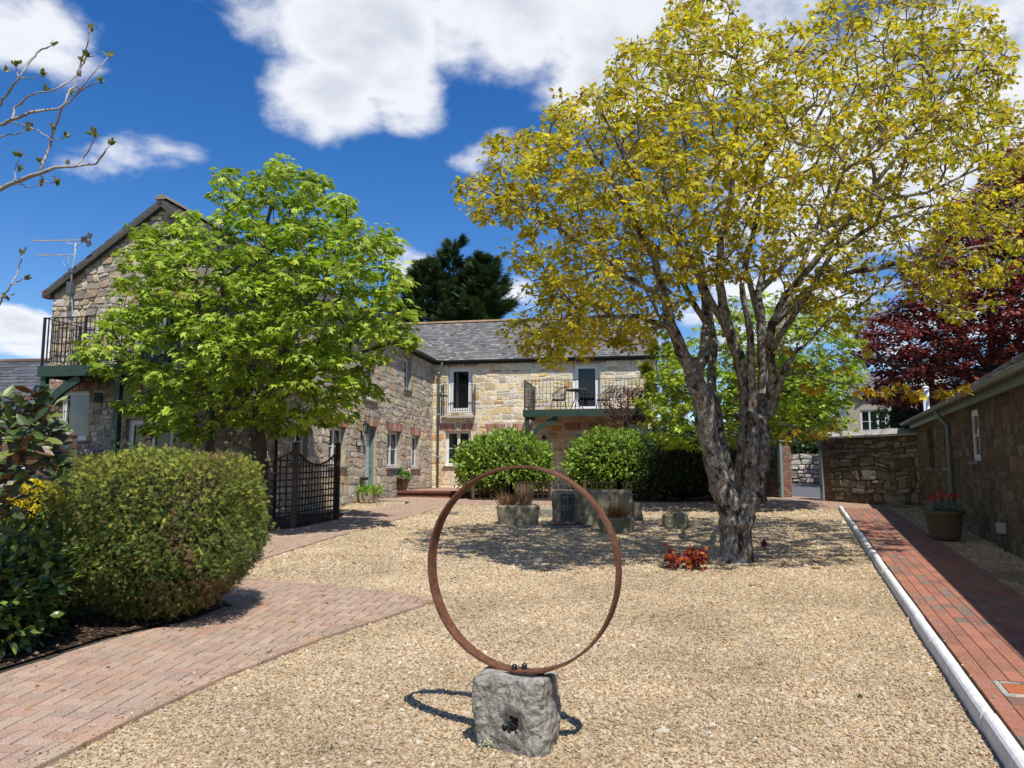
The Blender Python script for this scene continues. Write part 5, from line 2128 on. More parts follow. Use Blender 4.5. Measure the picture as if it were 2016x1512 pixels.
pA, pB = gl_(578, 1043), gl_(662, 1025)
trellis('dark trellis panel with scooped top standing by the upper paved path', pA, pB, 1.52, dip=.30)
pC = gl_(409, 1053)
pD = gl_(282, 1064)
pE = gl_(131, 1076)
trellis('dark trellis panel turning from the path towards the gable behind the golden cypress', pC, pA, 1.55, (True, False), dip=.3)
trellis('dark trellis panel under the gable balcony, behind the middle of the golden cypress', pD, pC, 1.62, (True, False), dip=.3)
trellis('dark trellis panel under the gable balcony, reaching behind the magnolia', pE, pD, 1.64, (True, False), dip=.3)
q1, q2 = gl_(1083, 975), gl_(1140, 975)
trellis('tall weathered trellis panel with curved top between the two clipped domes', (q1[0], 24.7, gz(24.7)), (q2[0], 24.7, gz(24.7)), 1.55, dip=-.12, col=(.15, .12, .09), mat='greywood', pitch=.17)
for i, (a, b) in enumerate(((-1.15, .0), (.0, 1.1), (2.1, 3.1), (3.1, 4.1))):
    trellis('low black trellis under the %s half of the clipped dome %s' % (('left', 'right', 'left', 'right')[i], ('nearest the brown pot', 'nearest the brown pot', 'beside the dark hedge', 'beside the dark hedge')[i]),
            (a, (22.75, 22.75, 22.25, 22.25)[i], gz(22.5) + .01), (b, (22.75, 22.75, 22.25, 22.25)[i], gz(22.5) + .01), .55, (True, True), dip=0, pitch=.14, grp='low trellis under the domes', posth=.57)

# ================================================================ plants
NR = np.random.default_rng(21)

MAPLE = (np.array([(0, 0, 0), (.46, .14, -.06), (.26, .37, .02), (.44, .74, -.10), (.15, .64, .02), (0, 1.0, -.14), (-.15, .64, .02), (-.44, .74, -.10), (-.26, .37, .02), (-.46, .14, -.06)]),
         np.array([(0, i, i + 1) for i in range(1, 9)]))
OVAL = (np.array([(0, 0, 0), (.22, .30, -.03), (.24, .62, -.04), (0, 1, -.12), (-.24, .62, -.04), (-.22, .30, -.03), (0, .5, .05)]),
        np.array([(0, 1, 6), (1, 2, 6), (2, 3, 6), (3, 4, 6), (4, 5, 6), (5, 0, 6)]))
KITE = (np.array([(0, 0, 0), (.30, .45, .0), (0, 1, -.08), (-.30, .45, .0)]), np.array([(0, 1, 2), (0, 2, 3)]))
BLADE = (np.array([(-.03, 0, 0), (.03, 0, 0), (.022, .5, .06), (-.022, .5, .06), (0, 1, -.03)]), np.array([(0, 1, 2), (0, 2, 3), (3, 2, 4)]))
_sp = [(0, 0, 0)]
_sf = []
for (x, y, l, a) in ((0, .0, 1.0, 0), (.02, .18, .5, .75), (-.02, .18, .5, -.75), (.02, .42, .42, .7), (-.02, .42, .42, -.7), (.02, .64, .3, .6), (-.02, .64, .3, -.6)):
    b = len(_sp)
    dx, dy = math.sin(a), math.cos(a)
    _sp += [(x - dy * .05, y + dx * .05, 0), (x + dy * .05, y - dx * .05, .02), (x + dx * l, y + dy * l, -.05)]
    _sf.append((b, b + 1, b + 2))
SPRAY = (np.array(_sp), np.array(_sf))


def norm(a):
    return a / np.maximum(np.linalg.norm(a, axis=-1, keepdims=True), 1e-9)


def leaves(name, Pn, Nn, Dn, size, tmpl, cols, mat, parent, jitter=.12):
    """many small leaf faces as one mesh. P base, N face normal, D tip direction"""
    T, Fc = tmpl
    D = norm(Dn)
    X = norm(np.cross(D, Nn))
    Z = np.cross(X, D)
    k = len(T)
    sz = np.asarray(size)[:, None]
    ax = NR.uniform(.85, 1.15, (len(Pn), 1))
    V = (Pn[:, None, :] + (X * sz * ax)[:, None, :] * T[None, :, 0:1] + (D * sz)[:, None, :] * T[None, :, 1:2] + (Z * sz)[:, None, :] * T[None, :, 2:3]).reshape(-1, 3)
    Fi = (Fc[None] + (np.arange(len(Pn)) * k)[:, None, None]).reshape(-1, 3)
    C = np.repeat(cols * NR.uniform(1 - jitter, 1 + jitter, (len(Pn), 1)), k, axis=0)
    return link(name, raw_mesh(name, V, Fi, np.clip(C, 0, 1)), mat, parent)


def pick(pal, n, w_=None):
    pal = np.array(pal)
    return pal[NR.choice(len(pal), n, p=w_)]


def rsph(n):
    return norm(NR.normal(size=(n, 3)))


class Tree:
    """limbs laid by hand, finer branches grown out to the places where leaf clusters sit"""
    def __init__(s):
        s.p, s.par, s.len, s.rmin, s.dir = [], [], [], [], []

    def limb(s, pts, radii, start=None, sub=3):
        pts = [np.array(q, float) for q in pts]
        prev = start
        first = len(s.p)
        for i, q in enumerate(pts):
            if i == 0 and start is not None:
                pass
            seg = [(q, radii[i])] if i == 0 else [(pts[i - 1] + (q - pts[i - 1]) * (k + 1) / sub, radii[i - 1] + (radii[i] - radii[i - 1]) * (k + 1) / sub) for k in range(sub)]
            for (r_, rad) in seg:
                if prev is not None and np.linalg.norm(r_ - s.p[prev]) < 1e-6:
                    continue
                wob = NR.normal(0, .012, 3) if i else 0
                prev = s.add(r_ + wob, prev, rad)
        return first, prev

    def add(s, q, par, rmin=0.0):
        s.p.append(np.array(q, float))
        s.par.append(-1 if par is None else par)
        s.len.append(0 if par is None else s.len[par] + np.linalg.norm(q - s.p[par]))
        d = np.array([0, 0, 1.0]) if par is None else norm(np.array(q) - s.p[par])
        s.dir.append(d)
        s.rmin.append(rmin)
        return len(s.p) - 1

    def near(s, q):
        a = np.array(s.p)
        return int(np.argmin(((a - q) ** 2).sum(1)))

    def grow(s, targets, bal=.22, steps=4, curl=.25, zup=.06, minp=0):
        base = s.p[0]
        k0 = len(s.p)
        arr = np.array(s.p)
        d0 = np.array([np.min(((arr - t) ** 2).sum(1)) for t in targets])
        ends = []
        cap = len(s.p) + len(targets) * steps + 10
        PP = np.zeros((cap, 3))
        LL = np.zeros(cap)
        DD = np.zeros((cap, 3))
        n = len(s.p)
        PP[:n], LL[:n], DD[:n] = arr, s.len, s.dir
        for ti in np.argsort(d0):
            t = targets[ti]
            v = t - PP[minp:n]
            dist = np.linalg.norm(v, axis=1)
            cosang = (v * DD[minp:n]).sum(1) / np.maximum(dist, 1e-6)
            cost = dist * (1.25 - .35 * cosang) + bal * LL[minp:n]
            j = int(np.argmin(cost)) + minp
            a = PP[j]
            L = np.linalg.norm(t - a)
            if L < .03:
                ends.append(j)
                continue
            h = a + DD[j] * L * curl + np.array([0, 0, zup * L])
            prev = j
            st = steps if L > .35 else 2
            for k in range(1, st + 1):
                u = k / st
                q = (1 - u) ** 2 * a + 2 * u * (1 - u) * h + u * u * t
                if k < st:
                    q = q + NR.normal(0, .02 * L, 3)
                prev = s.add(q, prev)
                PP[n], LL[n], DD[n] = q, s.len[prev], s.dir[prev]
                n += 1
            ends.append(prev)
        return ends

    def radii(s, tip=.0045, ex=2.35):
        n = len(s.p)
        acc = np.zeros(n)
        r = np.zeros(n)
        for i in range(n - 1, -1, -1):
            v = acc[i] if acc[i] > 0 else tip ** ex
            r[i] = v ** (1 / ex)
            if s.par[i] >= 0:
                acc[s.par[i]] += v
        rm = np.array(s.rmin)
        return np.where(rm > 0, rm, r)

    def mesh(s, name, mat, parent, sides=6, tip=.0045, rmax=None):
        r = s.radii(tip)
        Pn = np.array(s.p)
        par = np.array(s.par)
        idx = np.where(par >= 0)[0]
        a, b = Pn[par[idx]], Pn[idx]
        ra, rb = r[par[idx]], r[idx]
        ra = np.minimum(ra, rb * 1.6 + .002)
        d = norm(b - a)
        b = b + d * (rb * .35)[:, None]
        ref = np.where(np.abs(d[:, 2:3]) > .9, np.array([[1.0, 0, 0]]), np.array([[0, 0, 1.0]]))
        x = norm(np.cross(d, ref))
        y = np.cross(d, x)
        ang = np.arange(sides) * 2 * math.pi / sides
        ring = np.cos(ang)[None, :, None] * x[:, None, :] + np.sin(ang)[None, :, None] * y[:, None, :]
        V = np.concatenate([a[:, None] + ring * ra[:, None, None], b[:, None] + ring * rb[:, None, None]], 1).reshape(-1, 3)
        f = np.array([(k, (k + 1) % sides, sides + (k + 1) % sides, sides + k) for k in range(sides)])
        Fi = (f[None] + (np.arange(len(idx)) * 2 * sides)[:, None, None]).reshape(-1, 4)
        return link(name, raw_mesh(name, V, Fi, np.full((len(V), 3), .2), True), mat, parent)


def crown_points(poly, n, Yc, rY, bias=None, edge=.0, shell=.75):
    """places for leaf clusters inside a crown: its outline from the photograph, its depth from its width"""
    xs, ys_ = [p[0] for p in poly], [p[1] for p in poly]
    out = []
    seg = np.array(poly, float)
    while len(out) < n:
        X, Y = NR.uniform(min(xs), max(xs), 4000), NR.uniform(min(ys_), max(ys_), 4000)
        ok = inpoly(X, Y, poly)
        for x, y in zip(X[ok], Y[ok]):
            if bias is not None and NR.random() > bias(x, y):
                continue
            d = np.inf
            a, b = seg, np.roll(seg, -1, 0)
            ab = b - a
            t = np.clip((((x, y) - a) * ab).sum(1) / (ab ** 2).sum(1), 0, 1)
            d = np.min(np.hypot(*((x, y) - (a + ab * t[:, None])).T))
            rpx = rY * F / Yc
            if d < edge:
                continue
            k = min(1.0, d / (rpx * .85))
            half = rY * math.sqrt(max(0, 1 - (1 - k) ** 2))
            u = NR.uniform(-1, 1)
            u = math.copysign(abs(u) ** shell, u)
            out.append(AY(x, y, Yc + u * half))
            if len(out) >= n:
                break
    return np.array(out)


def thin(Pn, dmin):
    keep = []
    cell = {}
    for i, q in enumerate(Pn):
        k = tuple((q // dmin).astype(int))
        if any(np.linalg.norm(Pn[j] - q) < dmin for dx in (-1, 0, 1) for dy in (-1, 0, 1) for dz in (-1, 0, 1) for j in cell.get((k[0] + dx, k[1] + dy, k[2] + dz), ())):
            continue
        cell.setdefault(k, []).append(i)
        keep.append(i)
    return Pn[keep]


def tufts(ends, dirs, per, spread, flat, size, pal, wts, droop=.35, up=.9, wild=.35):
    """leaves set round each twig end: tops face the sky, tips hang outwards"""
    n = len(ends)
    k = NR.poisson(per, n).clip(2)
    I = np.repeat(np.arange(n), k)
    m = len(I)
    off = rsph(m) * (NR.uniform(0, 1, (m, 1)) ** .5) * spread
    off[:, 2] *= flat
    Pn = ends[I] + off
    out = norm(off * np.array([1, 1, .3]) + dirs[I] * .05 + NR.normal(0, .03, (m, 3)))
    D = norm(out + np.array([0, 0, -droop]) + NR.normal(0, .25, (m, 3)))
    N = norm(np.array([0, 0, up]) + out * .55 + NR.normal(0, wild, (m, 3)))
    tint = NR.normal(1, .15, n).clip(.6, 1.4)[I][:, None]
    C = pick(pal, m, wts) * tint
    S_ = size * NR.uniform(.5, 1.3, m)
    return Pn, N, D, S_, C


# ---- bark of the big yellow maple: grey lichen over flaking brown
mbk, t = mat_new('lichened_bark')
o_ = t.n('OutputMaterial')
b_ = t.n('BsdfPrincipled')
b_.inputs['Roughness'].default_value = .95
b_.inputs['Specular IOR Level'].default_value = .15
ge = t.n('NewGeometry')
pos = ge.outputs['Position']


def nz(scale, detail=6, off=(0, 0, 0), rough=.65):
    n_ = t.n('TexNoise')
    n_.inputs['Scale'].default_value = scale
    n_.inputs['Detail'].default_value = detail
    n_.inputs['Roughness'].default_value = rough
    t.l(t.vmath('ADD', t.vmath('MULTIPLY', pos, (1, 1, .62)), off), n_.inputs['Vector'])
    return n_.outputs['Fac']


base = t.mix(t.ramp(nz(7), [(.42, (0, 0, 0)), (.56, (1, 1, 1))]), (.18, .12, .082), (.145, .135, .11))
base = t.mix(t.ramp(nz(22, off=(3, 1, 8)), [(.47, (0, 0, 0)), (.55, (1, 1, 1))]), base, (.33, .33, .29))
base = t.mix(t.ramp(nz(8.5, off=(9, 4, 2)), [(.515, (0, 0, 0)), (.59, (1, 1, 1))]), base, (.042, .034, .027))
base = t.mix(t.ramp(nz(30, off=(5, 5, 5)), [(.62, (0, 0, 0)), (.68, (1, 1, 1))]), base, (.05, .042, .033))
base = t.mix(t.ramp(nz(3, off=(1, 7, 2)), [(.60, (0, 0, 0)), (.72, (1, 1, 1))]), base, (.22, .215, .10))
t.l(base, b_.inputs['Base Color'])
bp = t.n('Bump')
bp.inputs['Strength'].default_value = 1.0
bp.inputs['Distance'].default_value = .03
t.l(nz(16, 7), bp.inputs['Height'])
t.l(bp.outputs[0], b_.inputs['Normal'])
t.l(b_.outputs[0], o_.inputs[0])
M['bark_maple'] = mbk

# ---------------------------------------------------------------- the yellow maple
tbase = G(1450, 1106)
TY = float(tbase[1])
ym = thing('yellow_maple', 'big multi-stemmed maple with sparse yellow spring leaves and lichened trunk on the gravel', 'tree', (tbase[0], TY, gz(TY) - .02))
off0 = np.array([tbase[0], TY, gz(TY) - .02])


def L3(pts, dy):
    """limb traced in the photograph, at the given offsets in depth from the trunk"""
    return [AY(x, y, TY + d) - off0 for (x, y), d in zip(pts, dy)]


T = Tree()
_, a0 = T.limb(L3([(1450, 1125), (1450, 1085), (1449, 1050), (1453, 1022)], [0, 0, 0, 0]), [.235, .215, .215, .235], sub=2)
_, aL = T.limb(L3([(1453, 1022), (1418, 960), (1404, 905), (1392, 840), (1380, 785), (1366, 742)], [0, -.05, -.12, -.2, -.28, -.35]), [.20, .15, .142, .138, .132, .12], start=a0)
T.limb(L3([(1366, 742), (1342, 690), (1322, 645), (1310, 590), (1296, 530), (1270, 470), (1235, 405), (1190, 330), (1150, 260)], [-.35, -.45, -.6, -.7, -.8, -1.0, -1.2, -1.4, -1.6]), [.092, .084, .076, .064, .052, .042, .032, .024, .015], start=aL)
T.limb(L3([(1366, 742), (1388, 690), (1392, 640), (1385, 575), (1378, 500), (1365, 410), (1350, 300), (1345, 190), (1360, 100)], [-.35, -.2, 0, .15, .3, .5, .7, .8, .9]), [.085, .076, .068, .058, .048, .038, .03, .022, .014], start=aL)
_, aR = T.limb(L3([(1453, 1022), (1478, 975), (1492, 920), (1497, 870), (1494, 838)], [0, .05, .1, .15, .2]), [.20, .16, .15, .145, .138], start=a0)
T.limb(L3([(1494, 838), (1493, 822), (1492, 806), (1491, 795)], [.2, .2, .2, .2]), [.136, .12, .09, .03], start=aR)
T.limb(L3([(1366, 742), (1366, 728), (1367, 716), (1368, 708)], [-.35, -.34, -.32, -.3]), [.118, .10, .075, .03], start=aL)
_, aR1 = T.limb(L3([(1453, 1022), (1455, 975), (1462, 910), (1470, 850), (1470, 790), (1462, 735), (1444, 680), (1428, 625), (1415, 560), (1420, 470), (1440, 370), (1450, 250), (1455, 130)], [0, .18, .2, .15, .1, 0, -.1, -.2, -.3, -.5, -.7, -.9, -1.0]), [.17, .14, .115, .108, .1, .09, .08, .07, .06, .046, .035, .025, .015], start=a0)
T.limb(L3([(1453, 1022), (1440, 965), (1428, 905), (1414, 840), (1404, 770), (1398, 700)], [0, .2, .3, .35, .4, .45]), [.17, .13, .10, .085, .07, .055], start=a0)
T.limb(L3([(1478, 975), (1476, 920), (1484, 860), (1482, 800), (1480, 730), (1476, 650), (1460, 560)], [.1, -.1, -.12, -.1, -.1, -.2, -.3]), [.11, .10, .085, .07, .058, .048, .035], start=a0)
_, aR2 = T.limb(L3([(1494, 838), (1503, 770), (1500, 700), (1497, 640), (1492, 575), (1510, 500), (1545, 400), (1585, 290), (1640, 170), (1690, 70)], [.2, .35, .45, .5, .6, .75, 1.0, 1.2, 1.4, 1.6]), [.085, .078, .07, .063, .056, .048, .038, .03, .021, .013], start=aR)
_, aR3 = T.limb(L3([(1494, 838), (1520, 800), (1524, 745), (1515, 690), (1520, 640), (1545, 585), (1600, 520), (1670, 430), (1740, 340), (1830, 230), (1900, 130)], [.2, .1, -.1, -.2, -.3, -.4, -.7, -1.0, -1.2, -1.5, -1.7]), [.08, .072, .066, .06, .054, .048, .042, .035, .028, .02, .012], start=aR)
T.limb(L3([(1526, 780), (1541, 735), (1556, 708), (1580, 680)], [-.02, -.15, -.25, -.3]), [.05, .045, .034, .02], start=T.near(L3([(1523, 775)], [0])[0]))
T.limb(L3([(1520, 640), (1590, 570), (1680, 535), (1790, 515), (1900, 490), (1990, 470)], [-.3, -.5, -.8, -1.0, -1.1, -1.2]), [.05, .044, .036, .028, .02, .012], start=T.near(L3([(1520, 640)], [-.3])[0]))
T.limb(L3([(1310, 590), (1230, 545), (1150, 480), (1060, 420), (980, 385), (920, 370)], [-.7, -.9, -1.0, -1.1, -1.15, -1.2]), [.045, .04, .032, .024, .016, .01], start=T.near(L3([(1310, 590)], [-.7])[0]))
T.limb(L3([(1325, 648), (1260, 625), (1180, 620), (1100, 640), (1040, 660)], [-.6, -.8, -1.0, -1.0, -1.0]), [.04, .032, .024, .017, .01], start=T.near(L3([(1325, 648)], [-.6])[0]))
T.limb(L3([(1392, 640), (1330, 530), (1240, 440), (1140, 350), (1050, 280)], [0, .4, .8, 1.1, 1.3]), [.045, .038, .03, .02, .012], start=T.near(L3([(1392, 640)], [0])[0]))
T.limb(L3([(1492, 575), (1590, 470), (1700, 400), (1820, 380), (1930, 330), (2010, 260)], [.6, 1.0, 1.3, 1.5, 1.6, 1.6]), [.05, .042, .034, .025, .017, .01], start=T.near(L3([(1492, 575)], [.6])[0]))
for ptsx, dy, rad, st_ in ((((1388, 820), (1400, 760), (1408, 700), (1398, 620), (1350, 480), (1300, 360), (1270, 240)), (-.2, .2, .5, .8, 1.2, 1.5, 1.7), (.06, .056, .05, .044, .034, .024, .014), (1392, 840, -.2)),
                           (((1505, 745), (1532, 660), (1565, 560), (1610, 440), (1650, 320), (1720, 200), (1790, 90)), (.4, .8, 1.2, 1.6, 1.9, 2.1, 2.2), (.055, .05, .044, .036, .028, .02, .012), (1503, 770, .35)),
                           (((1497, 640), (1470, 530), (1490, 410), (1510, 270), (1530, 130)), (.5, .2, -.2, -.5, -.7), (.048, .042, .034, .024, .013), (1497, 640, .5)),
                           (((1444, 680), (1400, 590), (1330, 470), (1240, 330), (1190, 220)), (-.1, -.7, -1.3, -1.9, -2.2), (.052, .045, .036, .025, .013), (1444, 680, -.1)),
                           (((1515, 690), (1570, 610), (1640, 500), (1740, 430), (1850, 400)), (-.2, -.9, -1.5, -1.9, -2.2), (.045, .04, .032, .022, .012), (1515, 690, -.2))):
    T.limb(L3(ptsx, dy), rad, start=T.near(L3([st_[:2]], [st_[2]])[0]))
nsk = len(T.p)
YPOLY = [(885, 368), (958, 332), (955, 268), (1060, 238), (1090, 178), (1190, 158), (1215, 78), (1290, 62), (1330, 0), (1400, -25), (1500, 55), (1590, 20), (1690, -40), (1850, -40), (1950, 20), (2005, 110), (1990, 180),
         (2060, 240), (2090, 400), (2070, 520), (1965, 570), (1940, 640), (1860, 625), (1770, 575), (1700, 640), (1650, 660), (1580, 630), (1530, 560), (1480, 545), (1400, 575), (1335, 620), (1275, 690), (1185, 700), (1095, 725), (1020, 690),
         (990, 650), (1040, 595), (1010, 520), (982, 492), (1030, 452), (962, 442), (925, 430)]
pts = crown_points(YPOLY, 4200, TY - .1, 3.0, bias=lambda x, y: .5 if (1280 < x < 1640 and y > 450) else (.42 if x > 1720 and y > 330 else (.75 if x > 1520 else 1.0)), edge=6, shell=.55)
pts = thin(pts, .235) - off0
ends = T.grow(pts, bal=.16, steps=4, curl=.3, zup=.0, minp=12)
mesh_o = T.mesh('branches', M['twig'], ym, sides=5, tip=.0068)


def limbs_mesh(tree, nsk, name, mat, parent, sides=12, flare=None):
    """the hand-laid limbs as a smooth, knobbly skin over the thin tubes"""
    r = tree.radii()
    ch = {}
    for i in range(nsk):
        ch.setdefault(tree.par[i], []).append(i)
    mb = MB((.2, .18, .15))
    starts = [i for i in range(nsk) if tree.par[i] < 0 or True]
    used = set()
    for i in range(nsk):
        if i in used:
            continue
        chain = [tree.par[i]] if tree.par[i] >= 0 else []
        j = i
        while True:
            chain.append(j)
            used.add(j)
            nx = [c for c in ch.get(j, []) if c == j + 1 and c not in used]
            if not nx:
                break
            j = nx[0]
        if len(chain) < 2:
            continue
        # resample the chain finely, with lumps
        P0 = [tree.p[c] for c in chain]
        R0_ = [tree.rmin[c] or r[c] for c in chain]
        if tree.par[i] >= 0:
            R0_[0] = min(R0_[0], R0_[1] * 1.25)
        pts, rad = [], []
        for a, b, ra_, rb_ in zip(P0[:-1], P0[1:], R0_[:-1], R0_[1:]):
            m = max(1, int(np.linalg.norm(b - a) / .07))
            for k in range(m):
                u = k / m
                pts.append(a + (b - a) * u)
                rad.append(ra_ + (rb_ - ra_) * u)
        pts.append(P0[-1])
        rad.append(R0_[-1])
        b0 = len(mb.v)
        mb.tube(pts, rad, sides if rad[0] > .05 else 8)
        for k in range(b0, len(mb.v)):
            v = Vector(mb.v[k])
            ci = min(len(pts) - 1, (k - b0) // (sides if rad[0] > .05 else 8))
            d = v - Vector(pts[ci])
            lump = mnoise.fractal(v * 5.0, 1.0, 2.0, 4) * .15 + mnoise.noise(Vector((v.x * 9, v.y * 9, v.z * 2.5))) * .14
            fl = 1.0 if flare is None else 1 + flare * max(0, 1 - v.z / .28) ** 2 * (1 + .5 * math.sin(5 * math.atan2(d.y, d.x)))
            mb.v[k] = tuple(Vector(pts[ci]) + d * (1 + lump) * fl)
    return mb.obj(name, mat, parent, smooth=True)


limbs_mesh(T, nsk, 'trunk', M['bark_maple'], ym, flare=.22)
EP = np.array([T.p[e] for e in ends])
ED = np.array([T.dir[e] for e in ends])
YPAL = [(.48, .405, .02), (.56, .48, .03), (.39, .37, .022), (.46, .335, .02), (.33, .35, .03), (.36, .23, .028)]
YPER = np.where(EP[:, 0] + off0[0] > 3.4, 13.5, 17.0) * NR.uniform(.2, 1.8, len(EP))
Pn, N, D, S_, C = tufts(EP, ED, YPER * 1.3, .145, .85, .074, YPAL, [.26, .2, .2, .12, .14, .08], droop=.55, up=.55)
tag(leaves('crown', Pn, N, D, S_, MAPLE, C, M['leaf_thin'], ym), kind='stuff')
# hanging golden sprays low on the right
sp = np.array([AY(x, y, TY - .6) - off0 for x, y in ((1545, 690), (1575, 720), (1600, 760), (1640, 640), (1700, 770), (1750, 772), (1775, 760), (1800, 775), (1850, 770), (1895, 765), (1690, 690), (1655, 720), (1560, 850), (1600, 850), (1640, 840))])
T2 = Tree()
T2.limb(L3([(1524, 745), (1580, 735), (1650, 755), (1720, 772), (1800, 772), (1900, 766)], [-.1, -.3, -.5, -.6, -.6, -.6]), [.014, .012, .010, .008, .006, .004])
T2.limb(L3([(1515, 690), (1560, 665), (1620, 650), (1690, 690)], [-.2, -.4, -.5, -.6]), [.013, .010, .008, .005])
T2.limb(L3([(1520, 800), (1545, 835), (1590, 850), (1640, 842)], [.1, -.2, -.4, -.6]), [.012, .009, .007, .005])
e2 = T2.grow(sp, bal=.05, steps=2)
T2.mesh('lower_twigs', M['twig'], ym, sides=5)
Pn, N, D, S_, C = tufts(sp, np.zeros_like(sp), 12, .13, .7, .105, [(.48, .34, .02), (.5, .4, .03), (.42, .26, .02)], None, droop=.9, up=.4)
tag(leaves('lower_leaves', Pn, N, D, S_, MAPLE, C, M['leaf'], ym), kind='stuff')

# ---------------------------------------------------------------- green maple before the gable
GY = 14.75
gb_ = G(512, 1049)
gm_ = thing('green_maple', 'dense fresh green maple standing in front of the stone gable', 'tree', (AY(512, 900, GY)[0], GY, gz(GY)))
off0 = np.array(gm_.location)
TY_save, TY = TY, GY
T = Tree()
_, a0 = T.limb(L3([(512, 1050), (512, 960), (510, 890), (505, 840)], [0, 0, 0, 0]), [.17, .145, .14, .13], sub=2)
for ptsx, dy, rad in ((((505, 840), (495, 760), (490, 660), (500, 540), (530, 430), (545, 350)), (0, .1, .2, .2, .1, 0), (.10, .09, .075, .055, .035, .015)),
                      (((505, 840), (470, 770), (430, 690), (390, 600), (350, 520)), (0, -.3, -.7, -1.0, -1.2), (.075, .065, .05, .035, .015)),
                      (((505, 840), (555, 780), (620, 735), (680, 705), (760, 680)), (0, -.3, -.6, -.8, -1.0), (.07, .06, .05, .035, .015)),
                      (((505, 840), (540, 740), (590, 640), (640, 550), (680, 480)), (0, .3, .5, .6, .6), (.075, .062, .048, .033, .015)),
                      (((505, 840), (440, 800), (360, 770), (280, 730), (220, 700)), (0, -.2, -.3, -.4, -.5), (.07, .058, .044, .03, .013)),
                      (((505, 840), (520, 780), (560, 690), (600, 600)), (0, -.7, -1.3, -1.6), (.07, .055, .04, .018)),
                      (((505, 840), (470, 720), (440, 600), (430, 480)), (0, .7, 1.0, 1.1), (.07, .055, .04, .018))):
    T.limb(L3(ptsx, dy), rad, start=a0)
nsk = len(T.p)
GPOLY = [(150, 712), (168, 622), (240, 575), (236, 520), (262, 440), (340, 442), (372, 405), (425, 425), (422, 335), (470, 318), (560, 306), (622, 330), (652, 368), (690, 385), (700, 428), (765, 440), (795, 490), (812, 560), (822, 640), (830, 692),
         (790, 695), (738, 728), (762, 775), (690, 828), (640, 860), (540, 858), (470, 850), (390, 872), (300, 860), (262, 820), (215, 795), (262, 762), (200, 742)]
pts = thin(crown_points(GPOLY, 3000, GY - .15, 2.55, edge=9, shell=.4), .37) - off0
ends = T.grow(pts, bal=.16, steps=4, curl=.3, zup=.05, minp=6)
T.mesh('branches', M['bark'], gm_, sides=5, tip=.0085)
limbs_mesh(T, nsk, 'trunk', M['bark'], gm_)
EP, ED = np.array([T.p[e] for e in ends]), np.array([T.dir[e] for e in ends])
GPAL = [(.30, .41, .045), (.36, .46, .055), (.23, .34, .032), (.42, .47, .06), (.14, .23, .024)]
Pn, N, D, S_, C = tufts(EP, ED, 27 * NR.uniform(.35, 1.5, len(EP)), .245, .5, .15, GPAL, [.28, .25, .2, .15, .12], droop=.55, up=.8, wild=.27)
tag(leaves('crown', Pn, N, D, S_, MAPLE, C, M['leaf'], gm_), kind='stuff')

# ---------------------------------------------------------------- bright maple behind the yellow one
MY = 19.2
mm = thing('bright_maple', 'lime green maple behind the yellow maple, beside the gateway', 'tree', (AY(1490, 900, MY)[0], MY, gz(MY)))
off0 = np.array(mm.location)
TY = MY
T = Tree()
_, a0 = T.limb(L3([(1500, 990), (1495, 900), (1490, 840)], [0, 0, 0]), [.12, .10, .09], sub=2)
for ptsx, dy in ((((1490, 840), (1470, 740), (1450, 640)), (0, .2, .3)), (((1490, 840), (1560, 760), (1630, 700)), (0, -.4, -.7)), (((1490, 840), (1400, 790), (1310, 760)), (0, -.3, -.5)), (((1490, 840), (1520, 740), (1560, 620)), (0, .5, .9))):
    T.limb(L3(ptsx, dy), [.06, .04, .015], start=a0)
nsk = len(T.p)
MPOLY = [(1255, 800), (1290, 720), (1300, 690), (1390, 640), (1420, 590), (1520, 570), (1600, 580), (1660, 600), (1690, 660), (1700, 740), (1680, 800), (1665, 850), (1600, 860), (1540, 868), (1450, 880), (1380, 890), (1300, 880)]
pts = thin(crown_points(MPOLY, 1300, MY, 2.0), .30) - off0
ends = T.grow(pts, bal=.16, steps=3, minp=4)
T.mesh('branches', M['bark'], mm, sides=5, tip=.005)
limbs_mesh(T, nsk, 'trunk', M['bark'], mm)
EP, ED = np.array([T.p[e] for e in ends]), np.array([T.dir[e] for e in ends])
Pn, N, D, S_, C = tufts(EP, ED, 20 * NR.uniform(.4, 1.5, len(EP)), .23, .5, .13, [(.28, .38, .035), (.33, .43, .04), (.21, .31, .028), (.37, .42, .04)], None, droop=.4, up=1.0)
tag(leaves('crown', Pn, N, D, S_, MAPLE, C, M['leaf'], mm), kind='stuff')

# ---------------------------------------------------------------- copper beech on the right
CY = 29.5
cbx = AY(1960, 800, CY)
cb = thing('copper_beech', 'big dark purple copper beech rising behind the low range', 'tree', (cbx[0], CY, gz(CY)))
off0 = np.array(cb.location)
TY = CY
T = Tree()
_, a0 = T.limb(L3([(1960, 950), (1960, 850), (1955, 740)], [0, 0, 0]), [.4, .35, .3], sub=2)
for ptsx, dy in ((((1955, 740), (1880, 640), (1790, 600), (1720, 620)), (0, -.8, -1.5, -2)), (((1955, 740), (1950, 560), (1960, 400), (1980, 320)), (0, .5, .7, .8)), (((1955, 740), (2060, 600), (2160, 480)), (0, .3, .5)),
                 (((1955, 740), (1860, 720), (1770, 720), (1690, 700)), (0, -1.2, -2, -2.4)), (((1955, 740), (1990, 600), (2030, 480)), (0, -1.8, -2.6))):
    T.limb(L3(ptsx, dy), [.16, .10, .06, .02][:len(ptsx)], start=a0)
nsk = len(T.p)
CPOLY = [(1690, 640), (1760, 600), (1790, 520), (1850, 430), (1930, 370), (1970, 300), (2040, 270), (2150, 260), (2260, 350), (2300, 520), (2280, 700), (2180, 780), (2050, 770), (1960, 790), (1900, 850), (1800, 800), (1700, 790), (1735, 720), (1670, 715)]
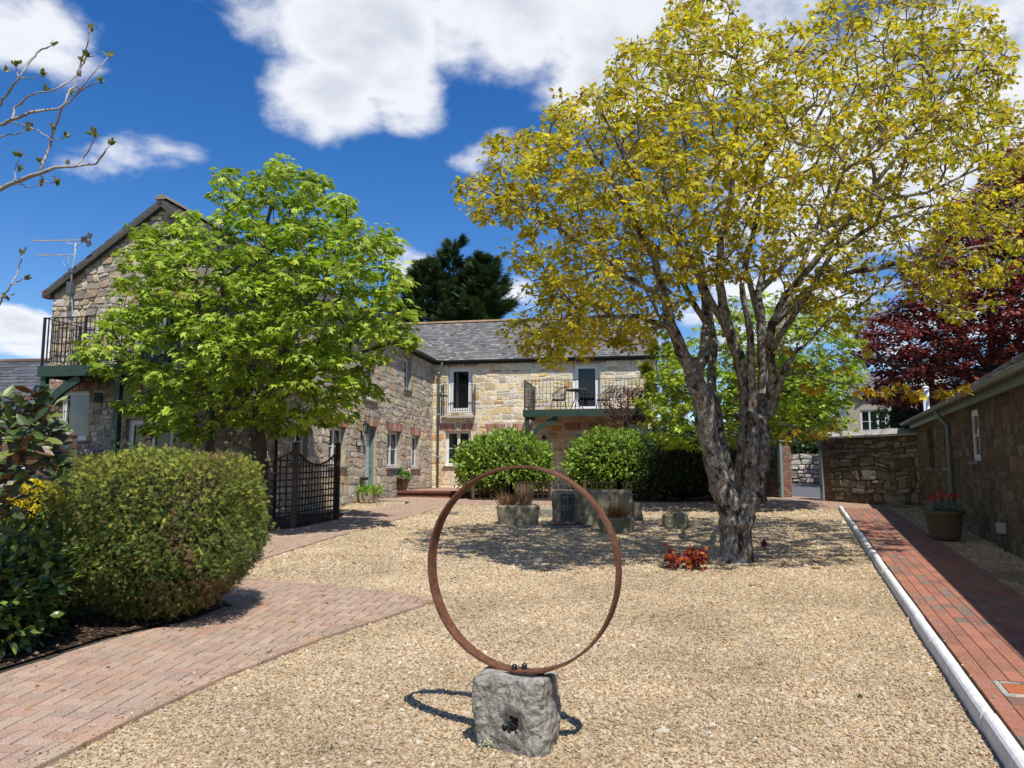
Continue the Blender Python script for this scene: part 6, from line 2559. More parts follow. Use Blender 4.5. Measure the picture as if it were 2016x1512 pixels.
pts = thin(crown_points(CPOLY, 3000, CY, 4.6), .42) - off0
ends = T.grow(pts, bal=.14, steps=3, minp=4)
T.mesh('branches', M['bark'], cb, sides=4, tip=.008)
limbs_mesh(T, nsk, 'trunk', M['bark'], cb)
EP, ED = np.array([T.p[e] for e in ends]), np.array([T.dir[e] for e in ends])
Pn, N, D, S_, C = tufts(EP, ED, 44, .46, .4, .20, [(.16, .028, .026), (.22, .04, .03), (.11, .02, .022), (.28, .06, .04), (.08, .016, .018)], None, droop=.2, up=1.0)
tag(leaves('crown', Pn, N, D, S_, KITE, C, M['leaf'], cb), kind='stuff')
TY = TY_save


# ---------------------------------------------------------------- conifers
def conifer(name, label, px, ytop, Y, halfw, pal, n, size, zb, drop=.25, mat='leaf_dry', shape=1.0, cat='tree', rag=.16):
    top = AY(px, ytop, Y)
    h = top[2] - gz(Y)
    t_ = thing(name, label, cat, (top[0], Y, gz(Y)))
    mb = MB()
    mb.tube([(0, 0, 0), (.05, 0, h * .5), (0, 0, h * .97)], [max(.06, h * .016), h * .011 + .01, .01], 8)
    mb.obj('trunk', M['bark'], t_)
    nb = max(60, n // 90)
    Z = zb + (h - zb) * (NR.uniform(0, 1, nb) ** .8)
    A = NR.uniform(0, 2 * math.pi, nb)
    fr_ = (Z - zb) / (h - zb)
    Rr = halfw * ((1 - fr_) ** shape) * (1 - .35 * np.exp(-fr_ * 12)) * NR.uniform(1 - rag * 2, 1 + rag, nb) + .1
    br_ = MB()
    P_, N_, D_, S2, C2 = [], [], [], [], []
    for z, a, r_, f_ in zip(Z, A, Rr, fr_):
        d = np.array([math.cos(a), math.sin(a), 0])
        k = max(12, int(n / nb * (.4 + r_ / halfw)))
        u = NR.uniform(.15, 1, k) ** .6
        side = NR.normal(0, .16 * r_ + .05, k) * (1.15 - u)
        perp = np.array([-d[1], d[0], 0])
        zz = z + (u * .18 - drop * u ** 2) * r_ + NR.normal(0, .05 * r_ + .03, k)
        pts_ = d[None] * (u * r_)[:, None] + perp[None] * side[:, None]
        pts_[:, 2] += zz
        P_.append(pts_)
        D_.append(norm(d[None] + perp[None] * (side * 2)[:, None] + np.array([0, 0, .15 - drop])[None] + NR.normal(0, .3, (k, 3))))
        N_.append(norm(np.array([0, 0, 1.0])[None] + d[None] * .5 + NR.normal(0, .35, (k, 3))))
        S2.append(size * NR.uniform(.6, 1.3, k))
        C2.append(pick(pal, k) * NR.normal(1, .12))
        if r_ > .5:
            br_.tube([(0, 0, z), tuple(d * r_ * .5 + np.array([0, 0, z + .05 * r_])), tuple(d * r_ * .92 + np.array([0, 0, z + (.15 - drop) * r_]))], [.02 + .01 * r_, .02, .006], 4)
    if br_.v:
        tag(br_.obj('branches', M['bark'], t_), kind='stuff')
    tag(leaves('foliage', np.concatenate(P_), np.concatenate(N_), np.concatenate(D_), np.concatenate(S2), SPRAY, np.concatenate(C2), M[mat], t_), kind='stuff')
    return t_


for (cpx, cty, cyy, chw, clab) in ((893, 482, 46, 4.0, 'tall dark green cypress rising behind the slate ridge'), (845, 528, 45, 2.9, 'lower dark cypress on the green maple side of the tall one'), (948, 515, 45.5, 3.4, 'dark cypress leaning out from the tall one towards the yellow maple')):
    conifer('cypress_tree', clab, cpx, cty, cyy, chw, [(.045, .08, .028), (.06, .10, .034), (.034, .062, .024), (.078, .12, .04)], 11000, .62, 1.0, drop=-.35, shape=.52, rag=.3)
conifer('golden_conifer', 'upright golden conifer at the end of the court balcony', 1302, 668, 23.4, .95, [(.26, .27, .025), (.33, .33, .03), (.19, .23, .025)], 5200, .22, .3, drop=-.5, shape=.55)


# ---------------------------------------------------------------- clipped and loose shrubs
def blob_surface(n, rx, ry, rz, power=2.4, lump=.06, seed=1, zc=0., inner=.25, zmin=None, shape=None):
    """points through the outer shell of a rounded, lumpy volume, with outward normals"""
    d = rsph(n)
    k = (np.abs(d[:, 0]) ** power + np.abs(d[:, 1]) ** power + np.abs(d[:, 2]) ** power) ** (-1 / power)
    s = d * k[:, None]
    lm = np.array([mnoise.fractal(Vector(q) * 2.6 + Vector((seed, 0, 0)), 1.0, 2.0, 3) for q in s]) * lump + 1
    u = 1 - inner * NR.uniform(0, 1, n) ** 1.6
    stray = NR.uniform(0, 1, n) < .035
    u = np.where(stray, 1 + NR.exponential(.045, n), u)
    P_ = s * (lm * u)[:, None] * np.array([rx, ry, rz])
    N_ = norm(d * np.abs(s + 1e-6) ** (power - 2) / np.array([rx, ry, rz]))
    if shape is not None:
        P_ = shape(P_)
    P_[:, 2] += zc
    if zmin is not None:
        ok = P_[:, 2] > zmin
        P_, N_ = P_[ok], N_[ok]
    return P_, N_


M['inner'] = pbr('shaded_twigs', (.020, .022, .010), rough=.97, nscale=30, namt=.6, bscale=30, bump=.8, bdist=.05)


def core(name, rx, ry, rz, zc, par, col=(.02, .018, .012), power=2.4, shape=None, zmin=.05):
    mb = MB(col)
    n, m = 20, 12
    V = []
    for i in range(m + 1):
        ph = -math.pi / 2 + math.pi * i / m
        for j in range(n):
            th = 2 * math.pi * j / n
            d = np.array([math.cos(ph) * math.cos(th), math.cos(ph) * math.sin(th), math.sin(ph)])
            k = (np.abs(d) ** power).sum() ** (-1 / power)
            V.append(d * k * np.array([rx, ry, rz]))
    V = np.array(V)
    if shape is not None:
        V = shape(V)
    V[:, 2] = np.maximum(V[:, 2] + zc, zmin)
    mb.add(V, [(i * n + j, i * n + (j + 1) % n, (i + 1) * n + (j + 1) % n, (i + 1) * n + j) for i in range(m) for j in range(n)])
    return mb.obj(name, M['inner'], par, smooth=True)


# golden cypress in the left foreground, clipped to a goblet
sx_, sy_ = -3.22, 7.15
cy = thing('golden_cypress', 'big clipped golden cypress bush with a brown patch beside the paved path', 'bush', (sx_, sy_, gz(sy_) + .02))


def goblet(V):
    z = V[:, 2:3]
    k = np.where(z < -.15, 1 - .48 * np.clip((-.15 - z) / .60, 0, 1) ** 1.3, 1.0)
    out = V.copy()
    out[:, :2] = V[:, :2] * k
    out[:, 0] += np.where(V[:, 2] < 0, .02, 0)
    return out


P_, N_ = blob_surface(52000, .82, .78, .70, power=5.0, lump=.10, seed=3, inner=.30, shape=goblet, zc=.765, zmin=.04)
m = len(P_)
D_ = norm(N_ * .7 + np.array([0, 0, .15]) + NR.normal(0, .7, (m, 3)))
NN = norm(N_ + NR.normal(0, .7, (m, 3)) + np.array([0, 0, .4]))
hf = np.clip((P_[:, 2] - .5) / 1.0, 0, 1)[:, None]
grn = pick([(.10, .15, .035), (.135, .18, .04), (.075, .12, .03), (.175, .205, .045)], m)
gld = pick([(.34, .34, .05), (.28, .30, .045), (.40, .39, .06)], m)
pk = NR.uniform(0, 1, (m, 1)) < (.07 + .52 * hf ** 1.5)
C_ = np.where(pk, gld, grn)
pn = np.array([mnoise.noise(Vector(q) * 1.9 + Vector((5.2, 0, 1))) for q in P_])
brown = ((np.abs(P_[:, 0] - .50 - .10 * np.sin(P_[:, 2] * 5)) < .08 + .11 * pn) & (P_[:, 1] < .1) & (NR.uniform(0, 1, m) < .6)) | ((P_[:, 2] < .42) & (P_[:, 0] > .1) & (NR.uniform(0, 1, m) < .35)) | (NR.uniform(0, 1, m) < .03)
C_[brown] = pick([(.22, .13, .065), (.27, .165, .085), (.16, .10, .05)], int(brown.sum()))
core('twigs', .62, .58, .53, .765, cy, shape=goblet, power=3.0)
tag(leaves('foliage', P_, NN, D_, .048 * NR.uniform(.6, 1.3, m), SPRAY, C_, M['leaf_dry'], cy, .2), kind='stuff')
mb = MB()
rr = random.Random(3)
for k in range(26):
    a, r_ = rr.uniform(0, 6.28), rr.uniform(.25, .55)
    x, y = r_ * math.cos(a) + .1, r_ * math.sin(a) * .8
    mb.tube([(x * .3, y * .3, 0), (x * .7, y * .7, .12), (x * 1.05, y * 1.05, .2 + rr.uniform(0, .2))], [.012, .007, .003], 5)
mb.obj('stems', M['bark'], cy)


def dome(name, label, px, pybase, Y, rx, ry, rz, zc, n, size, pal, tmpl=OVAL, power=2.2, lump=.05, mat='leaf', inner=.2, cat='shrub', group=None, x=None, zmin=.28, ck=.78, wild=.5, upk=.35, seed=5):
    X_ = AY(px, pybase, Y)[0] if x is None else x
    t_ = thing(name, label, cat, (X_, Y, gz(Y)), 0, group)
    P_, N_ = blob_surface(n, rx, ry, rz, power=power, lump=lump, seed=seed, inner=inner, zc=zc, zmin=zmin)
    m = len(P_)
    D_ = norm(N_ + np.array([0, 0, upk]) + NR.normal(0, wild, (m, 3)))
    NN = norm(N_ * .6 + np.array([0, 0, .7]) + NR.normal(0, wild, (m, 3)))
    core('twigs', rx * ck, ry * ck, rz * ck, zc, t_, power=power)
    tag(leaves('foliage', P_, NN, D_, size * NR.uniform(.65, 1.25, m), tmpl, pick(pal, m), M[mat], t_, .2), kind='stuff')
    mb = MB()
    for k in range(5):
        a = k * 1.3
        mb.tube([(.1 * math.cos(a), .1 * math.sin(a), -.02), (.35 * rx * math.cos(a), .35 * ry * math.sin(a), zc)], [.03, .015], 5)
    mb.obj('stems', M['bark'], t_)
    return t_


DOMEP = [(.20, .31, .04), (.26, .37, .05), (.13, .22, .03), (.32, .42, .06)]
dome('clipped_dome', 'clipped round green shrub beside the paned ground-floor window', 992, 910, 23.7, 1.46, 1.15, .98, 1.02, 8000, .13, DOMEP, seed=2, lump=.2, wild=.75)
dome('clipped_dome', 'clipped round green shrub under the court balcony beside the dark hedge', 1210, 905, 23.3, 1.40, 1.05, 1.0, 1.05, 7600, .13, DOMEP, seed=6, lump=.2, wild=.75)
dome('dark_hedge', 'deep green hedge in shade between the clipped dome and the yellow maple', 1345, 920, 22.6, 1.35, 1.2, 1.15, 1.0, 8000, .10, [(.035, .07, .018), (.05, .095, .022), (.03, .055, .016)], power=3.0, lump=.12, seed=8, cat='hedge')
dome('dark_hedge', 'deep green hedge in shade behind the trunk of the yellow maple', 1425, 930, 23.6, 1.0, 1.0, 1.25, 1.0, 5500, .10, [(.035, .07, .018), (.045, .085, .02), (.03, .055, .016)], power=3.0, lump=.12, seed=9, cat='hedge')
dome('ivy_bank', 'dark ivy mound above the pale retaining wall across the road', 1570, 860, 35.6, 2.4, 1.2, 1.15, 1.45, 4000, .2, [(.045, .095, .02), (.07, .13, .025), (.03, .065, .018)], power=3, lump=.15, seed=11, cat='ivy')
# purple twiggy shrub beside the balcony
tw = thing('purple_shrub', 'twiggy dull purple shrub reaching up beside the court balcony', 'shrub', (AY(1232, 900, 23.9)[0], 23.9, gz(23.9)))
T = Tree()
_, a0 = T.limb([(0, 0, 0), (0, 0, .8), (.02, 0, 1.5)], [.05, .04, .035])
tp = np.array([AY(NR.uniform(1190, 1282), NR.uniform(765, 835), 23.9 + NR.uniform(-.5, .5)) - np.array(tw.location) for _ in range(330)])
e_ = T.grow(tp, bal=.2, steps=3, zup=.1)
T.mesh('stems', pbr('purple_twig', (.075, .035, .03), rough=.9, nscale=20, namt=.3, bump=0), tw, sides=4, tip=.006)
P_ = np.repeat(tp, 9, 0) + NR.normal(0, .06, (330 * 9, 3))
m = len(P_)
tag(leaves('foliage', P_, rsph(m), norm(NR.normal(0, .35, (m, 3)) + np.array([0, 0, 1])), .06 * NR.uniform(.6, 1.2, m), KITE, pick([(.12, .055, .045), (.09, .04, .038), (.15, .08, .055)], m), M['leaf_dry'], tw), kind='stuff')

# background greenery closing the view
dome('background_tree', 'round green tree beyond the garden wall left of the white house', 1530, 760, 40, 2.6, 2.4, 2.6, 4.0, 4500, .34, [(.08, .15, .03), (.11, .19, .035), (.06, .11, .025)], lump=.2, seed=12, cat='tree', wild=.7)
dome('background_tree', 'dark green tree in front of the white house under the beech', 1775, 800, 36, 1.1, 1.1, 1.7, 2.9, 1100, .2, [(.05, .095, .025), (.07, .12, .03), (.035, .07, .02)], lump=.25, seed=14, cat='tree', wild=.8, ck=.5)
dome('background_hedge', 'dark hedge behind the low range under the copper beech', 1960, 800, 34, 3.6, 1.5, 2.3, 1.9, 6000, .26, [(.03, .05, .02), (.045, .06, .022), (.04, .022, .018)], power=3, lump=.2, seed=15, cat='hedge')

# ---------------------------------------------------------------- left bed
def leaf_parts(par, P_, N_, D_, S_, tmpl, pal, mat, limit=300, name='leaf'):
    """the largest leaves as parts of their own, sharing a few meshes; the rest joined"""
    order = np.argsort(-S_)
    T_, Fc = tmpl
    meshes = []
    for c in pal:
        me = raw_mesh(name, T_, [tuple(map(int, f)) for f in Fc], [c] * len(T_))
        me.materials.append(mat)
        meshes.append(me)
    for i in order[:limit]:
        D = Vector(D_[i]).normalized()
        X = D.cross(Vector(N_[i])).normalized()
        Z = X.cross(D)
        s = float(S_[i])
        o = link(name, RND.choice(meshes), None, par)
        Mx = Matrix(((X.x, D.x, Z.x, P_[i][0]), (X.y, D.y, Z.y, P_[i][1]), (X.z, D.z, Z.z, P_[i][2]), (0, 0, 0, 1)))
        o.matrix_local = Mx @ Matrix.Diagonal((s, s, s, 1))
    rest = order[limit:]
    if len(rest):
        tag(leaves('inner_leaves', P_[rest], N_[rest], D_[rest], S_[rest], tmpl, pick(pal, len(rest)), mat, par), kind='stuff')


BIGLEAF = (np.array([(0, 0, 0), (.17, .22, .03), (.21, .52, .0), (.13, .82, -.06), (0, 1, -.14), (-.13, .82, -.06), (-.21, .52, .0), (-.17, .22, .03), (0, .25, -.02), (0, .52, -.05), (0, .8, -.09)]),
           np.array([(0, 1, 8), (1, 2, 9), (1, 9, 8), (2, 3, 10), (2, 10, 9), (3, 4, 10), (4, 5, 10), (5, 6, 10), (6, 9, 10), (6, 7, 9), (7, 8, 9), (7, 0, 8)]))
MGY = 5.6
mg_ = thing('magnolia', 'evergreen magnolia with big leathery leaves, brown beneath, at the left bed', 'shrub', (-4.25, 6.25, gz(6.25) + .02))
off0 = np.array(mg_.location)
TY = MGY
T = Tree()
_, a0 = T.limb([(0, 0, 0), (.02, -.05, .5), (.05, -.15, .9), (.15, -.3, 1.15)], [.035, .03, .026, .022])
tips = [(70, 775), (35, 800), (105, 800), (15, 845), (60, 835), (95, 850), (118, 860), (25, 890), (75, 880), (112, 900), (5, 780), (-10, 915), (15, 925), (-30, 830), (-40, 900), (-20, 960), (60, 770), (100, 880), (45, 860), (30, 830), (85, 820), (50, 905), (0, 870), (20, 960), (-10, 985)]
tp = np.array([AY(x, y, MGY + NR.uniform(-.45, .45)) - off0 for x, y in tips])
e_ = T.grow(tp, bal=.15, steps=3, zup=.1)
T.mesh('stems', M['bark'], mg_, sides=6, tip=.006)
P_, N_, D_, S_ = [], [], [], []
for q, e in zip(tp[np.argsort([0] * len(tp))], range(len(tp))):
    for k in range(17):
        a = k * 2.4 + NR.uniform(-.3, .3)
        el = NR.uniform(-.35, 1.1)
        d = np.array([math.cos(a) * math.cos(el), math.sin(a) * math.cos(el), math.sin(el)])
        P_.append(q + d * .015 - np.array([0, 0, .012 * k]))
        D_.append(d)
        N_.append(norm(np.array([0, -.75, .8]) - d * d[2] + NR.normal(0, .35, 3)))
        S_.append(NR.uniform(.10, .17))
leaf_parts(mg_, np.array(P_), np.array(N_), np.array(D_), np.array(S_), BIGLEAF, [(.05, .085, .02), (.075, .115, .025), (.04, .065, .018), (.15, .19, .035), (.13, .07, .035)], M['leaf_magnolia'])

lau = thing('laurel_bush', 'glossy dark green laurel bush in the left foreground bed', 'bush', (-4.22, 5.95, gz(5.95) + .02))
P_, N_ = blob_surface(4200, .74, .72, .54, power=2.4, lump=.2, seed=17, inner=.55, zc=.46, zmin=.03)
m = len(P_)
D_ = norm(N_ + np.array([0, 0, .25]) + NR.normal(0, .5, (m, 3)))
NN = norm(N_ * .5 + np.array([0, 0, .8]) + NR.normal(0, .4, (m, 3)))
core('twigs', .42, .38, .30, .42, lau)
front = (-N_[:, 1] + N_[:, 0]) > .2
S_ = np.where(front, .085, .075) * NR.uniform(.75, 1.15, m)
leaf_parts(lau, P_, NN, D_, S_, OVAL, [(.075, .12, .022), (.11, .17, .03), (.05, .085, .02), (.18, .25, .045)], M['leaf_gloss'])
lau2 = thing('laurel_bush', 'glossy laurel bush further back in the left bed under the magnolia', 'bush', (-4.5, 6.75, gz(6.75) + .02))
P_, N_ = blob_surface(3200, .75, .7, .46, power=2.4, lump=.2, seed=19, inner=.55, zc=.4, zmin=.03)
m = len(P_)
core('twigs', .42, .38, .28, .38, lau2)
leaf_parts(lau2, P_, norm(N_ * .5 + np.array([0, 0, .8]) + NR.normal(0, .4, (m, 3))), norm(N_ + np.array([0, 0, .25]) + NR.normal(0, .5, (m, 3))), .08 * NR.uniform(.75, 1.15, m), OVAL,
           [(.07, .11, .022), (.10, .15, .03), (.05, .08, .02)], M['leaf_gloss'], limit=200)
dome('yellow_shrub', 'small bright yellow leaved shrub between magnolia and golden cypress', 64, 985, 6.8, .25, .24, .18, 1.07, 2600, .035, [(.62, .50, .02), (.70, .58, .03), (.52, .44, .02)], lump=.15, seed=21, cat='shrub', mat='leaf')
wis = thing('wisteria', 'wisteria stem with drooping violet flowers on the shaded gable base', 'climber', wp(OB, -4.6, -.35, gz(17.2)), -BA)
mb = MB()
mb.tube([(-.4, 0, 0), (-.3, .1, .8), (.1, .12, 1.35), (.6, .1, 1.5), (1.2, .05, 1.45)], [.03, .026, .02, .015, .008], 6)
mb.tube([(.1, .12, 1.35), (-.4, .0, 1.55), (-.8, -.1, 1.5)], [.015, .01, .006], 5)
mb.obj('stem', M['bark'], wis)
for (x, z) in ((-.2, 1.45), (.05, 1.5), (.5, 1.52), (.75, 1.5), (1.0, 1.45), (.3, 1.42)):
    P_ = np.array([(x, -.02, z)]) + NR.normal(0, 1, (160, 3)) * np.array([.05, .05, .09]) * 1.0
    tag(leaves('flower_cluster', P_, rsph(160), rsph(160), np.full(160, .035), KITE, pick([(.20, .16, .36), (.28, .24, .45), (.14, .11, .27)], 160), M['leaf'], wis), kind='stuff')

# ---------------------------------------------------------------- bare budding branches, upper left
BY = 4.7
bt = thing('budding_ash', 'budding tree at the left bed reaching pale bare twigs over the court', 'tree', (-4.9, BY, gz(BY)))
off0 = np.array(bt.location)
TY = BY
mb = MB()
mb.tube([(0, 0, -.05), (.05, 0, 1.2), (0, .05, 2.4), (.1, 0, 3.6), (.3, 0, 4.6)], [.10, .085, .07, .05, .03], 10)
mb.obj('trunk', M['bark'], bt, smooth=True)


def PXL(pts, rad, dY=0.0, root=None):
    q = [AY(x, y, BY + dY + .12 * math.sin(i * 1.7)) - off0 for i, (x, y) in enumerate(pts)]
    if root is not None:
        q = [np.array(root)] + q
        rad = [rad[0] * 1.15] + list(rad)
    return q, rad


bud_pts = []
BR = [([(-60, 395), (0, 372), (60, 346), (110, 331), (165, 325), (190, 322), (206, 300), (218, 284)], [.017, .014, .012, .009, .007, .006, .005, .004], 0, (.05, 0, 2.5)),
      ([(78, 338), (98, 285), (112, 240), (128, 200), (146, 168), (160, 118), (172, 85), (178, 60)], [.008, .0075, .007, .0065, .0055, .0045, .004, .0035], 0, None),
      ([(-60, 265), (0, 246), (22, 238), (60, 221), (112, 214), (140, 198), (165, 168), (195, 132), (213, 112)], [.014, .011, .010, .009, .0075, .006, .0055, .0045, .0035], .1, (.1, 0, 3.3)),
      ([(20, 238), (30, 212), (58, 190), (108, 176), (146, 152), (162, 130), (170, 112)], [.008, .0075, .0065, .006, .0055, .0045, .0035], .1, None),
      ([(-60, 280), (0, 205), (18, 180), (40, 146), (62, 118), (82, 98), (108, 88)], [.010, .008, .0075, .007, .006, .005, .0035], -.1, (.1, 0, 3.5)),
      ([(146, 168), (160, 178), (178, 168), (194, 160)], [.005, .0045, .004, .003], .1, None),
      ([(22, 240), (60, 252), (80, 262), (100, 274), (118, 274), (128, 269)], [.006, .005, .0045, .004, .0035, .003], .1, None),
      ([(-40, 262), (0, 268), (30, 264), (52, 258)], [.005, .0045, .004, .003], .1, None),
      ([(150, 327), (165, 312), (180, 286), (186, 268)], [.006, .005, .004, .003], 0, None),
      ([(38, 154), (52, 154), (70, 152), (84, 148)], [.004, .0035, .003, .0025], -.1, None),
      ([(36, 152), (32, 138), (30, 126)], [.004, .003, .0025], -.1, None),
      ([(78, 343), (85, 352), (96, 360), (108, 358)], [.004, .0035, .003, .0025], 0, None),
      ([(36, 360), (52, 370), (66, 367), (80, 364)], [.004, .0035, .003, .0025], 0, None),
      ([(28, 358), (30, 330), (40, 308)], [.004, .003, .0025], 0, None),
      ([(-50, 700), (-10, 620), (8, 578), (22, 560), (34, 532), (44, 502)], [.008, .0065, .005, .0045, .004, .003], .2, (.02, 0, 1.6)),
      ([(20, 562), (34, 556), (50, 548)], [.004, .0035, .003], .2, None),
      ([(0, 585), (6, 578), (14, 585)], [.004, .003, .003], .2, None)]
mb_all = MB()
for pts_, rad, dY, root in BR:
    q, rd = PXL(pts_, rad, dY, root)
    # kinked, knobbly twigs
    qq, rr_ = [], []
    for a, b, ra_, rb_ in zip(q[:-1], q[1:], rd[:-1], rd[1:]):
        for k in range(3):
            u = k / 3
            qq.append(a + (b - a) * u + NR.normal(0, .0035, 3))
            rr_.append((ra_ + (rb_ - ra_) * u) * NR.uniform(.85, 1.25))
    qq.append(q[-1])
    rr_.append(rd[-1])
    mb = MB()
    mb.tube(qq, rr_, 6)
    mb.obj('branch', M['twig_pale'], bt, smooth=True)
    bud_pts.append((q[-1], q[-1] - q[-2], 1.0))
for (x, y, d) in ((90, 178, .1), (58, 250, .1), (156, 150, 0), (160, 120, 0), (135, 325, 0), (75, 320, 0), (190, 270, 0), (38, 335, 0), (103, 255, 0), (140, 185, .1), (12, 140, -.1), (185, 265, 0)):
    bud_pts.append((AY(x, y, BY + d) - off0, np.array([0, 0, .1]), .8))
P_, N_, D_, S_ = [], [], [], []
for q, d, s in bud_pts:
    d = norm(d)
    for k in range(9):
        dd = norm(d + NR.normal(0, .38, 3) + np.array([0, 0, .25]))
        P_.append(q + NR.normal(0, .006, 3))
        D_.append(dd)
        N_.append(norm(np.cross(dd, NR.normal(size=3))))
        S_.append(NR.uniform(.028, .058) * s)
leaf_parts(bt, np.array(P_), np.array(N_), np.array(D_), np.array(S_), OVAL, [(.20, .22, .05), (.27, .27, .08), (.16, .17, .05), (.23, .18, .09)], M['leaf'], name='bud_leaf')

# ---------------------------------------------------------------- grasses, shoots, pot plants
def grass(par, name, at, n, h, spread, pal, lean=.5, wid=1.0, mat='grass'):
    P_ = np.array(at) + NR.normal(0, 1, (n, 3)) * np.array([spread, spread, 0]) * .35
    o = rsph(n)
    D_ = norm(np.array([0, 0, 1.0]) + o * np.array([lean, lean, 0]))
    N_ = norm(np.cross(D_, rsph(n)))
    tag(leaves(name, P_, N_, D_, h * NR.uniform(.55, 1.15, n), (BLADE[0] * np.array([wid, 1, 1]), BLADE[1]), pick(pal, n), M[mat], par), kind='stuff')


grass(tP, 'brown_grass', (-.20, 0, .36), 420, .34, .24, [(.25, .14, .07), (.32, .20, .10), (.18, .10, .05)], .85, .6)
grass(tP, 'straw_grass', (.14, .0, .36), 320, .52, .16, [(.46, .33, .20), (.38, .27, .16), (.30, .20, .12)], .38, .5)
grass(tR, 'rust_grass', (0, 0, .24), 420, .36, .28, [(.24, .115, .04), (.18, .085, .035), (.30, .16, .06)], .7, .6)
grass(tS, 'green_tuft', (0, 0, .27), 160, .12, .3, [(.07, .10, .03), (.11, .13, .05)], .9, 1.0)
grass(dtr, 'strap_leaves', (0, -.1, .24), 90, .36, .35, [(.22, .36, .05), (.28, .42, .07), (.16, .28, .04)], 1.0, 3.0, mat='leaf')
grass(dtr, 'strap_leaves', (0, .18, .24), 60, .38, .3, [(.22, .36, .05), (.28, .42, .07)], 1.0, 3.0, mat='leaf')
P_, N_ = blob_surface(420, .30, .30, .16, zc=.46, inner=.6)
leaf_parts(cpot, P_, norm(N_ + np.array([0, 0, .6])), norm(N_ + NR.normal(0, .3, (len(P_), 3))), .10 * NR.uniform(.7, 1.2, len(P_)), OVAL, [(.10, .25, .04), (.14, .32, .05), (.07, .18, .03)], M['leaf'], limit=120)
# basket pot: silver foliage and red geraniums
P_, N_ = blob_surface(500, .30, .30, .12, zc=.60, inner=.7)
m = len(P_)
tag(leaves('silver_foliage', P_, rsph(m), norm(N_ + np.array([0, 0, .8]) + NR.normal(0, .4, (m, 3))), .12 * NR.uniform(.6, 1.2, m), SPRAY, pick([(.32, .36, .34), (.24, .28, .26), (.10, .15, .06)], m), M['leaf'], pt), kind='stuff')
for k, (x, y, z) in enumerate(((-.24, -.05, .72), (-.08, -.10, .80), (.02, .05, .82), (.14, -.08, .80), (.22, .02, .78), (-.14, .12, .78))):
    mb = MB((.10, .2, .04))
    mb.tube([(x * .6, y * .6, .52), (x, y, z)], .006, 5)
    fs = mb.obj('flower_stalk', M['plain'], pt)
    q = rsph(46)
    tag(leaves('petal_head', np.array([x, y, z]) + q * .045, q, norm(q + rsph(46) * .5), np.full(46, .045), KITE, pick([(.55, .03, .02), (.62, .05, .03), (.45, .02, .02)], 46), M['leaf'], fs), kind='stuff')
# red shoots at the foot of the maple
l = gl_(1350, 1122)
rs_ = thing('red_maple_shoots', 'low clump of red and orange maple shoots on the gravel by the trunk', 'plant', (l[0], l[1], l[2]))
T = Tree()
T.limb([(0, 0, 0), (0, 0, .06)], [.008, .007], sub=1)
tp = np.stack([NR.uniform(-.23, .23, 46), NR.uniform(-.15, .15, 46), NR.uniform(.06, .25, 46)], 1)
tp[:, 2] *= 1.15 - np.abs(tp[:, 0]) * 1.2
T.grow(tp, bal=.1, steps=2)
T.mesh('shoots', pbr('red_shoot', (.16, .04, .03), rough=.8, nscale=10, namt=.2, bump=0), rs_, sides=4, tip=.002)
P_ = np.repeat(tp, 5, 0) + NR.normal(0, .03, (46 * 5, 3))
P_[:, 2] = np.maximum(P_[:, 2], .03)
m = len(P_)
leaf_parts(rs_, P_, norm(np.array([0, -.4, .9]) + NR.normal(0, .45, (m, 3))), norm(NR.normal(0, .7, (m, 3)) + np.array([0, -.3, -.35])), .072 * NR.uniform(.6, 1.2, m), MAPLE,
           [(.17, .014, .010), (.25, .022, .012), (.36, .06, .015), (.12, .010, .010), (.45, .14, .02)], M['leaf'])
l = gl_(1505, 1085)
rs2 = thing('red_seedling', 'tiny red maple seedling right of the trunk', 'plant', (l[0], l[1], l[2]))
P_ = NR.normal(0, 1, (14, 3)) * np.array([.05, .05, .03]) + np.array([0, 0, .12])
leaf_parts(rs2, P_, rsph(14), rsph(14), .07 * NR.uniform(.6, 1.1, 14), MAPLE, [(.15, .018, .012), (.2, .03, .015)], M['leaf'])
mb = MB((.14, .04, .03))
for k in range(4):
    mb.tube([(0, 0, 0), (.05 * math.cos(k * 1.6), .05 * math.sin(k * 1.6), .12)], .003, 4)
mb.obj('stem', M['plain'], rs2)


# ---------------------------------------------------------------- litter and weeds
def litter(name, label, cat, pts, size, tmpl, pal, mat, lie=.25, up=False):
    n = len(pts)
    D_ = norm(NR.normal(size=(n, 3)) * np.array([1, 1, .15]) + (np.array([0, 0, 1.6]) if up else 0))
    N_ = norm(np.array([0, 0, 1.0]) + NR.normal(0, lie, (n, 3))) if not up else norm(np.cross(D_, rsph(n)))
    o = leaves(name, pts, N_, D_, size, tmpl, pick(pal, n), mat, None)
    return tag(o, label, cat, kind='stuff')


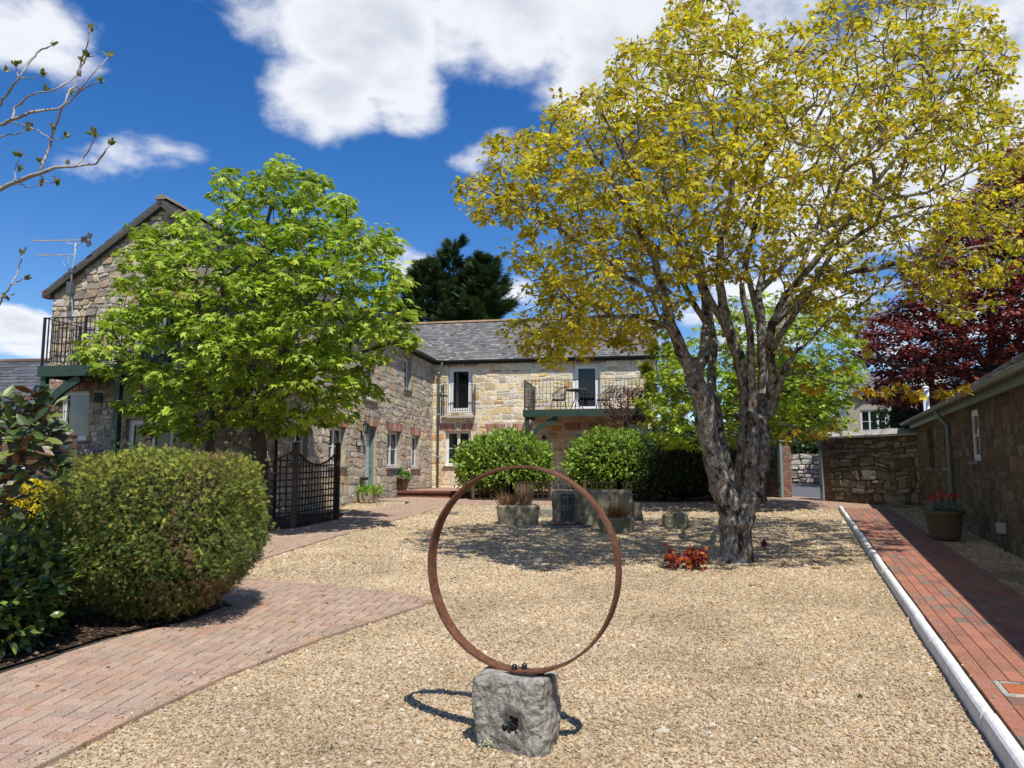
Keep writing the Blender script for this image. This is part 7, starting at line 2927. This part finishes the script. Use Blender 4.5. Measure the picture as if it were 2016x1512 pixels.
q = []
for _ in range(230):
    x, y = NR.normal(3.0, 2.3), NR.normal(10.8, 2.2)
    if x < 3.4 + (y - 6.4) * .376 and 5 < y < 19:
        q.append((x, y, SLOPE * y + .014))
for _ in range(60):
    x, y = NR.uniform(-3.4, -1.2), NR.uniform(4.5, 8.6)
    if inpoly([x], [y], P1)[0]:
        q.append((x, y, SLOPE * y + .036))
q = np.array(q)
litter('fallen_leaves', 'scattered dry fallen leaves and bud scales on the gravel and paving', 'leaf litter', q, NR.uniform(.018, .045, len(q)), MAPLE, [(.25, .14, .05), (.33, .20, .06), (.16, .09, .04), (.38, .30, .05)], M['leaf_dry'])
bed = [(-3.3, 6.38), (-2.98, 6.95), (-2.85, 7.6), (-3.35, 8.3), (-4.1, 8.9), (-5, 8.9), (-5, 4.0), (-3.85, 4.0), (-3.75, 4.4), (-3.55, 5.45)]
X_, Y_ = NR.uniform(-5, -2.8, 9000), NR.uniform(4, 9, 9000)
ok = inpoly(X_, Y_, bed)
q = np.stack([X_[ok], Y_[ok], SLOPE * Y_[ok] + .035 + NR.uniform(0, .012, ok.sum())], 1)
litter('bark_chips', 'dark bark chip mulch under the bushes of the left bed', 'mulch', q, NR.uniform(.02, .05, len(q)), KITE, [(.10, .06, .035), (.15, .095, .055), (.06, .038, .024), (.20, .14, .085)], M['leaf_dry'], lie=.5)
q, sz = [], []
for a, b in zip(P1[1:6], P1[2:7]):
    a, b = np.array(a), np.array(b)
    for _ in range(int(np.linalg.norm(b - a) * 4)):
        c = a + (b - a) * NR.uniform() + NR.normal(0, .008, 2)
        k = int(NR.uniform(3, 16))
        q += [(c[0] + NR.normal(0, .022), c[1] + NR.normal(0, .022), SLOPE * c[1] + .012) for _ in range(k)]
        sz += list(NR.uniform(.012, .035, k))
for (px, py) in ((1500, 1310), (1690, 1375), (640, 1480), (1040, 1460), (1480, 1155)):
    g_ = G(px, py)
    q += [(g_[0] + NR.normal(0, .03), g_[1] + NR.normal(0, .03), g_[2] + .006) for _ in range(26)]
    sz += list(NR.uniform(.015, .04, 26))
litter('edge_weeds', 'tiny moss tufts and weeds along the paving edge and in the gravel', 'weeds', np.array(q), np.array(sz), (BLADE[0] * np.array([3.5, 1, 1]), BLADE[1]), [(.10, .14, .03), (.15, .17, .04), (.07, .10, .025), (.13, .10, .04)], M['leaf'], up=True)
